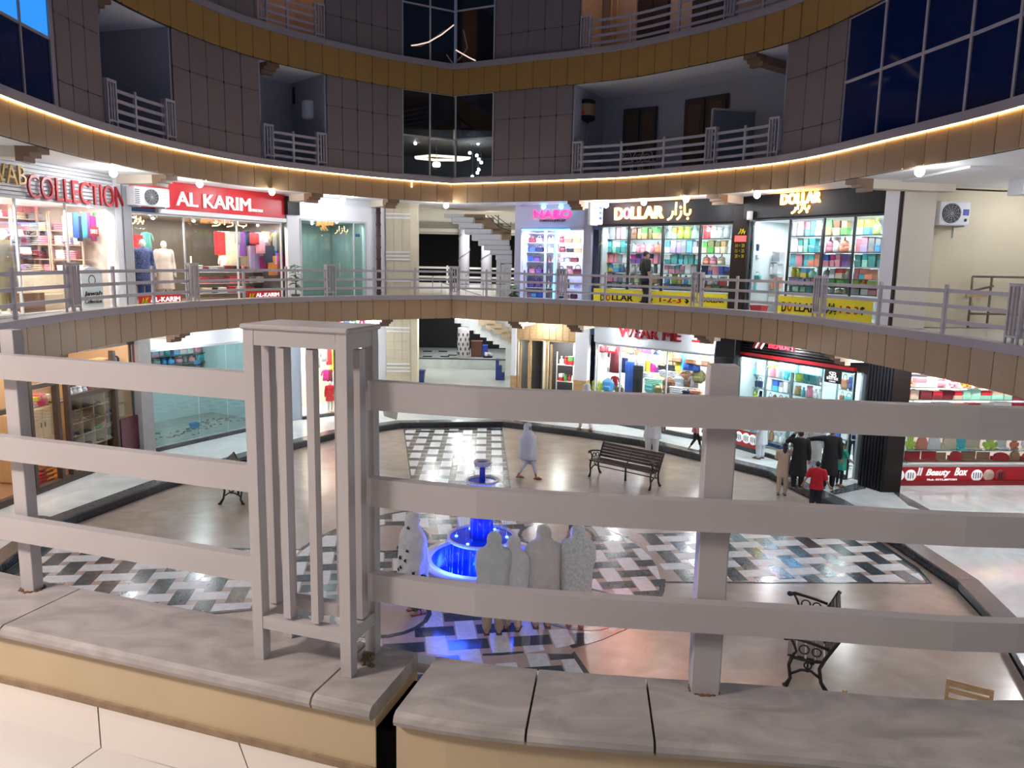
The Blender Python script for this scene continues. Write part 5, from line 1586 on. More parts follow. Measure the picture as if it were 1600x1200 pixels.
# cabinet with clothes pile, plate of bangles
u0, u1 = U(k, 24, .8), U(k, 68, .8)
cab = thing('cabinet', 'plain light wood two door cabinet under a pile of red and yellow clothes', 'cabinet', mw=T)
hc = zg(k, 48, 640, .8)
piece('body', M_CUB, cab, Matrix.Translation(((u0+u1)/2-.2, 1.05, hc/2)), (u1-u0+.4, .5, hc), True)
for i in (0, 1):
    d_ = piece('door', M_CUB, cab, Matrix.Translation((u0-.2+(u1-u0+.4)*(.27+.46*i), .79, hc/2)), ((u1-u0+.4)*.44, .025, hc-.1), True)
    piece('handle', M_INK, cab, Matrix.Translation((u0-.2+(u1-u0+.4)*(.45+.10*i), .765, hc*.75)), (.015, .02, .12))
for i, (x, c, q) in enumerate(((34, 'white', 0), (42, 'red', 0), (52, 'magenta', 0), (60, 'yellow', 0), (40, 'yellow', 1), (50, 'red', 1), (57, 'cream', 1))):
    ware('fold', T, U(k, x, .95)-.1, 1.0, hc+.01+.12*q, .32, .34, .12+.03*(i % 2), c, '%s heap of folded clothes on the light wood cabinet, %s laid' % (c, ORD[i]), 'clothes heaped on the cabinet')
v = .30
for i, (xa, c) in enumerate(((100, 'silver'), (108, 'silver'), (116, 'white'), (124, 'silver'), (132, 'maroon'))):
    ware('jar', T, U(k, xa, v), v+.1, zg(k, 115, 622, v), .16, .16, zg(k, 115, 606, v)-zg(k, 115, 622, v)+.0, c, '%s bangle stand on the tray above the cubbies, %s from left' % (c, ORD[i]), 'bangle stands on the tray')
piece('tray', M_WOODD, dk, Matrix.Translation((U(k, 115, v), v+.1, zg(k, 115, 622, v)-.02)), (1.6, .3, .03))
for i, (x, c) in enumerate(((128, 'orange'), (138, 'orange'), (150, 'coral'), (168, 'grey'), (178, 'navy'), (188, 'grey'))):
    ware('pack' if i > 2 else 'fold', T, U(k, x, .5), .55, zg(k, 160, 580, .5), .34, .3, .34, c, '%s bundle on the top shelf of the dark framed shop, %s from left' % (c, ORD[i]), 'bundles on the top shelf')
piece('top_shelf', M_WOODD, dk, Matrix.Translation(((U(k, 90, .5)+U(k, 203, .5))/2, .5, zg(k, 160, 580, .5)-.03)), (U(k, 203, .5)-U(k, 90, .5), .4, .04))
for i, (x, y, c) in enumerate(((38, 748, 'red'), (48, 755, 'brown'), (55, 742, 'orange'))):
    ware('fold', T, U(k, x, .35), .5, .03, .45, .4, .28+.1*i, c, '%s bundle on the floor inside the dark framed shop, %s from left' % (c, ORD[i]), 'bundles on the shop floor')
# grey pillar
k = 'L2'; T = run_T(k, ZG)
struct('wall_left', MB().box((U(k, 213), -.0, HG/2), (.34, .3, HG)), mat('grey_pillar', (.32, .31, .30), .6, noise=.06), T)
# ---- L2 ground: empty glazed shop
uL, uR = U(k, 221), U(k, 428)
zt = zg(k, 300, 540)
shell(k, uL, uR, ZG, ZG+HG-.1, 4.2, mat('pale_blue_wall', (.62, .72, .74), .5), mat('dusty_floor', (.30, .32, .30), .6, noise=.2, nscale=5), None, 40, (.90, .98, 1), 2)
struct('wall_left', MB().box(((uL+uR)/2, .05, (zt+HG)/2), (uR-uL, .1, HG-zt)), M_WHITE, T)
fr2 = front(k, [uL, U(k, 301), U(k, 347), uR], ZG+.06, ZG+zt, M_GLASSG, M_ALU, fw=.014)
struct('trim_43', MB().box(((uL+uR)/2, -.03, .05), (uR-uL, .14, .1)), M_GRAN, T)
M_TEAL = mat('teal_back_wall', (.22, .36, .38), .5)
struct('wall_shop', MB().box(((uL+uR)/2, 4.0, 2.4), (uR-uL, .05, 1.5)), M_TEAL, T)
t = rack(k, ZG, uL+.1, U(k, 322, 3.4), [1.75, 2.05, 2.35, 2.65], 3.3, 'bluish display shelves at the back of the empty glass shop', M_GSHELF, .4)
for j, z in enumerate((1.75, 2.05, 2.35, 2.65)):
    row(T, uL+.2, U(k, 320, 3.4), 3.5, z, .26, ['jar', 'box', 'bottle', 'carton'], ['turquoise', 'sky blue', 'white', 'grey', 'teal', 'silver', 'pink'], 'shelf %s, back of empty glass shop' % ORD[j], 'goods at the back of the empty glass shop', (.14, .3), .25)
struct('wall_shop', MB().box(((uL+U(k, 336, 3.2))/2, 3.2, .75), (U(k, 336, 3.2)-uL, .06, 1.5)), mat('white_counter', (.75, .8, .8), .3), T)
gt = thing('folding_gate', 'dark folding lattice gate at the back of the empty glass shop', 'gate', mw=T)
u0, u1 = U(k, 345, 2.6), U(k, 400, 2.6)
for i in range(9):
    for sgn in (0, 1):
        a = u0+(u1-u0)*i/9; b = a+(u1-u0)/4.5
        mb = MB().tube([(a if sgn else b, 2.6, .05), (b if sgn else a, 2.6, 1.3)], .02, 4)
        obj('lattice_bar', mb, M_DKFRM, gt)
mb = MB(); random.seed(11)
for _ in range(70):
    u = random.uniform(uL+.3, U(k, 370, 1.5)); v = random.uniform(1.0, 1.9)
    mb.ell((u, v+.3*math.sin(u*2), .03), (random.uniform(.02, .09), random.uniform(.02, .06), random.uniform(.01, .04)), 5, 4)
tag(obj('rubble', mb, mat('rubble_brown', (.22, .17, .12), .9, noise=.4, nscale=20), None, T), 'strip of brown rubble swept on the floor of the empty glass shop', 'debris', kind='stuff')
ware('basket', T, U(k, 296, 1.4), 1.5, .03, .26, .2, .16, 'sky blue', 'small blue basket among the rubble on the empty shop floor', None)
piece('door_sticker', mat('sticker_blue', (.02, .12, .25), .5), fr2, Matrix.Translation((U(k, 301), -.012, zg(k, 301, 570))), (.22, .006, .1))
piece('door_sticker', mat('sticker_blue', (.02, .12, .25), .5), fr2, Matrix.Translation((U(k, 381), -.012, zg(k, 381, 562))), (.16, .006, .1))
# ---- L3 ground: children's clothes shop
k = 'L3'; T = run_T(k, ZG)
uB, uC, uD = U(k, 466), U(k, 575), U(k, 606)
struct('wall_left', MB().box((uB/2-.3, .1, HG/2), (uB+.6, .2, HG)), mat('pale_wall_blue', (.45, .52, .60), .5), T)
struct('wall_left', MB().box(((uC+uD)/2, .1, HG/2), (uD-uC, .2, HG)), M_WHITE, T)
shell(k, uB, uC, ZG, Z_S1, 2.2, mat('childrens_shop_wall', (.78, .68, .58), .5), None, None, 80, (1, .93, .85), 1)
front(k, [uB, (uB+uC)/2, uC], ZG, ZG+2.75, fw=.02)
struct('trim_44', MB().box(((uB+uC)/2, -.03, .05), (uC-uB, .14, .1)), M_GRAN, T)
sg = thing('shop_sign', 'white sign board with multicoloured letters over the childrens clothes shop', 'sign', mw=T)
piece('sign_board', M_WHITE, sg, Matrix.Translation(((uB+uC)/2, -.02, 3.02)), (uC-uB, .1, .5), True)
for i, (ch, c) in enumerate((('1', (.6, .02, .1)), ('1', (.02, .2, .6)), ('2', (.05, .4, .1)), ('0', (.6, .02, .15)))):
    lettering(sg, I4, ch, U(k, 522+12*i), U(k, 531+12*i), 2.85, 3.2, -.075, mat('kids_letter_%d' % i, c, .4), bold=.02, depth=.02)
hang = [(505, 'grey', 545, 565), (512, 'red', 535, 570), (519, 'yellow', 535, 578), (526, 'orange', 535, 575), (506, 'magenta', 577, 595), (513, 'maroon', 577, 596), (520, 'yellow', 572, 585), (540, 'pink', 540, 575), (555, 'teal', 540, 580), (485, 'black', 545, 600), (478, 'white', 545, 580), (492, 'grey', 540, 575)]
for i, (x, c, y0, y1) in enumerate(hang):
    vv = 1.5 if i < 4 else .9
    ware('shirt', T, U(k, x, vv), vv, zg(k, x, y1, vv), .36, .18, zg(k, x, y0, vv)-zg(k, x, y1, vv), c, '%s childrens garment hung in the shop behind the cage pillar, %s in the display' % (c, ORD[i]), 'garments in the childrens shop')
tiled_pillar(ZG, Z_S1, '')
# ---- ground stair hall
struct('wall_hall', MB().box((-5.85, 34.2, ZG+1.6), (.2, 13.4, HG)), M_OFFW)
struct('wall_hall', MB().box((1.2, 34.5, ZG+1.6), (.2, 14.5, HG)), M_OFFW)
struct('floor', MB().box((-2.2, 34, ZG-.02), (7.4, 15, .05)), mat('hall_floor_glossy', (.74, .76, .72), .12))
yp = 37.2
zp = pd(700, 560, yp).z
plat = struct('floor', MB().box((-2.2, yp+2.6, (ZG+zp)/2), (7.2, 5.2, zp-ZG)), M_WALK)
for x, y in ((668, 549), (692, 549), (668, 557), (695, 557), (707, 555)):
    p = pz(x, y, zp)
    piece('black_tile', M_TB, plat, Matrix.Translation((p.x, p.y, zp)), (.45, .5, .01))
piece('edge_strip', M_TB, plat, Matrix.Translation((-2.2, yp, zp-.02)), (7.2, .03, .05))
struct('wall_hall', MB().box((-2.2, 41.9, ZG+1.6), (8, .15, HG)), M_BLACK)
for x, y in ((-3.1, 29.5), (-.6, 29.5), (-1.8, 33.0), (-2.6, 36.0)):
    light('hall_light', 'POINT', (x, y, Z_S1-.2), 38, (.95, 1, 1), 0.07)
light('hall_light', 'AREA', (-1.8, 38.5, Z_S1-.15), 40, (.95, 1, 1), 1.2, (0, 0, 0), 1.5)
# stairs block on the right of the hall
gs = thing('staircase', 'white staircase with tan stepped side at the right of the ground hall', 'staircase')
z6 = lambda X, Y, y: pd(400+X/4, 500+Y/4, y)
ysg = 35.0
for i in range(9):
    xa = 1240+40*i; xb = 1600; ya = 0+22*i; yb = ya+22
    p, q = z6(xa, yb, ysg), z6(xb, ya, ysg)
    piece('step', M_WHITE, gs, Matrix.Translation(((p.x+q.x)/2, ysg+.7, (p.z+q.z)/2)), (q.x-p.x, 1.4, q.z-p.z-.008), True)
p, q = z6(1560, 200, ysg), z6(1600, 190, ysg)
piece('stair_base', M_WHITE, gs, Matrix.Translation(((p.x+q.x)/2, ysg+.7, (ZG+q.z)/2)), (q.x-p.x, 1.2, q.z-ZG))
for i in range(5):
    p, q = z6(1390+47*i, 35+27*i, ysg-.6), z6(1500+40*i, -5+27*i, ysg-.6)
    piece('stringer_block', M_STRI, gs, Matrix.Translation(((p.x+q.x)/2, ysg-.5, (p.z+q.z)/2)), (q.x-p.x, .2, q.z-p.z), True)
pt = pd(724, 547, 37.8)
t = thing('tall_pot', 'tall white pot with dark diamond marks on the hall platform', 'pot', (pt.x, pt.y, zp))
ht = pd(724, 512, 37.8).z-zp
obj('vessel', MB().lathe([(.27, 0), (.29, .06), (.30, ht*.6), (.28, ht), (.24, ht), (.24, ht-.1), (.01, ht-.1)], 24, cap=False), M_FWHITE, t)
mb = MB()
for r_ in range(5):
    for a in range(8):
        q = a*math.pi/4+(r_ % 2)*math.pi/8
        mb.ell((.298*math.cos(q), .298*math.sin(q), .2+ht*.16*r_), (.035, .035, ht*.06), 6, 4)
obj('diamond_marks', mb, M_INK, t)['kind'] = 'stuff'
for nm, x, y, w, h, m, lab in (('crate', 745, 546, .55, .75, mat('crate_brown', (.12, .04, .02), .6), 'dark brown crate beside the tall white pot'), ('crate', 758, 547, .25, .55, mat('crate_blue', (.03, .06, .42), .5), 'narrow blue crate with lit edge beside the brown crate')):
    p = pd(x, y, 38.2)
    t = thing(nm, lab, 'crate', (p.x, p.y, zp))
    obj('body', MB().rbox((0, 0, h/2), (w, .4, h), .02), m, t)
    obj('lid', MB().rbox((0, 0, h+.02), (w+.03, .43, .05), .01), m, t)
p = pd(762, 548, 37.9)
t = thing('pebble_planter', 'low white planter of pebbles on the hall platform', 'planter', (p.x, p.y, zp))
obj('tray', MB().lathe([(.24, 0), (.26, .08), (.22, .08), (.01, .05)], 16, cap=False), M_INK, t)
mb = MB(); random.seed(2)
for _ in range(22):
    a, r = random.uniform(0, 6.28), random.uniform(0, .2)
    mb.ell((r*math.cos(a), r*math.sin(a), .09+random.uniform(0, .22)*(1-r*3)), (.06, .06, .05), 7, 5)
obj('pebbles', mb, M_WHITE, t)['kind'] = 'stuff'
bs = thing('step_block', 'small dark blue stepped block at the foot of the ground staircase', 'step stool', tuple(pd(777, 577, 34.0).xy)+(ZG+.03,))
for i in range(3):
    obj('step', MB().rbox((.13*i, 0, .45-.15*i), (.14, .5, .9-.3*i), .01), mat('deep_blue_paint', (.015, .03, .18), .5), bs)
p = pz(651, 600, ZG)
t = thing('trash_bin', 'dark blue plastic trash bin with lid beside the tiled pillar', 'bin', (p.x+.12, p.y-.15, ZG))
obj('body', MB().loft([[Vector((a*w, b*w, z)) for a, b in ((-1, -1), (1, -1), (1, 1), (-1, 1))] for z, w in ((0, .19), (.55, .24))], 0, False), mat('bin_blue', (.01, .03, .16), .5), t)
obj('lid', MB().rbox((0, 0, .58), (.54, .54, .07), .03), mat('bin_blue', (.01, .03, .16), .5), t)
# ---- R1 ground: wooden headed shop
k = 'R1'; T = run_T(k, ZG)
u0, u1, u2, u3 = 0.02, U(k, 811), U(k, 905), U(k, 925)
wb = zg(k, 804, 586)
struct('wall_column', MB().box(((u0+u1)/2, .0, HG/2+.4), (u1-u0, .3, HG-.8)), M_WHITE, T)
struct('trim_45', MB().box(((u0+u1)/2, -.01, wb/2), (u1-u0+.02, .33, wb)), M_WOODL, T)
struct('wall_column', MB().box(((u2+u3)/2, .0, HG/2+.4), (u3-u2, .3, HG-.8)), M_WHITE, T)
wb2 = zg(k, 914, 594)
struct('trim_46', MB().box(((u2+u3)/2, -.01, wb2/2), (u3-u2+.02, .33, wb2)), M_WOODL, T)
zt = zg(k, 860, 531)
hd = thing('wooden_header', 'light wooden plank header over the glass doors under the first gallery', 'sign board', mw=T)
for i in range(9):
    piece('plank', M_WOODL, hd, Matrix.Translation((u1+(u2-u1)*(i+.5)/9, .0+.004*(i % 2), (zt+HG)/2)), ((u2-u1)/9-.008, .14, HG-zt), True)
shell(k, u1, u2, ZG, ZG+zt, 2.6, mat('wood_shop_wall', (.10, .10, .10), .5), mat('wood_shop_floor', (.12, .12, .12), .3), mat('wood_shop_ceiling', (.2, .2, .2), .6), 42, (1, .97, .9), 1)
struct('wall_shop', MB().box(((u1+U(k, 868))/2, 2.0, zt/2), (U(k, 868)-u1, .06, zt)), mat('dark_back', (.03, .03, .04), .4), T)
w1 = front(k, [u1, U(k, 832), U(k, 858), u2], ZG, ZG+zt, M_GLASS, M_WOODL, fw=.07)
for xa, xb in ((817, 831), (859, 866)):
    for x in (xa, xb):
        piece('door_stile', M_WOODL, w1, Matrix.Translation((U(k, x), -.05, 1.25)), (.07, .05, 2.4))
struct('wall_shop', MB().box(((U(k, 868)+u2)/2, 1.9, zt/2), (u2-U(k, 868), .06, zt)), M_WHITE, T)
rack(k, ZG, U(k, 874, 1.2), U(k, 902, 1.2), [.3, 1.0, 1.6], 1.2, 'white glass shelf of small goods in the wooden headed shop', M_SHELFW, .35)
for j, z in enumerate((.3, 1.0, 1.6)):
    row(T, U(k, 875, 1.2), U(k, 901, 1.2), 1.35, z, .34, ['bottle', 'jar', 'box'], ['white', 'green', 'red', 'cream'], 'shelf %s up in the wooden headed shop' % ORD[j], 'goods in the wooden headed shop', (.1, .2), .2)
# ---- R2 ground: bags and clothes shop
k = 'R2'; T = run_T(k, ZG)
uL, uR = 0.0, U(k, 1129)
zt = zg(k, 1030, 545)
sg = thing('shop_sign', 'pale grey sign board with raised red capital letters', 'sign', mw=T)
piece('sign_board', mat('sign_pale', (.50, .53, .56), .4), sg, Matrix.Translation(((uL+uR)/2, 0.0, (zt+HG)/2)), (uR-uL, 0.16, HG-zt), True)
lettering(sg, I4, 'WEAR ME', U(k, 975), U(k, 1073), zg(k, 1022, 530), zg(k, 1022, 513), -.09, M_LETR, bold=.015, depth=.08)
piece('small_red_line', M_LETR, sg, Matrix.Translation(((U(k, 1090)+U(k, 1116))/2, -.09, zg(k, 1103, 534))), (U(k, 1116)-U(k, 1090), .02, .06))
shell(k, uL, uR, ZG, ZG+zt, 2.6, mat('bag_shop_wall', (.62, .62, .60), .5), None, None, 95, (.95, .98, 1), 2)
front(k, [uL+.05, U(k, 976), U(k, 1050), uR], ZG, ZG+zt, fw=.035)
struct('trim_47', MB().box(((uL+uR)/2, -.05, .06), (uR-uL, .14, .12)), M_GRAN, T)
cur = thing('curtain', 'cream lit curtain at the back of the bag shop', 'curtain', mw=T)
rings = []
n_ = 60
for z in (0.9, zt-.1):
    rings.append([Vector((U(k, 1026, 2.2)+(U(k, 1075, 2.2)-U(k, 1026, 2.2))*i/n_, 2.2+.04*math.sin(i*1.1), z)) for i in range(n_+1)])
obj('drape', MB().loft(rings, closed=False, cap=False), mat('curtain_cream', (.75, .58, .34), .8), cur)
things_ = [('bag', 934, 548, 533, 'black', .3, .3), ('bag', 944, 551, 536, 'maroon', .3, .34), ('bag', 953, 551, 537, 'maroon', .35, .3), ('shirt', 966, 583, 530, 'maroon', .35, .55), ('bag', 940, 538, 529, 'lilac', .5, .24),
           ('shirt', 946, 577, 556, 'grey', .9, .4), ('bag', 940, 565, 552, 'white', .8, .28), ('bag', 950, 566, 553, 'white', .8, .28), ('bag', 943, 582, 569, 'white', .8, .28), ('bag', 953, 582, 570, 'silver', .8, .28),
           ('bag', 981, 550, 536, 'brown', .4, .3), ('bag', 990, 553, 540, 'olive', .4, .3), ('cloth', 995, 555, 535, 'lilac', .5, .3), ('cloth', 1015, 552, 535, 'purple', .6, .7), ('bag', 1004, 556, 543, 'brown', .5, .3),
           ('cloth', 981, 583, 560, 'navy', .5, .3), ('cloth', 991, 615, 566, 'blue', .3, .36), ('cloth', 1004, 615, 572, 'black', .3, .4), ('shirt', 994, 566, 555, 'white', .4, .34), ('shirt', 1007, 570, 550, 'silver', .5, .4),
           ('cloth', 1019, 587, 565, 'yellow', .7, .2), ('pack', 1023, 583, 568, 'magenta', .8, .4), ('bag', 1033, 583, 570, 'purple', .9, .3), ('bag', 1042, 580, 568, 'black', .9, .3), ('bag', 1055, 582, 565, 'black', .5, .35),
           ('shirt', 1066, 562, 548, 'tan', .5, .3), ('bag', 1065, 567, 555, 'brown', .4, .34), ('cloth', 1068, 580, 560, 'yellow', .5, .24), ('cloth', 1075, 578, 552, 'turquoise', .5, .22), ('cloth', 1089, 580, 549, 'blue', .35, .62),
           ('bag', 1087, 570, 557, 'brown', .25, .34), ('bag', 1103, 573, 556, 'tan', .3, .34), ('bag', 1112, 574, 558, 'brown', .3, .36), ('bag', 1122, 574, 560, 'tan', .3, .34), ('bag', 1108, 560, 549, 'yellow', .35, .2),
           ('pack', 939, 614, 594, 'lime', .3, .46), ('pack', 957, 614, 593, 'sky blue', .3, .46), ('bag', 975, 614, 602, 'olive', .35, .34), ('shirt', 968, 605, 588, 'red', .5, .36),
           ('fold', 1022, 592, 583, 'white', .5, .5), ('fold', 1030, 602, 592, 'mint', .5, .6), ('pack', 1024, 615, 600, 'teal', .4, .4), ('bag', 1037, 616, 602, 'olive', .35, .3), ('pack', 1055, 616, 592, 'brown', .3, .5), ('pack', 1070, 609, 588, 'grey', .35, .36),
           ('fold', 1052, 590, 580, 'silver', .5, .6), ('pack', 1083, 606, 582, 'brown', .6, .6), ('shirt', 1095, 607, 588, 'silver', .5, .42), ('pack', 1101, 600, 578, 'olive', .4, .42), ('bag', 1079, 618, 608, 'black', .3, .5), ('bag', 1092, 620, 609, 'navy', .3, .5), ('bag', 1099, 617, 609, 'coral', .25, .4), ('fold', 1068, 618, 605, 'white', .3, .5)]
things_.sort(key=lambda q: q[1])
cnt_ = {}
for kd, x, y0, y1, c, vv, w in things_:
    z0, z1 = zg(k, x, y0, vv), zg(k, x, y1, vv)
    rw_ = 'top' if y0 < 558 else ('second' if y0 < 572 else ('third' if y0 < 596 else 'bottom'))
    cnt_[rw_] = cnt_.get(rw_, -1)+1
    ware(kd, T, U(k, x, vv), vv, max(.03, z0), w, w*.5, z1-z0, c, '%s %s, %s thing from left in %s row of the bag shop' % (c, kindword(kd), ORD[min(cnt_[rw_], 19)], rw_), 'wares in the bag shop window')
for i, (x, y, c, s) in enumerate(((987/1, 547, M_RED, 'SALE'), (1032, 552, M_WHITE, 'SALE'))):
    x = (961, 1032)[i]
    t = thing('sale_sign', ('small red sale card hanging left in the bag shop window', 'white sale card hanging in the middle of the bag shop window')[i], 'sign', mw=T)
    piece('card', c, t, Matrix.Translation((U(k, x, .2), .2, zg(k, x, y, .2))), (.34, .015, .22))
    lettering(t, I4, s, U(k, x, .19)-.13, U(k, x, .19)+.13, zg(k, x, y, .19)-.05, zg(k, x, y, .19)+.05, .19, (M_LETW, mat('ink_blue', (.02, .1, .4), .5))[i], depth=.008)
# ---- R3 ground: black slatted shop
struct('wall_right', MB().box(((U('R2', 1129)+U('R2', 1160))/2, .0, HG/2), (U('R2', 1160)-U('R2', 1129), .36, HG)), M_BLACK, T)
tag(box_on('R2', ZG, 'black_header_box', (U('R2', 1146, -.3)+.02, -.3, HG-.36), (.62, .5, .62), M_BLACK, None, .02), 'black box sign end jutting out beside the pale grey sign board', 'sign')
k = 'R3'; T = run_T(k, ZG)
uL, uR = U(k, 1161), U(k, 1352)
zt = zg(k, 1255, 568)
sg = thing('shop_sign', 'black slatted sign board with red and white letters and a red line below', 'sign', mw=T)
ns = 6
for i in range(ns):
    piece('slat', M_BLACK, sg, Matrix.Translation(((uL+U(k, 1385))/2, -.02, zt+.12+(HG-zt-.12)*(i+.5)/ns)), (U(k, 1385)-uL, .12, (HG-zt-.12)/ns-.035), True)
piece('backing_board', M_GAP, sg, Matrix.Translation(((uL+U(k, 1385))/2, .06, (zt+HG)/2)), (U(k, 1385)-uL, .06, HG-zt))
piece('red_line', M_RED, sg, Matrix.Translation(((uL+uR)/2, -.03, zt+.05)), (uR-uL, .12, .08))
lettering(sg, I4, 'BEAUTY', U(k, 1215), U(k, 1257), zg(k, 1236, 547.5), zg(k, 1236, 537), -.08, mat('letter_red_lit', (.8, .05, .08), .4, emit=.7, ecol=(.9, .06, .1)), bold=.01, depth=.06)
for i, m in enumerate((M_LETR, M_LETW, M_LETR, M_LETW)):
    piece('slanted_stripe', m, sg, Matrix.Translation((U(k, 1193+4.2*i), -.10, zg(k, 1199, 537))) @ Matrix.Rotation(R(32), 4, 'Y'), (.05, .03, .34))
shell(k, uL, uR, ZG, ZG+zt, 2.3, mat('beauty_shop_wall', (.44, .52, .54), .5), None, None, 85, (.88, .98, 1), 2)
front(k, [uL+.04, U(k, 1250), U(k, 1322), uR], ZG, ZG+zt, frame=M_DKFRM, fw=.02)
zz_ = [zg(k, 1255, y, .7) for y in (735, 705, 672, 645, 620, 598)]
v = .7
zs = [max(.1, q) for q in (zz_)]+[zt-.05]
for i, (xa, xb) in enumerate(((1166, 1208), (1208, 1250), (1250, 1300), (1322, 1350))):
    ua, ub = U(k, xa, v), U(k, xb, v)
    rack(k, ZG, ua+.02, ub-.02, zs[:-1], v, 'glass shelf bay %s from left in the black slatted shop' % ORD[i], M_GSHELF, .3)
    for j, z in enumerate(zs[:-1]):
        kinds, cols = [(['bag', 'pack'], ['black', 'black', 'olive', 'navy', 'brown']), (['carton', 'box'], ['turquoise', 'white', 'blue', 'grey']), (['bottle', 'jar', 'plush'], ['silver', 'white', 'turquoise', 'pink', 'tan']), (['bag', 'carton', 'plush'], ['black', 'teal', 'brown', 'grey', 'lime'])][(i+j) % 4]
        row(T, ua+.02, ub-.02, v+.12, z, (zs[j+1]-z)*.85, kinds, cols, 'shelf %s, bay %s, slatted shop' % (ORD[j], ORD[i]), 'wares in the black slatted shop', (.12, .24), .22, .7)
ware('plush', T, U(k, 1217, .3), .35, zg(k, 1217, 577, .3), .3, .26, .3, 'yellow', 'round yellow plush toy with pale eyes hanging near the top of the black slatted shop', None)
for i, (xa, xb) in enumerate(((1229, 1259), (1261, 1293))):
    ua, ub = U(k, xa, .25), U(k, xb, .25)
    ware('carton', T, (ua+ub)/2, .3, zg(k, (xa+xb)/2, 583+4*i, .25), ub-ua, .12, .26, 'sky blue', '%s of the two long blue cartons at the top of the black slatted shop window' % ('left', 'right')[i], 'long blue cartons')
t = thing('hanging_sign', 'small black hanging sign with white double letter emblem in the slatted shop', 'sign', mw=T)
ua, ub, zA, zB = U(k, 1303, -.05), U(k, 1330, -.05), zg(k, 1317, 601, -.05), zg(k, 1317, 580, -.05)
piece('sign_board', M_INK, t, Matrix.Translation(((ua+ub)/2, -.06, (zA+zB)/2)), (ub-ua, .02, zB-zA))
for q, nm in ((0, 'S'), (1, 'B')):
    lettering(t, I4, nm, (ua+ub)/2-.11+.10*q, (ua+ub)/2+.01+.10*q, zA+(zB-zA)*.45, zB-.05, -.075, M_LETW, depth=.008)
lettering(t, I4, 'BEAUTY BOX', ua+.08, ub-.08, zA+.08, zA+.15, -.075, M_LETW, depth=.008)
lettering(t, I4, 'COSMETICS', ua+.15, ub-.15, zA+.025, zA+.055, -.075, M_LETW, depth=.008)
# red strip with round pictures at the foot of the window
t = thing('strip_sign', 'red strip with round pale pictures at the foot of the black slatted shop', 'sign', mw=T)
ua, ub = U(k, 1151, -.05), U(k, 1202, -.05)
zA, zB = .12, zg(k, 1175, 676, -.05)
piece('sign_board', M_RED, t, Matrix.Translation(((ua+ub)/2, -.05, (zA+zB)/2)), (ub-ua, .02, zB-zA))
def roundpic(parent, u, z, r, v, m, bars):
    d = obj('round_picture', MB().lathe([(r, 0), (r, .008), (.005, .008)], 22, cap=False), m, parent, Matrix.Translation((u, v, z)) @ Matrix.Rotation(R(90), 4, 'X'))
    for i in range(bars):
        a = (i-(bars-1)/2)*r*.42
        piece('brush', M_INK, d, Matrix.Translation((a, 0, .012)) , (r*.14, r*1.1*(1-.1*abs(i-1)), .006))
for i, x in enumerate((1160, 1172, 1184, 1195)):
    roundpic(t, U(k, x, -.06), zg(k, x, 684+2.8*(i), -.06), .15, -.062, M_LETW, 3)
struct('trim_48', MB().box(((uL+uR)/2, -.04, .05), (uR-uL, .12, .1)), M_GRAN, T)
# fluted black pillar, brown pillar
pb0, pb1, pb2 = pz(1340, 757, ZG), pz(1379, 769, ZG), pz(1406, 770, ZG)
c_ = struct('wall_pillar', MB().prism([tuple(p.xy) for p in (pb0, pb1, pb1+Vector((.5, .5, 0)), pb0+Vector((.6, .5, 0)))], ZG, Z_S1), M_BLACK)
for i in range(8):
    p = pb0.lerp(pb1, (i+.5)/8)
    piece('flute', M_BLACK, c_, Matrix.Translation((p.x-.01, p.y-.015, (ZG+Z_S1)/2)) @ Matrix.Rotation(math.atan2(pb1.y-pb0.y, pb1.x-pb0.x), 4, 'Z'), (.055, .05, Z_S1-ZG), True)
struct('wall_pillar', MB().prism([tuple(p.xy) for p in (pb1, pb2, pb2+Vector((.1, .6, 0)), pb1+Vector((.1, .6, 0)))], ZG, Z_S1), M_BROWN)
# ---- R4 ground: beauty counter shop facing the plaza
k = 'R4'; T = run_T(k, ZG)
uL, uR = .02, 5.0
zb = zg(k, 1500, 729)
t = thing('strip_sign', 'long red base strip with white script and round pictures under the beauty counter', 'sign', mw=T)
piece('sign_board', M_RED, t, Matrix.Translation(((uL+uR)/2, -.0, (.12+zb)/2)), (uR-uL, .08, zb-.12))
piece('plinth', mat('plinth_red', (.30, .008, .015), .4), t, Matrix.Translation(((uL+uR)/2, -.02, .06)), (uR-uL, .12, .12))
lettering(t, I4, 'Beauty', U(k, 1479), U(k, 1518), zg(k, 1500, 745), zg(k, 1500, 732), -.045, M_LETW, bold=.02, depth=.012, shear=.35)
lettering(t, I4, 'Box', U(k, 1525), U(k, 1546), zg(k, 1535, 742), zg(k, 1535, 730), -.045, M_LETW, bold=.02, depth=.012, shear=.35)
lettering(t, I4, 'Mob: 0332-8873783', U(k, 1482), U(k, 1530), zg(k, 1505, 750.5), zg(k, 1505, 747), -.045, M_LETW, bold=.005, depth=.01)
for i, x in enumerate((1416, 1434.5, 1454, 1562, 1581, 1600)):
    roundpic(t, U(k, x), zg(k, x, 743-.12*(i)-.0*i, -.05), .145, -.045, (M_LETW, M_LETW, M_LETW, M_LETW, mat('disc_pink', (.75, .5, .4), .5), mat('disc_red', (.3, .03, .03), .5))[i], (2, 3, 3, 4, 0, 2)[i])
for i in range(2):
    piece('lipstick', M_LETW, t, Matrix.Translation((U(k, 1467+4*i), -.046, zg(k, 1469, 736))) @ Matrix.Rotation(R(12), 4, 'Y'), (.035, .012, .2))
shell(k, uL, uR, ZG, Z_S1, 1.6, mat('beauty_counter_wall', (.72, .66, .62), .5), None, None, 120, (1, .97, .95), 2)
piece('header', M_RED, t, Matrix.Translation(((uL+uR)/2, .02, zg(k, 1450, 583)+.18)), (uR-uL, .08, .36))
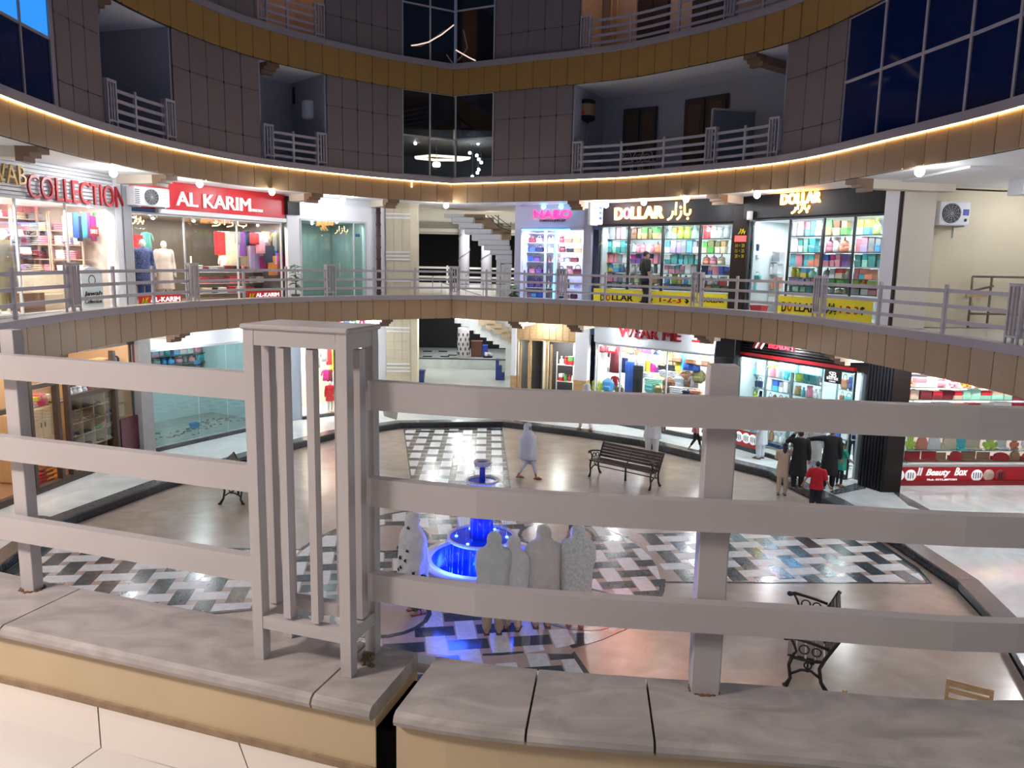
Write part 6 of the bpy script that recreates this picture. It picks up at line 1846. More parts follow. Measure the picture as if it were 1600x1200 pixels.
front(k, [uL, U(k, 1480), U(k, 1565), uR], ZG+zb, ZG+zg(k, 1450, 585), fw=.015)
v = .42
zs = [zb+.01]+[zg(k, 1500, y, v) for y in (704, 677, 646, 625, 606)]+[zg(k, 1450, 586, v)]
rack(k, ZG, uL+.05, uR-.1, zs[:-1], v, 'long glass shelf wall of the beauty counter shop', M_GSHELF, .3)
for j, z in enumerate(zs[:-1]):
    kinds, cols, wr = [(['round', 'palette'], ['tan', 'coral', 'cream', 'white', 'tan', 'red'], (.26, .45)), (['round', 'palette', 'plush'], ['tan', 'cream', 'white', 'coral', 'lime', 'turquoise'], (.24, .42)), (['carton', 'palette'], ['sky blue', 'mint', 'red', 'white', 'grey'], (.25, .45)), (['carton', 'box'], ['red', 'sky blue', 'white', 'coral', 'silver'], (.3, .5)), (['carton', 'carton'], ['maroon', 'red', 'cream', 'cream', 'mint'], (.2, .3)), (['jar', 'plush', 'carton'], ['red', 'pink', 'white', 'orange', 'yellow'], (.24, .36))][j]
    row(T, uL+.08, uR-.2, v+.12, z, (zs[j+1]-z)*.85, kinds, cols, 'shelf %s up in the beauty counter shop' % ORD[j], 'wares of the beauty counter shop', wr, .2, .8)
# ================================================================== upper rooms
p = pd(715, 262, 30.0)
struct('floor', MB().box((-1.3, 29.5, Z_D2+.06), (9, 6.0, .06)), M_DECK)
struct('wall_room', MB().box((-1.3, 33.5, 9.4), (9, .1, 3.0)), mat('upper_room_wall', (.16, .17, .20), .6))
struct('ceiling', MB().box((-1.3, 30.0, 9.75), (9, 6.8, .06)), mat('upper_room_ceiling', (.22, .20, .20), .6))
ch = thing('chandelier', 'small bright chandelier hanging behind the lower middle window of the second floor', 'lamp', tuple(pd(682, 258, 28.5)))
obj('stem', MB().tube([(0, 0, .1), (0, 0, .9)], .012, 6), M_CHROME, ch)
mb = MB()
for i in range(8):
    a = i*math.pi/4
    mb.ell((.10*math.cos(a), .10*math.sin(a), .02), (.05, .05, .09), 8, 6)
obj('glass_drops', mb, mat('chandelier_glow', (1, .95, .85), .3, emit=2.5, ecol=(1, .92, .8)), ch)
light('room_light', 'POINT', tuple(pd(682, 262, 28.2)), 8, (1, .9, .75), .15)
for i, (x, y) in enumerate(((649, 224), (747, 224), (734, 239), (745, 243), (748, 249), (752, 254), (748, 265), (746, 270), (738, 276))):
    t = thing('spot_lamp', 'bright ceiling spot seen through the middle second floor window, %s of its curved row' % ORD[i], 'lamp', tuple(pd(x, y, 29.5)), group='spots behind the middle window')
    obj('bulb', MB().ell((0, 0, 0), (.055, .055, .055), 8, 6), M_BULB, t)
    obj('lamp_stem', MB().tube([(0, 0, .05), (0, 0, 9.72-t.location.z)], .01, 5), M_DKFRM, t)
cv = MB()
pts = [pd(x, y, 29.3) for x, y in ((648, 246), (675, 243), (705, 245), (735, 247), (720, 250), (680, 250), (650, 247))]
cv.tube([tuple(q) for q in pts], .05, 6)
tag(obj('cove_light', cv, mat('cove_glow', (1, .85, .6), .5, emit=1.3, ecol=(1, .85, .6))), 'warm curved cove light inside the middle second floor room', 'light')
# balcony 3: doors, heater, glass screen, chairs
def on_curve(px, py, d, z=None):
    """frame on the wall set back by d behind the band, at a picture position"""
    s = s_ray(px, d)
    p = coff(s, d)
    q = pd(px, py, p.y)
    return fT(s, d, q.z), q.z
M_DOOR = mat('brown_door', (.05, .03, .018), .4)
for i, (xa, xb, yt) in enumerate(((962, 1028, 162), (1051, 1127, 146))):
    sa, sb_ = s_ray(xa, 2.25), s_ray(xb, 2.25)
    T0, zt_ = on_curve((xa+xb)/2, yt+ (6 if i == 0 else 5), 2.25)
    h = zt_-Z_D2
    Tm = fT((sa+sb_)/2, 2.25, Z_D2); w = abs(sa-sb_)*.96
    dr = struct('door_%d' % (i+1), MB().box((0, 0, h/2), (w, .06, h)), M_DKFRM, Tm)
    for q in (-1, 1):
        piece('door_leaf', M_DOOR, dr, Matrix.Translation((q*w*.24, -.05, h/2)), (w*.45, .05, h-.12), True)
        piece('curtain_panel', mat('brown_curtain', (.10, .065, .04), .8), dr, Matrix.Translation((q*w*.24, -.08, h/2+.1)), (w*.30, .01, h-.6))
def heater(px, py, d, r, h, col, label, band=None):
    T, z = on_curve(px, py, d)
    t = thing('water_heater', label, 'heater', mw=T)
    obj('tank', MB().lathe([(r*.5, -h/2-.03), (r*.9, -h/2), (r, -h/2+.06), (r, h/2-.06), (r*.9, h/2), (r*.5, h/2+.03)], 20), col, t)
    if band:
        obj('top_cap', MB().lathe([(r*1.03, h/2-.1), (r*1.03, h/2+.01), (r*.6, h/2+.06)], 20), band, t)
        obj('bottom_cap', MB().lathe([(r*.6, -h/2-.06), (r*1.03, -h/2-.01), (r*1.03, -h/2+.1)], 20), band, t)
        piece('red_label', M_INKR, t, Matrix.Translation((0, -r-.002, -h*.2)), (.12, .006, .1))
    obj('pipe', MB().tube([(.05, 0, -h/2), (.05, .05, -h/2-.3), (-.03, .1, -h/2-.7), (.02, .1, -h/2-1.0)], .014, 6), M_CHROME, t)
heater(909, 173, .9, .27, .55, mat('heater_tan', (.35, .22, .12), .4), 'round tan and black water heater on the dark balcony wall', M_BLACK)
heater(488, 172, .95, .21, .50, M_WHITE, 'white water heater hung on the dark balcony wall')
T0, z = on_curve(474, 151, 1.85)
t = thing('fuse_box', 'black square box on the wall above the white water heater', 'box', mw=T0)
piece('casing', M_BLACK, t, I4, (.42, .1, .5), True)
piece('cover_plate', M_GAP, t, Matrix.Translation((.06, -.055, .08)), (.16, .012, .2))
sa, sb_ = s_ray(1105, 1.0), s_ray(1155, 1.6)
a, b = coff(sa, .8), coff(sb_, 1.9)
d_ = (b-a).normalized(); L = (b-a).length
zt_ = pd(1104, 170, a.y).z
Tg = Matrix(((d_.x, -d_.y, 0, a.x), (d_.y, d_.x, 0, a.y), (0, 0, 1, Z_D2), (0, 0, 0, 1)))
t = thing('glass_screen', 'pale glass partition screen standing on the long second floor balcony', 'partition', mw=Tg)
piece('pane', mat('frosted_screen', (.20, .24, .26), .2), t, Matrix.Translation((L/2, 0, (zt_-Z_D2)/2)), (L, .02, zt_-Z_D2))
piece('frame_post', M_WFRML, t, Matrix.Translation((0, 0, (zt_-Z_D2)/2)), (.05, .05, zt_-Z_D2))
piece('frame_top', M_WFRML, t, Matrix.Translation((L/2, 0, zt_-Z_D2)), (L, .05, .05))
for i, x in enumerate((1012, 1000, 986)):
    p = coff(s_ray(x, 1.0), .75)
    t = thing('iron_chair', 'dark scroll backed chair behind the long balcony railing, %s from right' % ORD[i], 'chair', (p.x, p.y, Z_D2+.02), .3*i, 'chairs on the long balcony')
    mb = MB().tube([(.2*math.cos(a*math.pi/8), .18, .45+.42*math.sin(a*math.pi/8)) for a in range(9)], .018, 6)
    mb.tube([(.1*math.cos(a*math.pi/6), .18, .62+.1*math.sin(a*math.pi/6)) for a in range(13)], .012, 5)
    obj('back', mb, M_FRAIL, t)
    obj('seat', MB().rbox((0, 0, .45), (.42, .42, .04), .015), M_FRAIL, t)
    for a in (-1, 1):
        for b_ in (-1, 1):
            obj('leg', MB().tube([(a*.18, b_*.18, 0), (a*.19, b_*.19, .45)], .014, 6), M_FRAIL, t)
# third floor balcony: doors and yellow light slit
for i, (xa, xb) in enumerate(((972, 1034), (1060, 1112))):
    sa, sb_ = s_ray(xa, 1.55), s_ray(xb, 1.55)
    Tm = fT((sa+sb_)/2, 1.55, Z_D3); w = abs(sa-sb_)*.96
    dr = struct('door_%d' % (i+3), MB().box((0, 0, 1.3), (w, .06, 2.6)), M_DKFRM, Tm)
    for q in (-1, 1):
        piece('door_leaf', M_DOOR, dr, Matrix.Translation((q*w*.24, -.05, 1.3)), (w*.45, .05, 2.5), True)
for px in (941, 949):
    T0, z = on_curve(px, 40, 1.5)
    tag(obj('drain_pipe', MB().tube([(0, -.05, Z_D3-z), (0, -.05, 2)], .04, 8), mat('pipe_yellow', (.55, .36, .14), .5), None, T0), '%s of two yellowish pipes on the peach third floor wall' % ('left' if px == 941 else 'right'), 'pipe')
light('balcony_light', 'POINT', tuple(coff(s_ray(1000, .8), .8))+(14.6,), 20, (1, .62, .35), .1)
light('balcony_light', 'POINT', tuple(coff(s_ray(462, .8), .8))+(14.6,), 14, (1, .62, .35), .1)
# ================================================================== benches and chairs on the plaza
def slat(parent, name, m, a, b, w, t, roll=0.0):
    a, b = Vector(a), Vector(b)
    c = (a+b)/2; x = (b-a).normalized()
    T = Matrix.Translation(c) @ Matrix.Rotation(math.atan2(x.y, x.x), 4, 'Z') @ Matrix.Rotation(roll, 4, 'X')
    return piece(name, m, parent, T, ((b-a).length, w, t), True)
def bench(loc, rz, label, L=1.5):
    """park bench facing local -y: cast iron ends, wooden slats"""
    t = thing('park_bench', label, 'bench', loc, rz, 'iron and wood benches on the plaza')
    for y, z in ((-.23, .44), (-.115, .445), (0, .44), (.115, .43)):
        slat(t, 'seat_slat', M_BENCH, (-L/2, y, z), (L/2, y, z), .095, .03)
    for i in range(5):
        y, z = .20+.035*i, .50+.07*i
        slat(t, 'back_slat', M_BENCH, (-L/2, y, z), (L/2, y, z), .07, .026, R(72))
    for x in (-L/2+.02, L/2-.02):
        e = MB()
        e.tube([(x, -.27, 0), (x, -.22, .12), (x, -.25, .30), (x, -.22, .42)], [.032, .022, .022, .026], 8)
        e.tube([(x, .24, 0), (x, .15, .14), (x, .12, .32), (x, .17, .45), (x, .26, .62), (x, .36, .82)], [.034, .024, .024, .026, .024, .03], 8)
        e.tube([(x, -.22, .415), (x, 0, .40), (x, .16, .42)], .022, 6)
        e.tube([(x, -.24, .17), (x, -.1, .26), (x, .02, .27), (x, .14, .19)], .018, 6)
        e.tube([(x, -.30, .66), (x, -.24, .685), (x, -.1, .665), (x, .05, .64), (x, .21, .60)], [.034, .026, .022, .022, .022], 8)
        e.tube([(x, -.22, .43), (x, -.17, .5), (x, -.20, .58), (x, -.25, .67)], .018, 6)
        for cy, cz, r in ((-.08, .545, .06), (.07, .535, .055), (-.02, .335, .045)):
            e.tube([(x, cy+r*math.cos(a*math.pi/6), cz+r*math.sin(a*math.pi/6)) for a in range(13)], .012, 5)
        e.ell((x, -.31, .665), (.028, .04, .04), 8, 6)
        for y in (-.27, .24):
            e.ell((x, y, .018), (.04, .045, .022), 8, 5)
        obj('iron_end', e, M_IRON, t)
    obj('centre_support', MB().tube([(0, .05, 0), (0, .04, .42)], [.03, .02], 8).tube([(0, .05, .43), (0, .2, .5), (0, .35, .79)], .016, 6), M_IRON, t)
    obj('stretcher', MB().tube([(-L/2, -.02, .26), (L/2, -.02, .26)], .014, 6), M_IRON, t)
    return t
def from_to(p, q): return math.atan2(q.y-p.y, q.x-p.x)
# middle bench seen from its back: its back edge runs from left (far) to right (near)
pl_, pr_ = pz(918, 744, 0), pz(1022, 768, 0)
ang = from_to(pl_, pr_)
c = (pz(975, 752, 0)+pz(932, 739, 0).lerp(pz(1033, 757, 0), .5))/2
bench((*((pz(918, 744, 0)+pz(1035, 760, 0))/2).xy, 0), ang, 'dark slatted iron park bench on the plaza right of the walking person in white', 1.8)
# right bench seen from its end
pe = (pz(1235, 1078, 0)+pz(1283, 1078, 0))/2
bench((4.17, 9.90, 0), R(-111.4), 'dark iron park bench seen end on at the lower right of the plaza')
bench((-6.2, 17.05, 0), R(93), 'dark iron park bench at the far left of the plaza, behind the near rail')
def chair(loc, rz, label):
    t = thing('wooden_chair', label, 'chair', loc, rz, 'light wood chairs on the plaza')
    for x in (-.21, .21):
        piece('leg', M_WOODL, t, Matrix.Translation((x, -.2, .22)), (.035, .035, .44), True)
        obj('back_post', MB().loft([[Vector((x+a*.018, y+b*.02, z)) for a, b in ((-1, -1), (1, -1), (1, 1), (-1, 1))] for y, z in ((.2, 0), (.2, .45), (.30, .88))], 0, False), M_WOODL, t)
    for z, y in ((.84, .29), (.76, .275), (.66, .255)):
        slat(t, 'back_slat', M_WOODL, (-.21, y, z), (.21, y, z), .05 if z < .8 else .07, .018, R(80))
    for i in range(5):
        slat(t, 'seat_slat', M_WOODL, (-.22, -.2+.1*i, .45), (.22, -.2+.1*i, .45), .085, .02)
    for y in (-.2, .2):
        slat(t, 'seat_rail', M_WOODL, (-.21, y, .41), (.21, y, .41), .022, .05, 0)
    return t
q0, q1 = pz(1476, 1062, .86), pz(1556, 1082, .86)
cc_ = (q0+q1)/2
a_ = from_to(q0, q1)
chair((cc_.x+.29*math.sin(a_), cc_.y-.29*math.cos(a_), 0), a_, 'light wood slat backed chair top showing above the kerb at the lower right')
q2 = pz(1334, 1074, .86)
chair((q2.x-.05, q2.y-.45, 0), a_+R(80), 'light wood chair of which one corner peeps over the kerb, left of the other chair')
# ================================================================== people
def capsule(mb, pts, rs, n=10):
    mb.tube(pts, rs, n)
    for p, r in ((pts[0], rs[0]), (pts[-1], rs[-1])):
        mb.ell(p, (r, r, r), n, 6)
    for p, r in list(zip(pts, rs))[1:-1]:
        mb.ell(p, (r, r, r), n, 6)
BASE = dict(sh=(.185, 1.40), el=(.25, 1.12), wr=(.27, .87), hp=(.09, .92), kn=(.10, .49), an=(.10, .08))
def joints(pose):
    """figure 1.70 m tall facing +y; L is the left-hand (-x) side"""
    J = {}
    for sd, sx in (('L', -1), ('R', 1)):
        J['sh'+sd] = Vector((sx*.185, 0, 1.40)); J['el'+sd] = Vector((sx*.245, -.02, 1.12)); J['wr'+sd] = Vector((sx*.27, .03, .87))
        J['hp'+sd] = Vector((sx*.09, 0, .92)); J['kn'+sd] = Vector((sx*.10, .02, .49)); J['an'+sd] = Vector((sx*.10, 0, .08))
    for k, v in pose.items():
        J[k] = Vector(v)
    return J
def hand(mb, wr, el, curl=.5):
    """palm, four unequal fingers and a side thumb"""
    d = (wr-el).normalized()
    side = d.cross(Vector((0, 1, 0)))
    if side.length < .2: side = d.cross(Vector((1, 0, 0)))
    side.normalize(); nrm = side.cross(d).normalized()
    palm = wr+d*.05
    rings = []
    for t, w, h in ((0, .026, .02), (.04, .038, .017), (.085, .04, .014)):
        c = wr+d*t
        rings.append([c+side*w*math.cos(a*math.pi/4)+nrm*h*math.sin(a*math.pi/4) for a in range(8)])
    mb.loft(rings)
    for i, ln in enumerate((.066, .078, .072, .056)):
        b = wr+d*.08+side*(-.029+.0195*i)
        m = b+d*ln*.5-nrm*.012*curl
        e = m+d*ln*.42-nrm*.035*curl
        mb.tube([b, m, e], [.0095, .009, .0075], 6); mb.ell(e, (.0078,)*3, 6, 4)
    b = wr+d*.028+side*.034
    m = b+side*.028+d*.028-nrm*.008; e = m+d*.032-nrm*.012
    mb.tube([b, m, e], [.012, .0105, .0085], 6); mb.ell(e, (.0088,)*3, 6, 4)
def head(mb, c, yaw=0.0, tilt=0.0):
    T = Matrix.Translation(c) @ Matrix.Rotation(yaw, 4, 'Z') @ Matrix.Rotation(-tilt, 4, 'X')
    mb.ell((0, -.005, .02), (.075, .095, .10), 14, 10, T=T)
    mb.ell((0, .022, -.045), (.058, .065, .07), 12, 8, T=T)
    mb.ell((0, .098, -.012), (.013, .018, .024), 8, 6, T=T)
    mb.ell((0, .09, -.055), (.024, .012, .008), 8, 5, T=T)
    for s in (-1, 1):
        mb.ell((s*.077, -.005, -.005), (.012, .022, .03), 8, 5, T=T)
    return T
def body_mesh(J, yaw, tilt, skin, vox, curl=.5, bare=True):
    mb = MB()
    capsule(mb, [Vector((0, 0, .95)), Vector((0, 0.01, 1.12)), Vector((0, 0, 1.3))], [.13, .115, .13], 14)
    mb.tube([J['shL'], Vector((0, 0, 1.41)), J['shR']], [.06, .075, .06], 10)
    mb.tube([Vector((0, 0, 1.38)), Vector((0, .01, 1.52))], [.062, .052], 10)
    for s in 'LR':
        capsule(mb, [J['sh'+s], J['el'+s], J['wr'+s]], [.052, .04, .027], 8)
        hand(mb, J['wr'+s], J['el'+s], curl)
        capsule(mb, [J['hp'+s], J['kn'+s], J['an'+s]], [.085, .055, .038], 10)
        a = J['an'+s]
        mb.ell((a.x, a.y+.055, a.z-.045), (.043, .125, .035), 10, 6)
        mb.ell((a.x, a.y+.13, a.z-.055), (.042, .06, .022), 8, 5)
    T = head(mb, Vector((0, .015, 1.59)), yaw, tilt)
    return remesh(mb, 'body', skin, vox, 2), T
def garment(J, top, hem, rx, ry, hemrx, hemry, sleeve, name, m, vox=.016, folds=.05, seed=0, neck=.07):
    """tunic or shirt: one continuous cloth with sleeves and folds falling to the hem"""
    rn = random.Random(seed)
    ph = [rn.uniform(0, 6) for _ in range(3)]
    mb = MB(); rings = []
    N = 28
    lv = [(hem, hemrx, hemry), (hem+(1.0-hem)*.5, (hemrx+rx)/2, (hemry+ry)/2), (1.0, rx, ry), (1.15, rx*.93, ry*.95), (1.3, rx*1.0, ry*1.02), (1.39, rx*1.02, ry*.92), (1.45, rx*.86, ry*.78), (top+.035, neck+.025, neck+.015)]
    for z, a_, b_ in lv:
        g = folds*max(0, (1.25-z)/(1.25-hem)) if hem < 1.2 else 0
        rings.append([Vector((math.cos(t)*a_*(1+g*math.sin(5*t+ph[0])+g*.8*math.sin(8*t+ph[1])), math.sin(t)*b_*(1+g*1.4*math.sin(6*t+ph[2])), z)) for t in [2*math.pi*i/N for i in range(N)]])
    mb.loft(rings)
    for s in ('LR' if sleeve > .3 else ''):
        e = J['sh'+s].lerp(J['el'+s], sleeve/1.0) if sleeve <= 1 else J['el'+s].lerp(J['wr'+s], sleeve-1)
        pts = [J['sh'+s], e] if sleeve <= 1 else [J['sh'+s], J['el'+s], e]
        capsule(mb, pts, [.088, .076] if sleeve <= 1 else [.088, .068, .058], 10)
    return remesh(mb, name, m, vox, 2)
def trousers(J, w, name, m, vox=.016, cuff=.9):
    mb = MB()
    capsule(mb, [Vector((-.06, 0, .95)), Vector((.06, 0, .95))], [.115, .115], 12)
    for s in 'LR':
        an = J['kn'+s].lerp(J['an'+s], cuff)
        capsule(mb, [J['hp'+s], J['kn'+s], an], [.115*w, .085*w, .062*w], 12)
    return remesh(mb, name, m, vox, 2)
def feet(J, name, m, vox=.012):
    mb = MB()
    for s in 'LR':
        a = J['an'+s]
        mb.rbox((a.x, a.y+.06, a.z-.072), (.095, .27, .022), .01)
        mb.tube([(a.x-.045, a.y+.09, a.z-.06), (a.x, a.y+.10, a.z-.008), (a.x+.045, a.y+.09, a.z-.06)], .014, 6)
    return mb.mesh(name, m)
def hair_mesh(T, m, kind):
    mb = MB()
    mb.ell((0, -.018, .035), (.082, .098, .098), 14, 10, T=T)
    if kind == 'pony':
        mb.tube([T @ Vector(p) for p in ((0, -.09, .06), (0, -.15, .05), (0, -.17, -.02), (0, -.14, -.09))], [.03, .04, .035, .01], 8)
    if kind == 'long':
        mb.tube([T @ Vector(p) for p in ((0, -.06, .0), (0, -.10, -.12), (0, -.10, -.26))], [.075, .065, .02], 10)
    o = mb
    me = remesh(o, 'hair', m, .014, 2)
    return me
def face_bits(parent, T):
    mb = MB()
    for s in (-1, 1):
        mb.ell((s*.03, .083, .012), (.012, .008, .007), 8, 5, T=T)
        mb.tube([T @ Vector((s*.016, .09, .034)), T @ Vector((s*.045, .08, .034))], .004, 4)
    obj('eyes', mb, M_HAIR, parent)
    obj('mouth', MB().ell((0, .097, -.056), (.02, .006, .006), 8, 5, T=T), mat('lips', (.30, .10, .08), .5), parent)
def shawl(name, m, H=1.72, hem=.42, w=.27, d=.19, seed=1, face=True, lean=0.0, head_c=(0, .015, 1.59), arm=None, front_open=True, hemskew=0.0, flare=0.0):
    """big draped shawl over the head falling past the hips, with soft folds"""
    rn = random.Random(seed)
    ph = [rn.uniform(0, 6.28) for _ in range(5)]
    N = 48
    lv = [(1.72, .03, .035, 0), (1.705, .075, .085, 0), (1.665, .108, .122, 0), (1.60, .122, .138, 0), (1.53, .117, .132, 0), (1.475, .15, .138, .0), (1.43, .245, .15, .0), (1.385, .282, .168, .1), (1.30, max(w, .288), d*.98, .2), (1.15, max(w, .295)*1.02, d*1.04, .35), (1.0, w*1.02, d*1.1, .5), (.8, w*1.04, d*1.14, .75), (.6, w*1.0, d*1.12, .95), (hem, w*.9, d*1.0, 1.0)]
    rings = []
    for z, a_, b_, g in lv:
        r = []
        for i in range(N):
            t = 2*math.pi*i/N
            f = 1+.06*g*math.sin(4*t+ph[0]+z*2.2)+.05*g*math.sin(7*t+ph[1]-z*3)+.028*g*math.sin(13*t+ph[2]+z)+.016*math.sin(9*t+z*9+ph[3])+.02*(.3+g)*math.sin(3*t+7*z+ph[4])
            zz_ = z
            if z < .9:
                zz_ = z+hemskew*math.cos(t)*g-.05*g*math.sin(2*t+ph[4])
            y = math.sin(t)*b_*f
            if face and 1.48 < z < 1.66 and math.sin(t) > .55:      # opening for the face
                y = min(y, .055)
            a2 = a_*(1+flare*max(0, 1.2-z))
            r.append(Vector((math.cos(t)*a2*f+lean*(z-.4)*.3, y+.005, zz_)))
        rings.append(r)
    mb = MB().loft(list(reversed(rings)), 0, True, False)
    mb.add([rings[0][i] for i in range(N)], [tuple(range(N))], 0, True)
    if arm:
        capsule(mb, [Vector(p) for p in arm], [.085, .075, .06][:len(arm)], 10)
    return mb
def person(name, label, px, py, z, rz, H, pose=None, yaw=0, tilt=0, skin=None, vox=.014, dress=None, legs=None, shoes=(.08, .04, .03), hair=None, shawl_kw=None, shawl_mat=None, face=False, group=None, lean=0.0, curl=.5, off=(0, 0)):
    p = pz(px, py, z)
    root = thing(name, label, 'person' if name == 'person' else 'mannequin', (p.x+off[0], p.y+off[1], z), rz, group)
    root.scale = (H/1.70,)*3
    J = joints(pose or {})
    me, T = body_mesh(J, yaw, tilt, skin or M_SKIN, vox, curl)
    link('body', me, root)
    if legs: link('trousers', trousers(J, legs[0], 'trousers', legs[1], cuff=legs[2] if len(legs) > 2 else .9), root)
    if dress: link(dress.pop('name', 'tunic'), garment(J, **dress), root)
    if shoes: link('sandals', feet(J, 'sandals', mat('sandal_%.2f_%.2f' % (shoes[0], shoes[1]), shoes, .6)), root)
    if hair: link('hair', hair_mesh(T, M_HAIR, hair), root)
    if face: face_bits(root, T)
    if shawl_kw is not None:
        s = obj('shawl', shawl('shawl', shawl_mat, **shawl_kw), shawl_mat, root)
        return root, s
    return root
C = lambda n, c, r=.85, **k: mat(n, c, r, noise=.06, nscale=7, **k)
M_SHW = C('shawl_white', (.70, .70, .69), bump=1.0, bdist=.05)
M_SHG = C('shawl_grey_white', (.60, .62, .60), bump=1.0, bdist=.05)
M_SHC = C('shawl_cream', (.62, .60, .55), bump=1.0, bdist=.05)
M_SHP_ = mat('shawl_patterned', (.62, .65, .64), .85, noise=.22, nscale=26)
M_BEIGE = C('cloth_beige', (.56, .44, .31)); M_BLK = C('cloth_black', (.012, .012, .013)); M_WHC = C('cloth_white', (.66, .68, .72))
M_TROB = C('cloth_taupe', (.40, .30, .22)); M_REDC = C('cloth_red', (.50, .012, .02)); M_TEALC = C('cloth_teal', (.015, .30, .20)); M_NAVYC = C('cloth_navy', (.015, .018, .03))
M_PINKC = C('cloth_pink', (.62, .20, .26)); M_GRNC = C('cloth_green', (.05, .40, .14)); M_BLUEC = C('cloth_blue', (.10, .24, .52)); M_DKPAT = mat('dress_black_white', (.10, .11, .12), .8, noise=.9, nscale=22)
dr = lambda m, hem=.62, sl=1.9, seed=0, rx=.195, ry=.13, hx=.25, hy=.17, folds=.05, **k: dict(top=1.46, hem=hem, rx=rx, ry=ry, hemrx=hx, hemry=hy, sleeve=sl, name='tunic', m=m, seed=seed, folds=folds, **k)
_g = garment
def garment(J, top, hem, rx, ry, hemrx, hemry, sleeve, name='tunic', m=None, vox=.016, folds=.05, seed=0, neck=.07):
    return _g(J, top, hem, rx, ry, hemrx, hemry, sleeve, name, m, vox, folds, seed, neck)
WALK = dict(knL=(-.10, .16, .50), anL=(-.10, .26, .09), knR=(.10, -.02, .49), anR=(.10, -.24, .12))
ARMS_IN = dict(elL=(-.19, .02, 1.12), wrL=(-.12, .14, 1.0), elR=(.19, .02, 1.12), wrR=(.12, .14, 1.0))
# woman at the left of the fountain, spotted shawl
r, s = person('person', 'person in a white shawl with black star spots standing left of the blue fountain', 645, 958, 0, R(-62), 1.60, pose=ARMS_IN, dress=dr(M_DKPAT, .30, .2, 1, rx=.17, hx=.24, hy=.2), legs=(.9, M_DKPAT), shoes=(.18, .04, .03), shawl_kw=dict(seed=3, hem=.55, w=.30, d=.21, hemskew=.16), shawl_mat=M_SHW)
sp_ = MB(); rn = random.Random(9)
for _ in range(26):
    t = rn.uniform(1.2, 6.0); z = rn.uniform(.65, 1.62)
    w_, d_ = (.30, .21) if z < 1.36 else ((.20, .15) if z < 1.46 else (.106, .122))
    c = Vector((math.cos(t)*w_*1.05, math.sin(t)*d_*1.12, z)); n_ = Vector((math.cos(t), math.sin(t)*1.3, 0)).normalized(); sd = Vector((-n_.y, n_.x, 0))
    for k in range(5):
        a = k*2*math.pi/5+rn.random()
        e = c+sd*math.cos(a)*.034+Vector((0, 0, math.sin(a)*.034))
        sp_.tube([c+n_*.012, e+n_*.006], [.014, .005], 5)
o = obj('star_spots', sp_, M_HAIR, s); o['kind'] = 'stuff'
# four women in front of the fountain, seen from behind
person('person', 'person in a plain grey white shawl and taupe trousers, leftmost of the fountain row', 770, 990, 0, R(4), 1.54, pose=ARMS_IN, legs=(1.25, M_TROB), shoes=(.10, .04, .03), shawl_kw=dict(seed=5, hem=.58, w=.265, d=.2), shawl_mat=M_SHG)
person('person', 'person in a white shawl leaning close to the neighbour, second of the fountain row', 800, 984, 0, R(-14), 1.44, pose=ARMS_IN, legs=(1.1, M_BEIGE), shawl_kw=dict(seed=8, hem=.45, w=.27, d=.2), shawl_mat=M_SHW)
person('person', 'person in a wide cream white shawl spreading to the left, third of the fountain row', 846, 980, 0, R(8), 1.57, pose=ARMS_IN, legs=(1.2, M_BEIGE), shoes=(.16, .06, .03), shawl_kw=dict(seed=12, hem=.55, w=.29, d=.21, arm=[(-.2, 0, 1.36), (-.38, .05, 1.05), (-.46, .1, .75)]), shawl_mat=M_SHC)
person('person', 'person in a pale patterned shawl holding up a phone, rightmost of the fountain row', 898, 978, 0, R(-6), 1.57, pose=dict(ARMS_IN, elL=(-.30, .18, 1.22), wrL=(-.16, .32, 1.42)), legs=(1.0, M_DKPAT), dress=dr(M_WHC, .5, .95, rx=.16), shoes=(.20, .12, .08), shawl_kw=dict(seed=17, hem=.42, w=.255, d=.2), shawl_mat=M_SHP_, hair=None)
ph = thing('mobile_phone', 'small dark mobile phone held up by the person in the patterned shawl', 'phone', tuple(pz(898, 978, 0)+Vector((-.07, .375, 1.41))), R(-10))
piece('phone_body', M_INK, ph, I4, (.07, .012, .14), True)
piece('screen', mat('phone_screen', (.1, .1, .12), .1), ph, Matrix.Translation((0, -.008, 0)), (.06, .003, .12))
# walking woman, facing the right front
r, s = person('person', 'person in a white shawl walking alone across the plaza beyond the fountain', 823, 748, 0, R(-112), 1.42, pose=dict(WALK, **ARMS_IN), legs=(.8, M_WHC, .75), dress=dr(M_DKPAT, .62, .2, rx=.16), shoes=(.25, .08, .07), shawl_kw=dict(seed=21, hem=.55, w=.34, d=.25, hemskew=.16, flare=.22), shawl_mat=M_WHC, face=True, yaw=R(-12), hair='short')
# people under the first gallery on the right
person('person', 'person in black with a white scarf stepping up to the walkway under the bag shop', 915, 673, ZG, R(20), 1.50, pose=dict(WALK, **ARMS_IN), legs=(1.0, M_WHC), dress=dr(M_BLK, .45, .2), shawl_kw=dict(seed=23, hem=1.12, w=.22, d=.15), shawl_mat=M_SHG)
person('person', 'person in white tunic and trousers behind the bench with hands behind the back', 1018, 712, 0, R(160), 1.78, pose=dict(elR=(.24, .08, 1.12), wrR=(.08, .17, .95)), legs=(1.2, M_WHC, .95), dress=dr(M_WHC, .50), hair='short', face=True)
person('person', 'person in dark trousers standing on the walkway beside the person in white', 1034, 676, ZG, R(10), 1.28, legs=(1.0, M_BLK), dress=dr(M_BLK, .55), hair='short')
person('person', 'child in a pink top walking along the walkway beside the wide post', 1085, 704, ZG, R(-100), 1.15, pose=WALK, legs=(.8, M_BLK, .6), dress=dr(M_PINKC, .80, .9), hair='short')
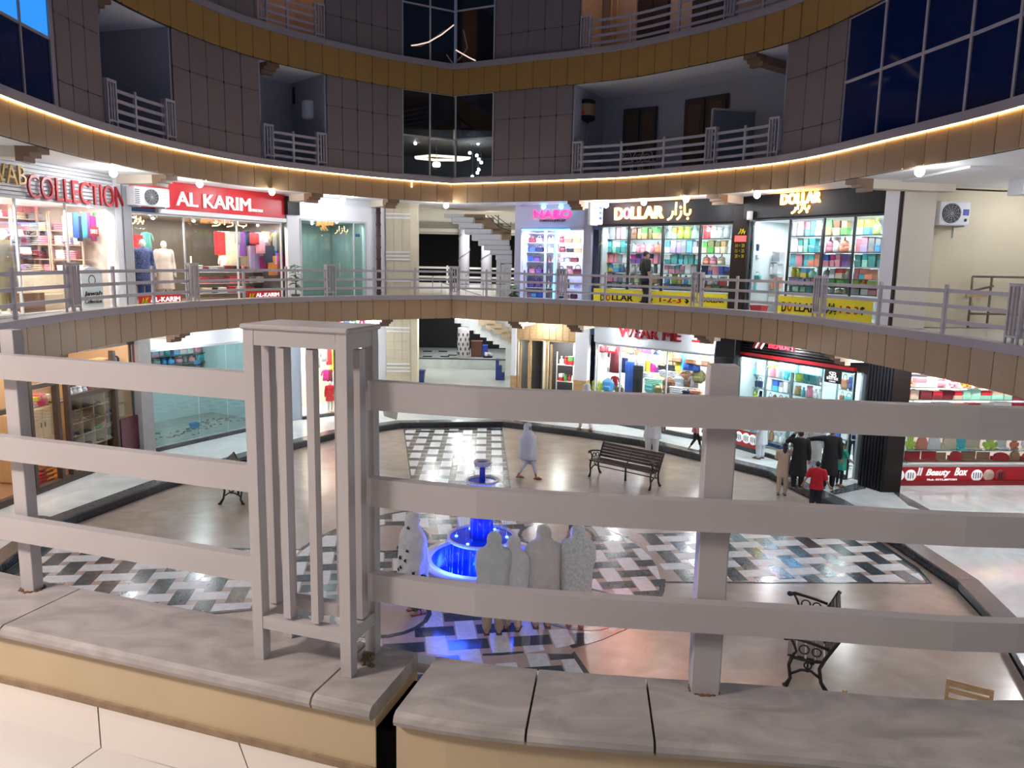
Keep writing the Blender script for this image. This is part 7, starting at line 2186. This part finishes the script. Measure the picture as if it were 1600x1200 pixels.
person('person', 'child in bright green trousers stepping beside the wide post', 1101, 705, ZG, R(-80), 1.15, pose=WALK, legs=(1.0, M_GRNC, .75), dress=dr(M_GRNC, .80, .9), hair='short')
person('person', 'person in a long white tunic bending at the black slatted shop, left of the group', 1192, 722, ZG, R(40), 1.5, legs=(1.2, M_WHC, .95), dress=dr(M_WHC, .45), hair='short', off=(.05, .4))
HD = dict(elL=(-.34, .05, 1.36), wrL=(-.16, .08, 1.56))
HDR = dict(elR=(.40, .0, 1.30), wrR=(.20, -.05, 1.40), elL=(-.22, .1, 1.2), wrL=(-.08, .08, 1.38))
person('person', 'child in a cream beige tunic scratching the head, standing on the granite step', 1221, 773, 0.0, R(-14), 1.27, pose=HDR, legs=(.9, M_BEIGE, .92), dress=dr(M_BEIGE, .62), hair='long')
person('person', 'person in black tunic with the left hand raised to the head before the slatted shop', 1245, 764, ZG, R(-10), 1.42, pose=HD, legs=(1.1, M_BLK, .95), dress=dr(M_BLK, .40), hair='short')
person('person', 'person in white tunic half hidden between the two people in black', 1268, 745, ZG, R(-20), 1.5, legs=(1.2, M_WHC, .95), dress=dr(M_SHG, .50), hair='short')
person('person', 'person in black tunic with an arm stretched left, right one of the two in black', 1293, 763, ZG, R(-20), 1.47, pose=dict(elL=(-.40, .08, 1.36), wrL=(-.62, .12, 1.30)), legs=(1.1, M_BLK, .95), dress=dr(M_BLK, .40), hair='short')
person('person', 'child in a red shirt and dark trousers with white side stripes, seen from behind', 1272, 803, 0, R(-28), 1.20, pose=dict(elL=(-.30, .0, 1.15), wrL=(-.40, .08, .92), elR=(.28, 0, 1.12), wrR=(.36, .12, .94)), legs=(1.0, M_NAVYC, .9), dress=dr(M_REDC, .82, .75, rx=.20, ry=.14, hx=.225, hy=.165, folds=.02), hair='short')
person('person', 'child in a teal dress and black leggings with a ponytail beside the fluted pillar', 1310, 760, ZG, R(-70), 1.08, pose=dict(elR=(.24, .12, 1.15), wrR=(.25, .32, 1.0)), legs=(.75, M_BLK, .85), dress=dr(M_TEALC, .68, .8, hx=.26, hy=.22), hair='pony', face=True)
q = uz('R3', 1317, 700, .55)
person('person', 'shopkeeper in a light blue shirt standing behind the small hanging black sign', 1316, 735, ZG, R(150), 1.66, legs=(1.0, M_NAVYC), dress=dr(M_BLUEC, .82, 1.8, hx=.22, hy=.16, folds=.02), hair='short', face=True, off=(.55, .75))
person('person', 'person in black shirt and trousers walking along the first gallery before the yellow strip', 1007, 480, Z_D1, R(-75), 1.74, pose=dict(knL=(-.10, .08, .50), anL=(-.10, .14, .09), anR=(.10, -.12, .09)), legs=(1.0, M_BLK, .95), dress=dr(M_BLK, .80, .85, hx=.22, hy=.16, folds=.02), hair='short', off=(-.12, -.55))
# dressed mannequins
M_MANN = mat('mannequin_white', (.66, .62, .58), .4); M_MANP = C('olive_pattern', (.22, .18, .09)); M_BLUEP = mat('blue_pattern', (.06, .08, .22), .8, noise=.7, nscale=20); M_CRMC = C('cloth_cream_pink', (.72, .58, .52))
def at_shop(k, px, v, z):
    a = uz(k, px, 420, v)[0]
    return run_T(k, z) @ Vector((a, v, 0))
def mann(k, px, v, z, rz, H, label, top, leg, hem=.5, **kw):
    p = at_shop(k, px, v, z)
    t = person('mannequin', label, 800, 800, z, rz, H, skin=M_MANN, legs=(1.0, leg, .9), dress=dr(top, hem), shoes=None, **kw)
    t.location = p
    piece('stand', M_CHROME, t, Matrix.Translation((0, 0, .012)), (.34, .34, .02), True)
    return t
mann('L1', 8, .5, Z1+.02, R(-110), 1.80, 'mannequin in an olive patterned tunic at the far left window edge', M_MANP, M_MANP)
mann('L1', 170, .45, Z1+.02, R(-110), 1.45, 'headless looking mannequin in a brown patterned dress beside the white banner', C('brown_pattern', (.16, .08, .06)), M_BLK, .3)
mann('L2', 224, .5, Z1+.02, R(-130), 1.72, 'mannequin in a blue patterned tunic at the left of the red sign shop window', M_BLUEP, C('trouser_blue', (.04, .10, .35)))
mann('L2', 257, .6, Z1+.02, R(-130), 1.70, 'mannequin in a cream tunic with a red scarf in the red sign shop window', M_CRMC, M_CRMC, .4)
mann('L3', 512, .55, ZG+.02, R(-150), 1.05, 'small child mannequin in a red dress in the childrens clothes shop', M_REDC, M_MANN, .6)
mann('L3', 527, .85, ZG+.02, R(-150), 1.55, 'white mannequin in a white shirt behind the child mannequin', M_WHC, M_MANN, .6)
sc_ = MB().ell((0, .0, 1.62), (.10, .11, .12), 12, 8)
bpy.data.scenes.remove(TMP)
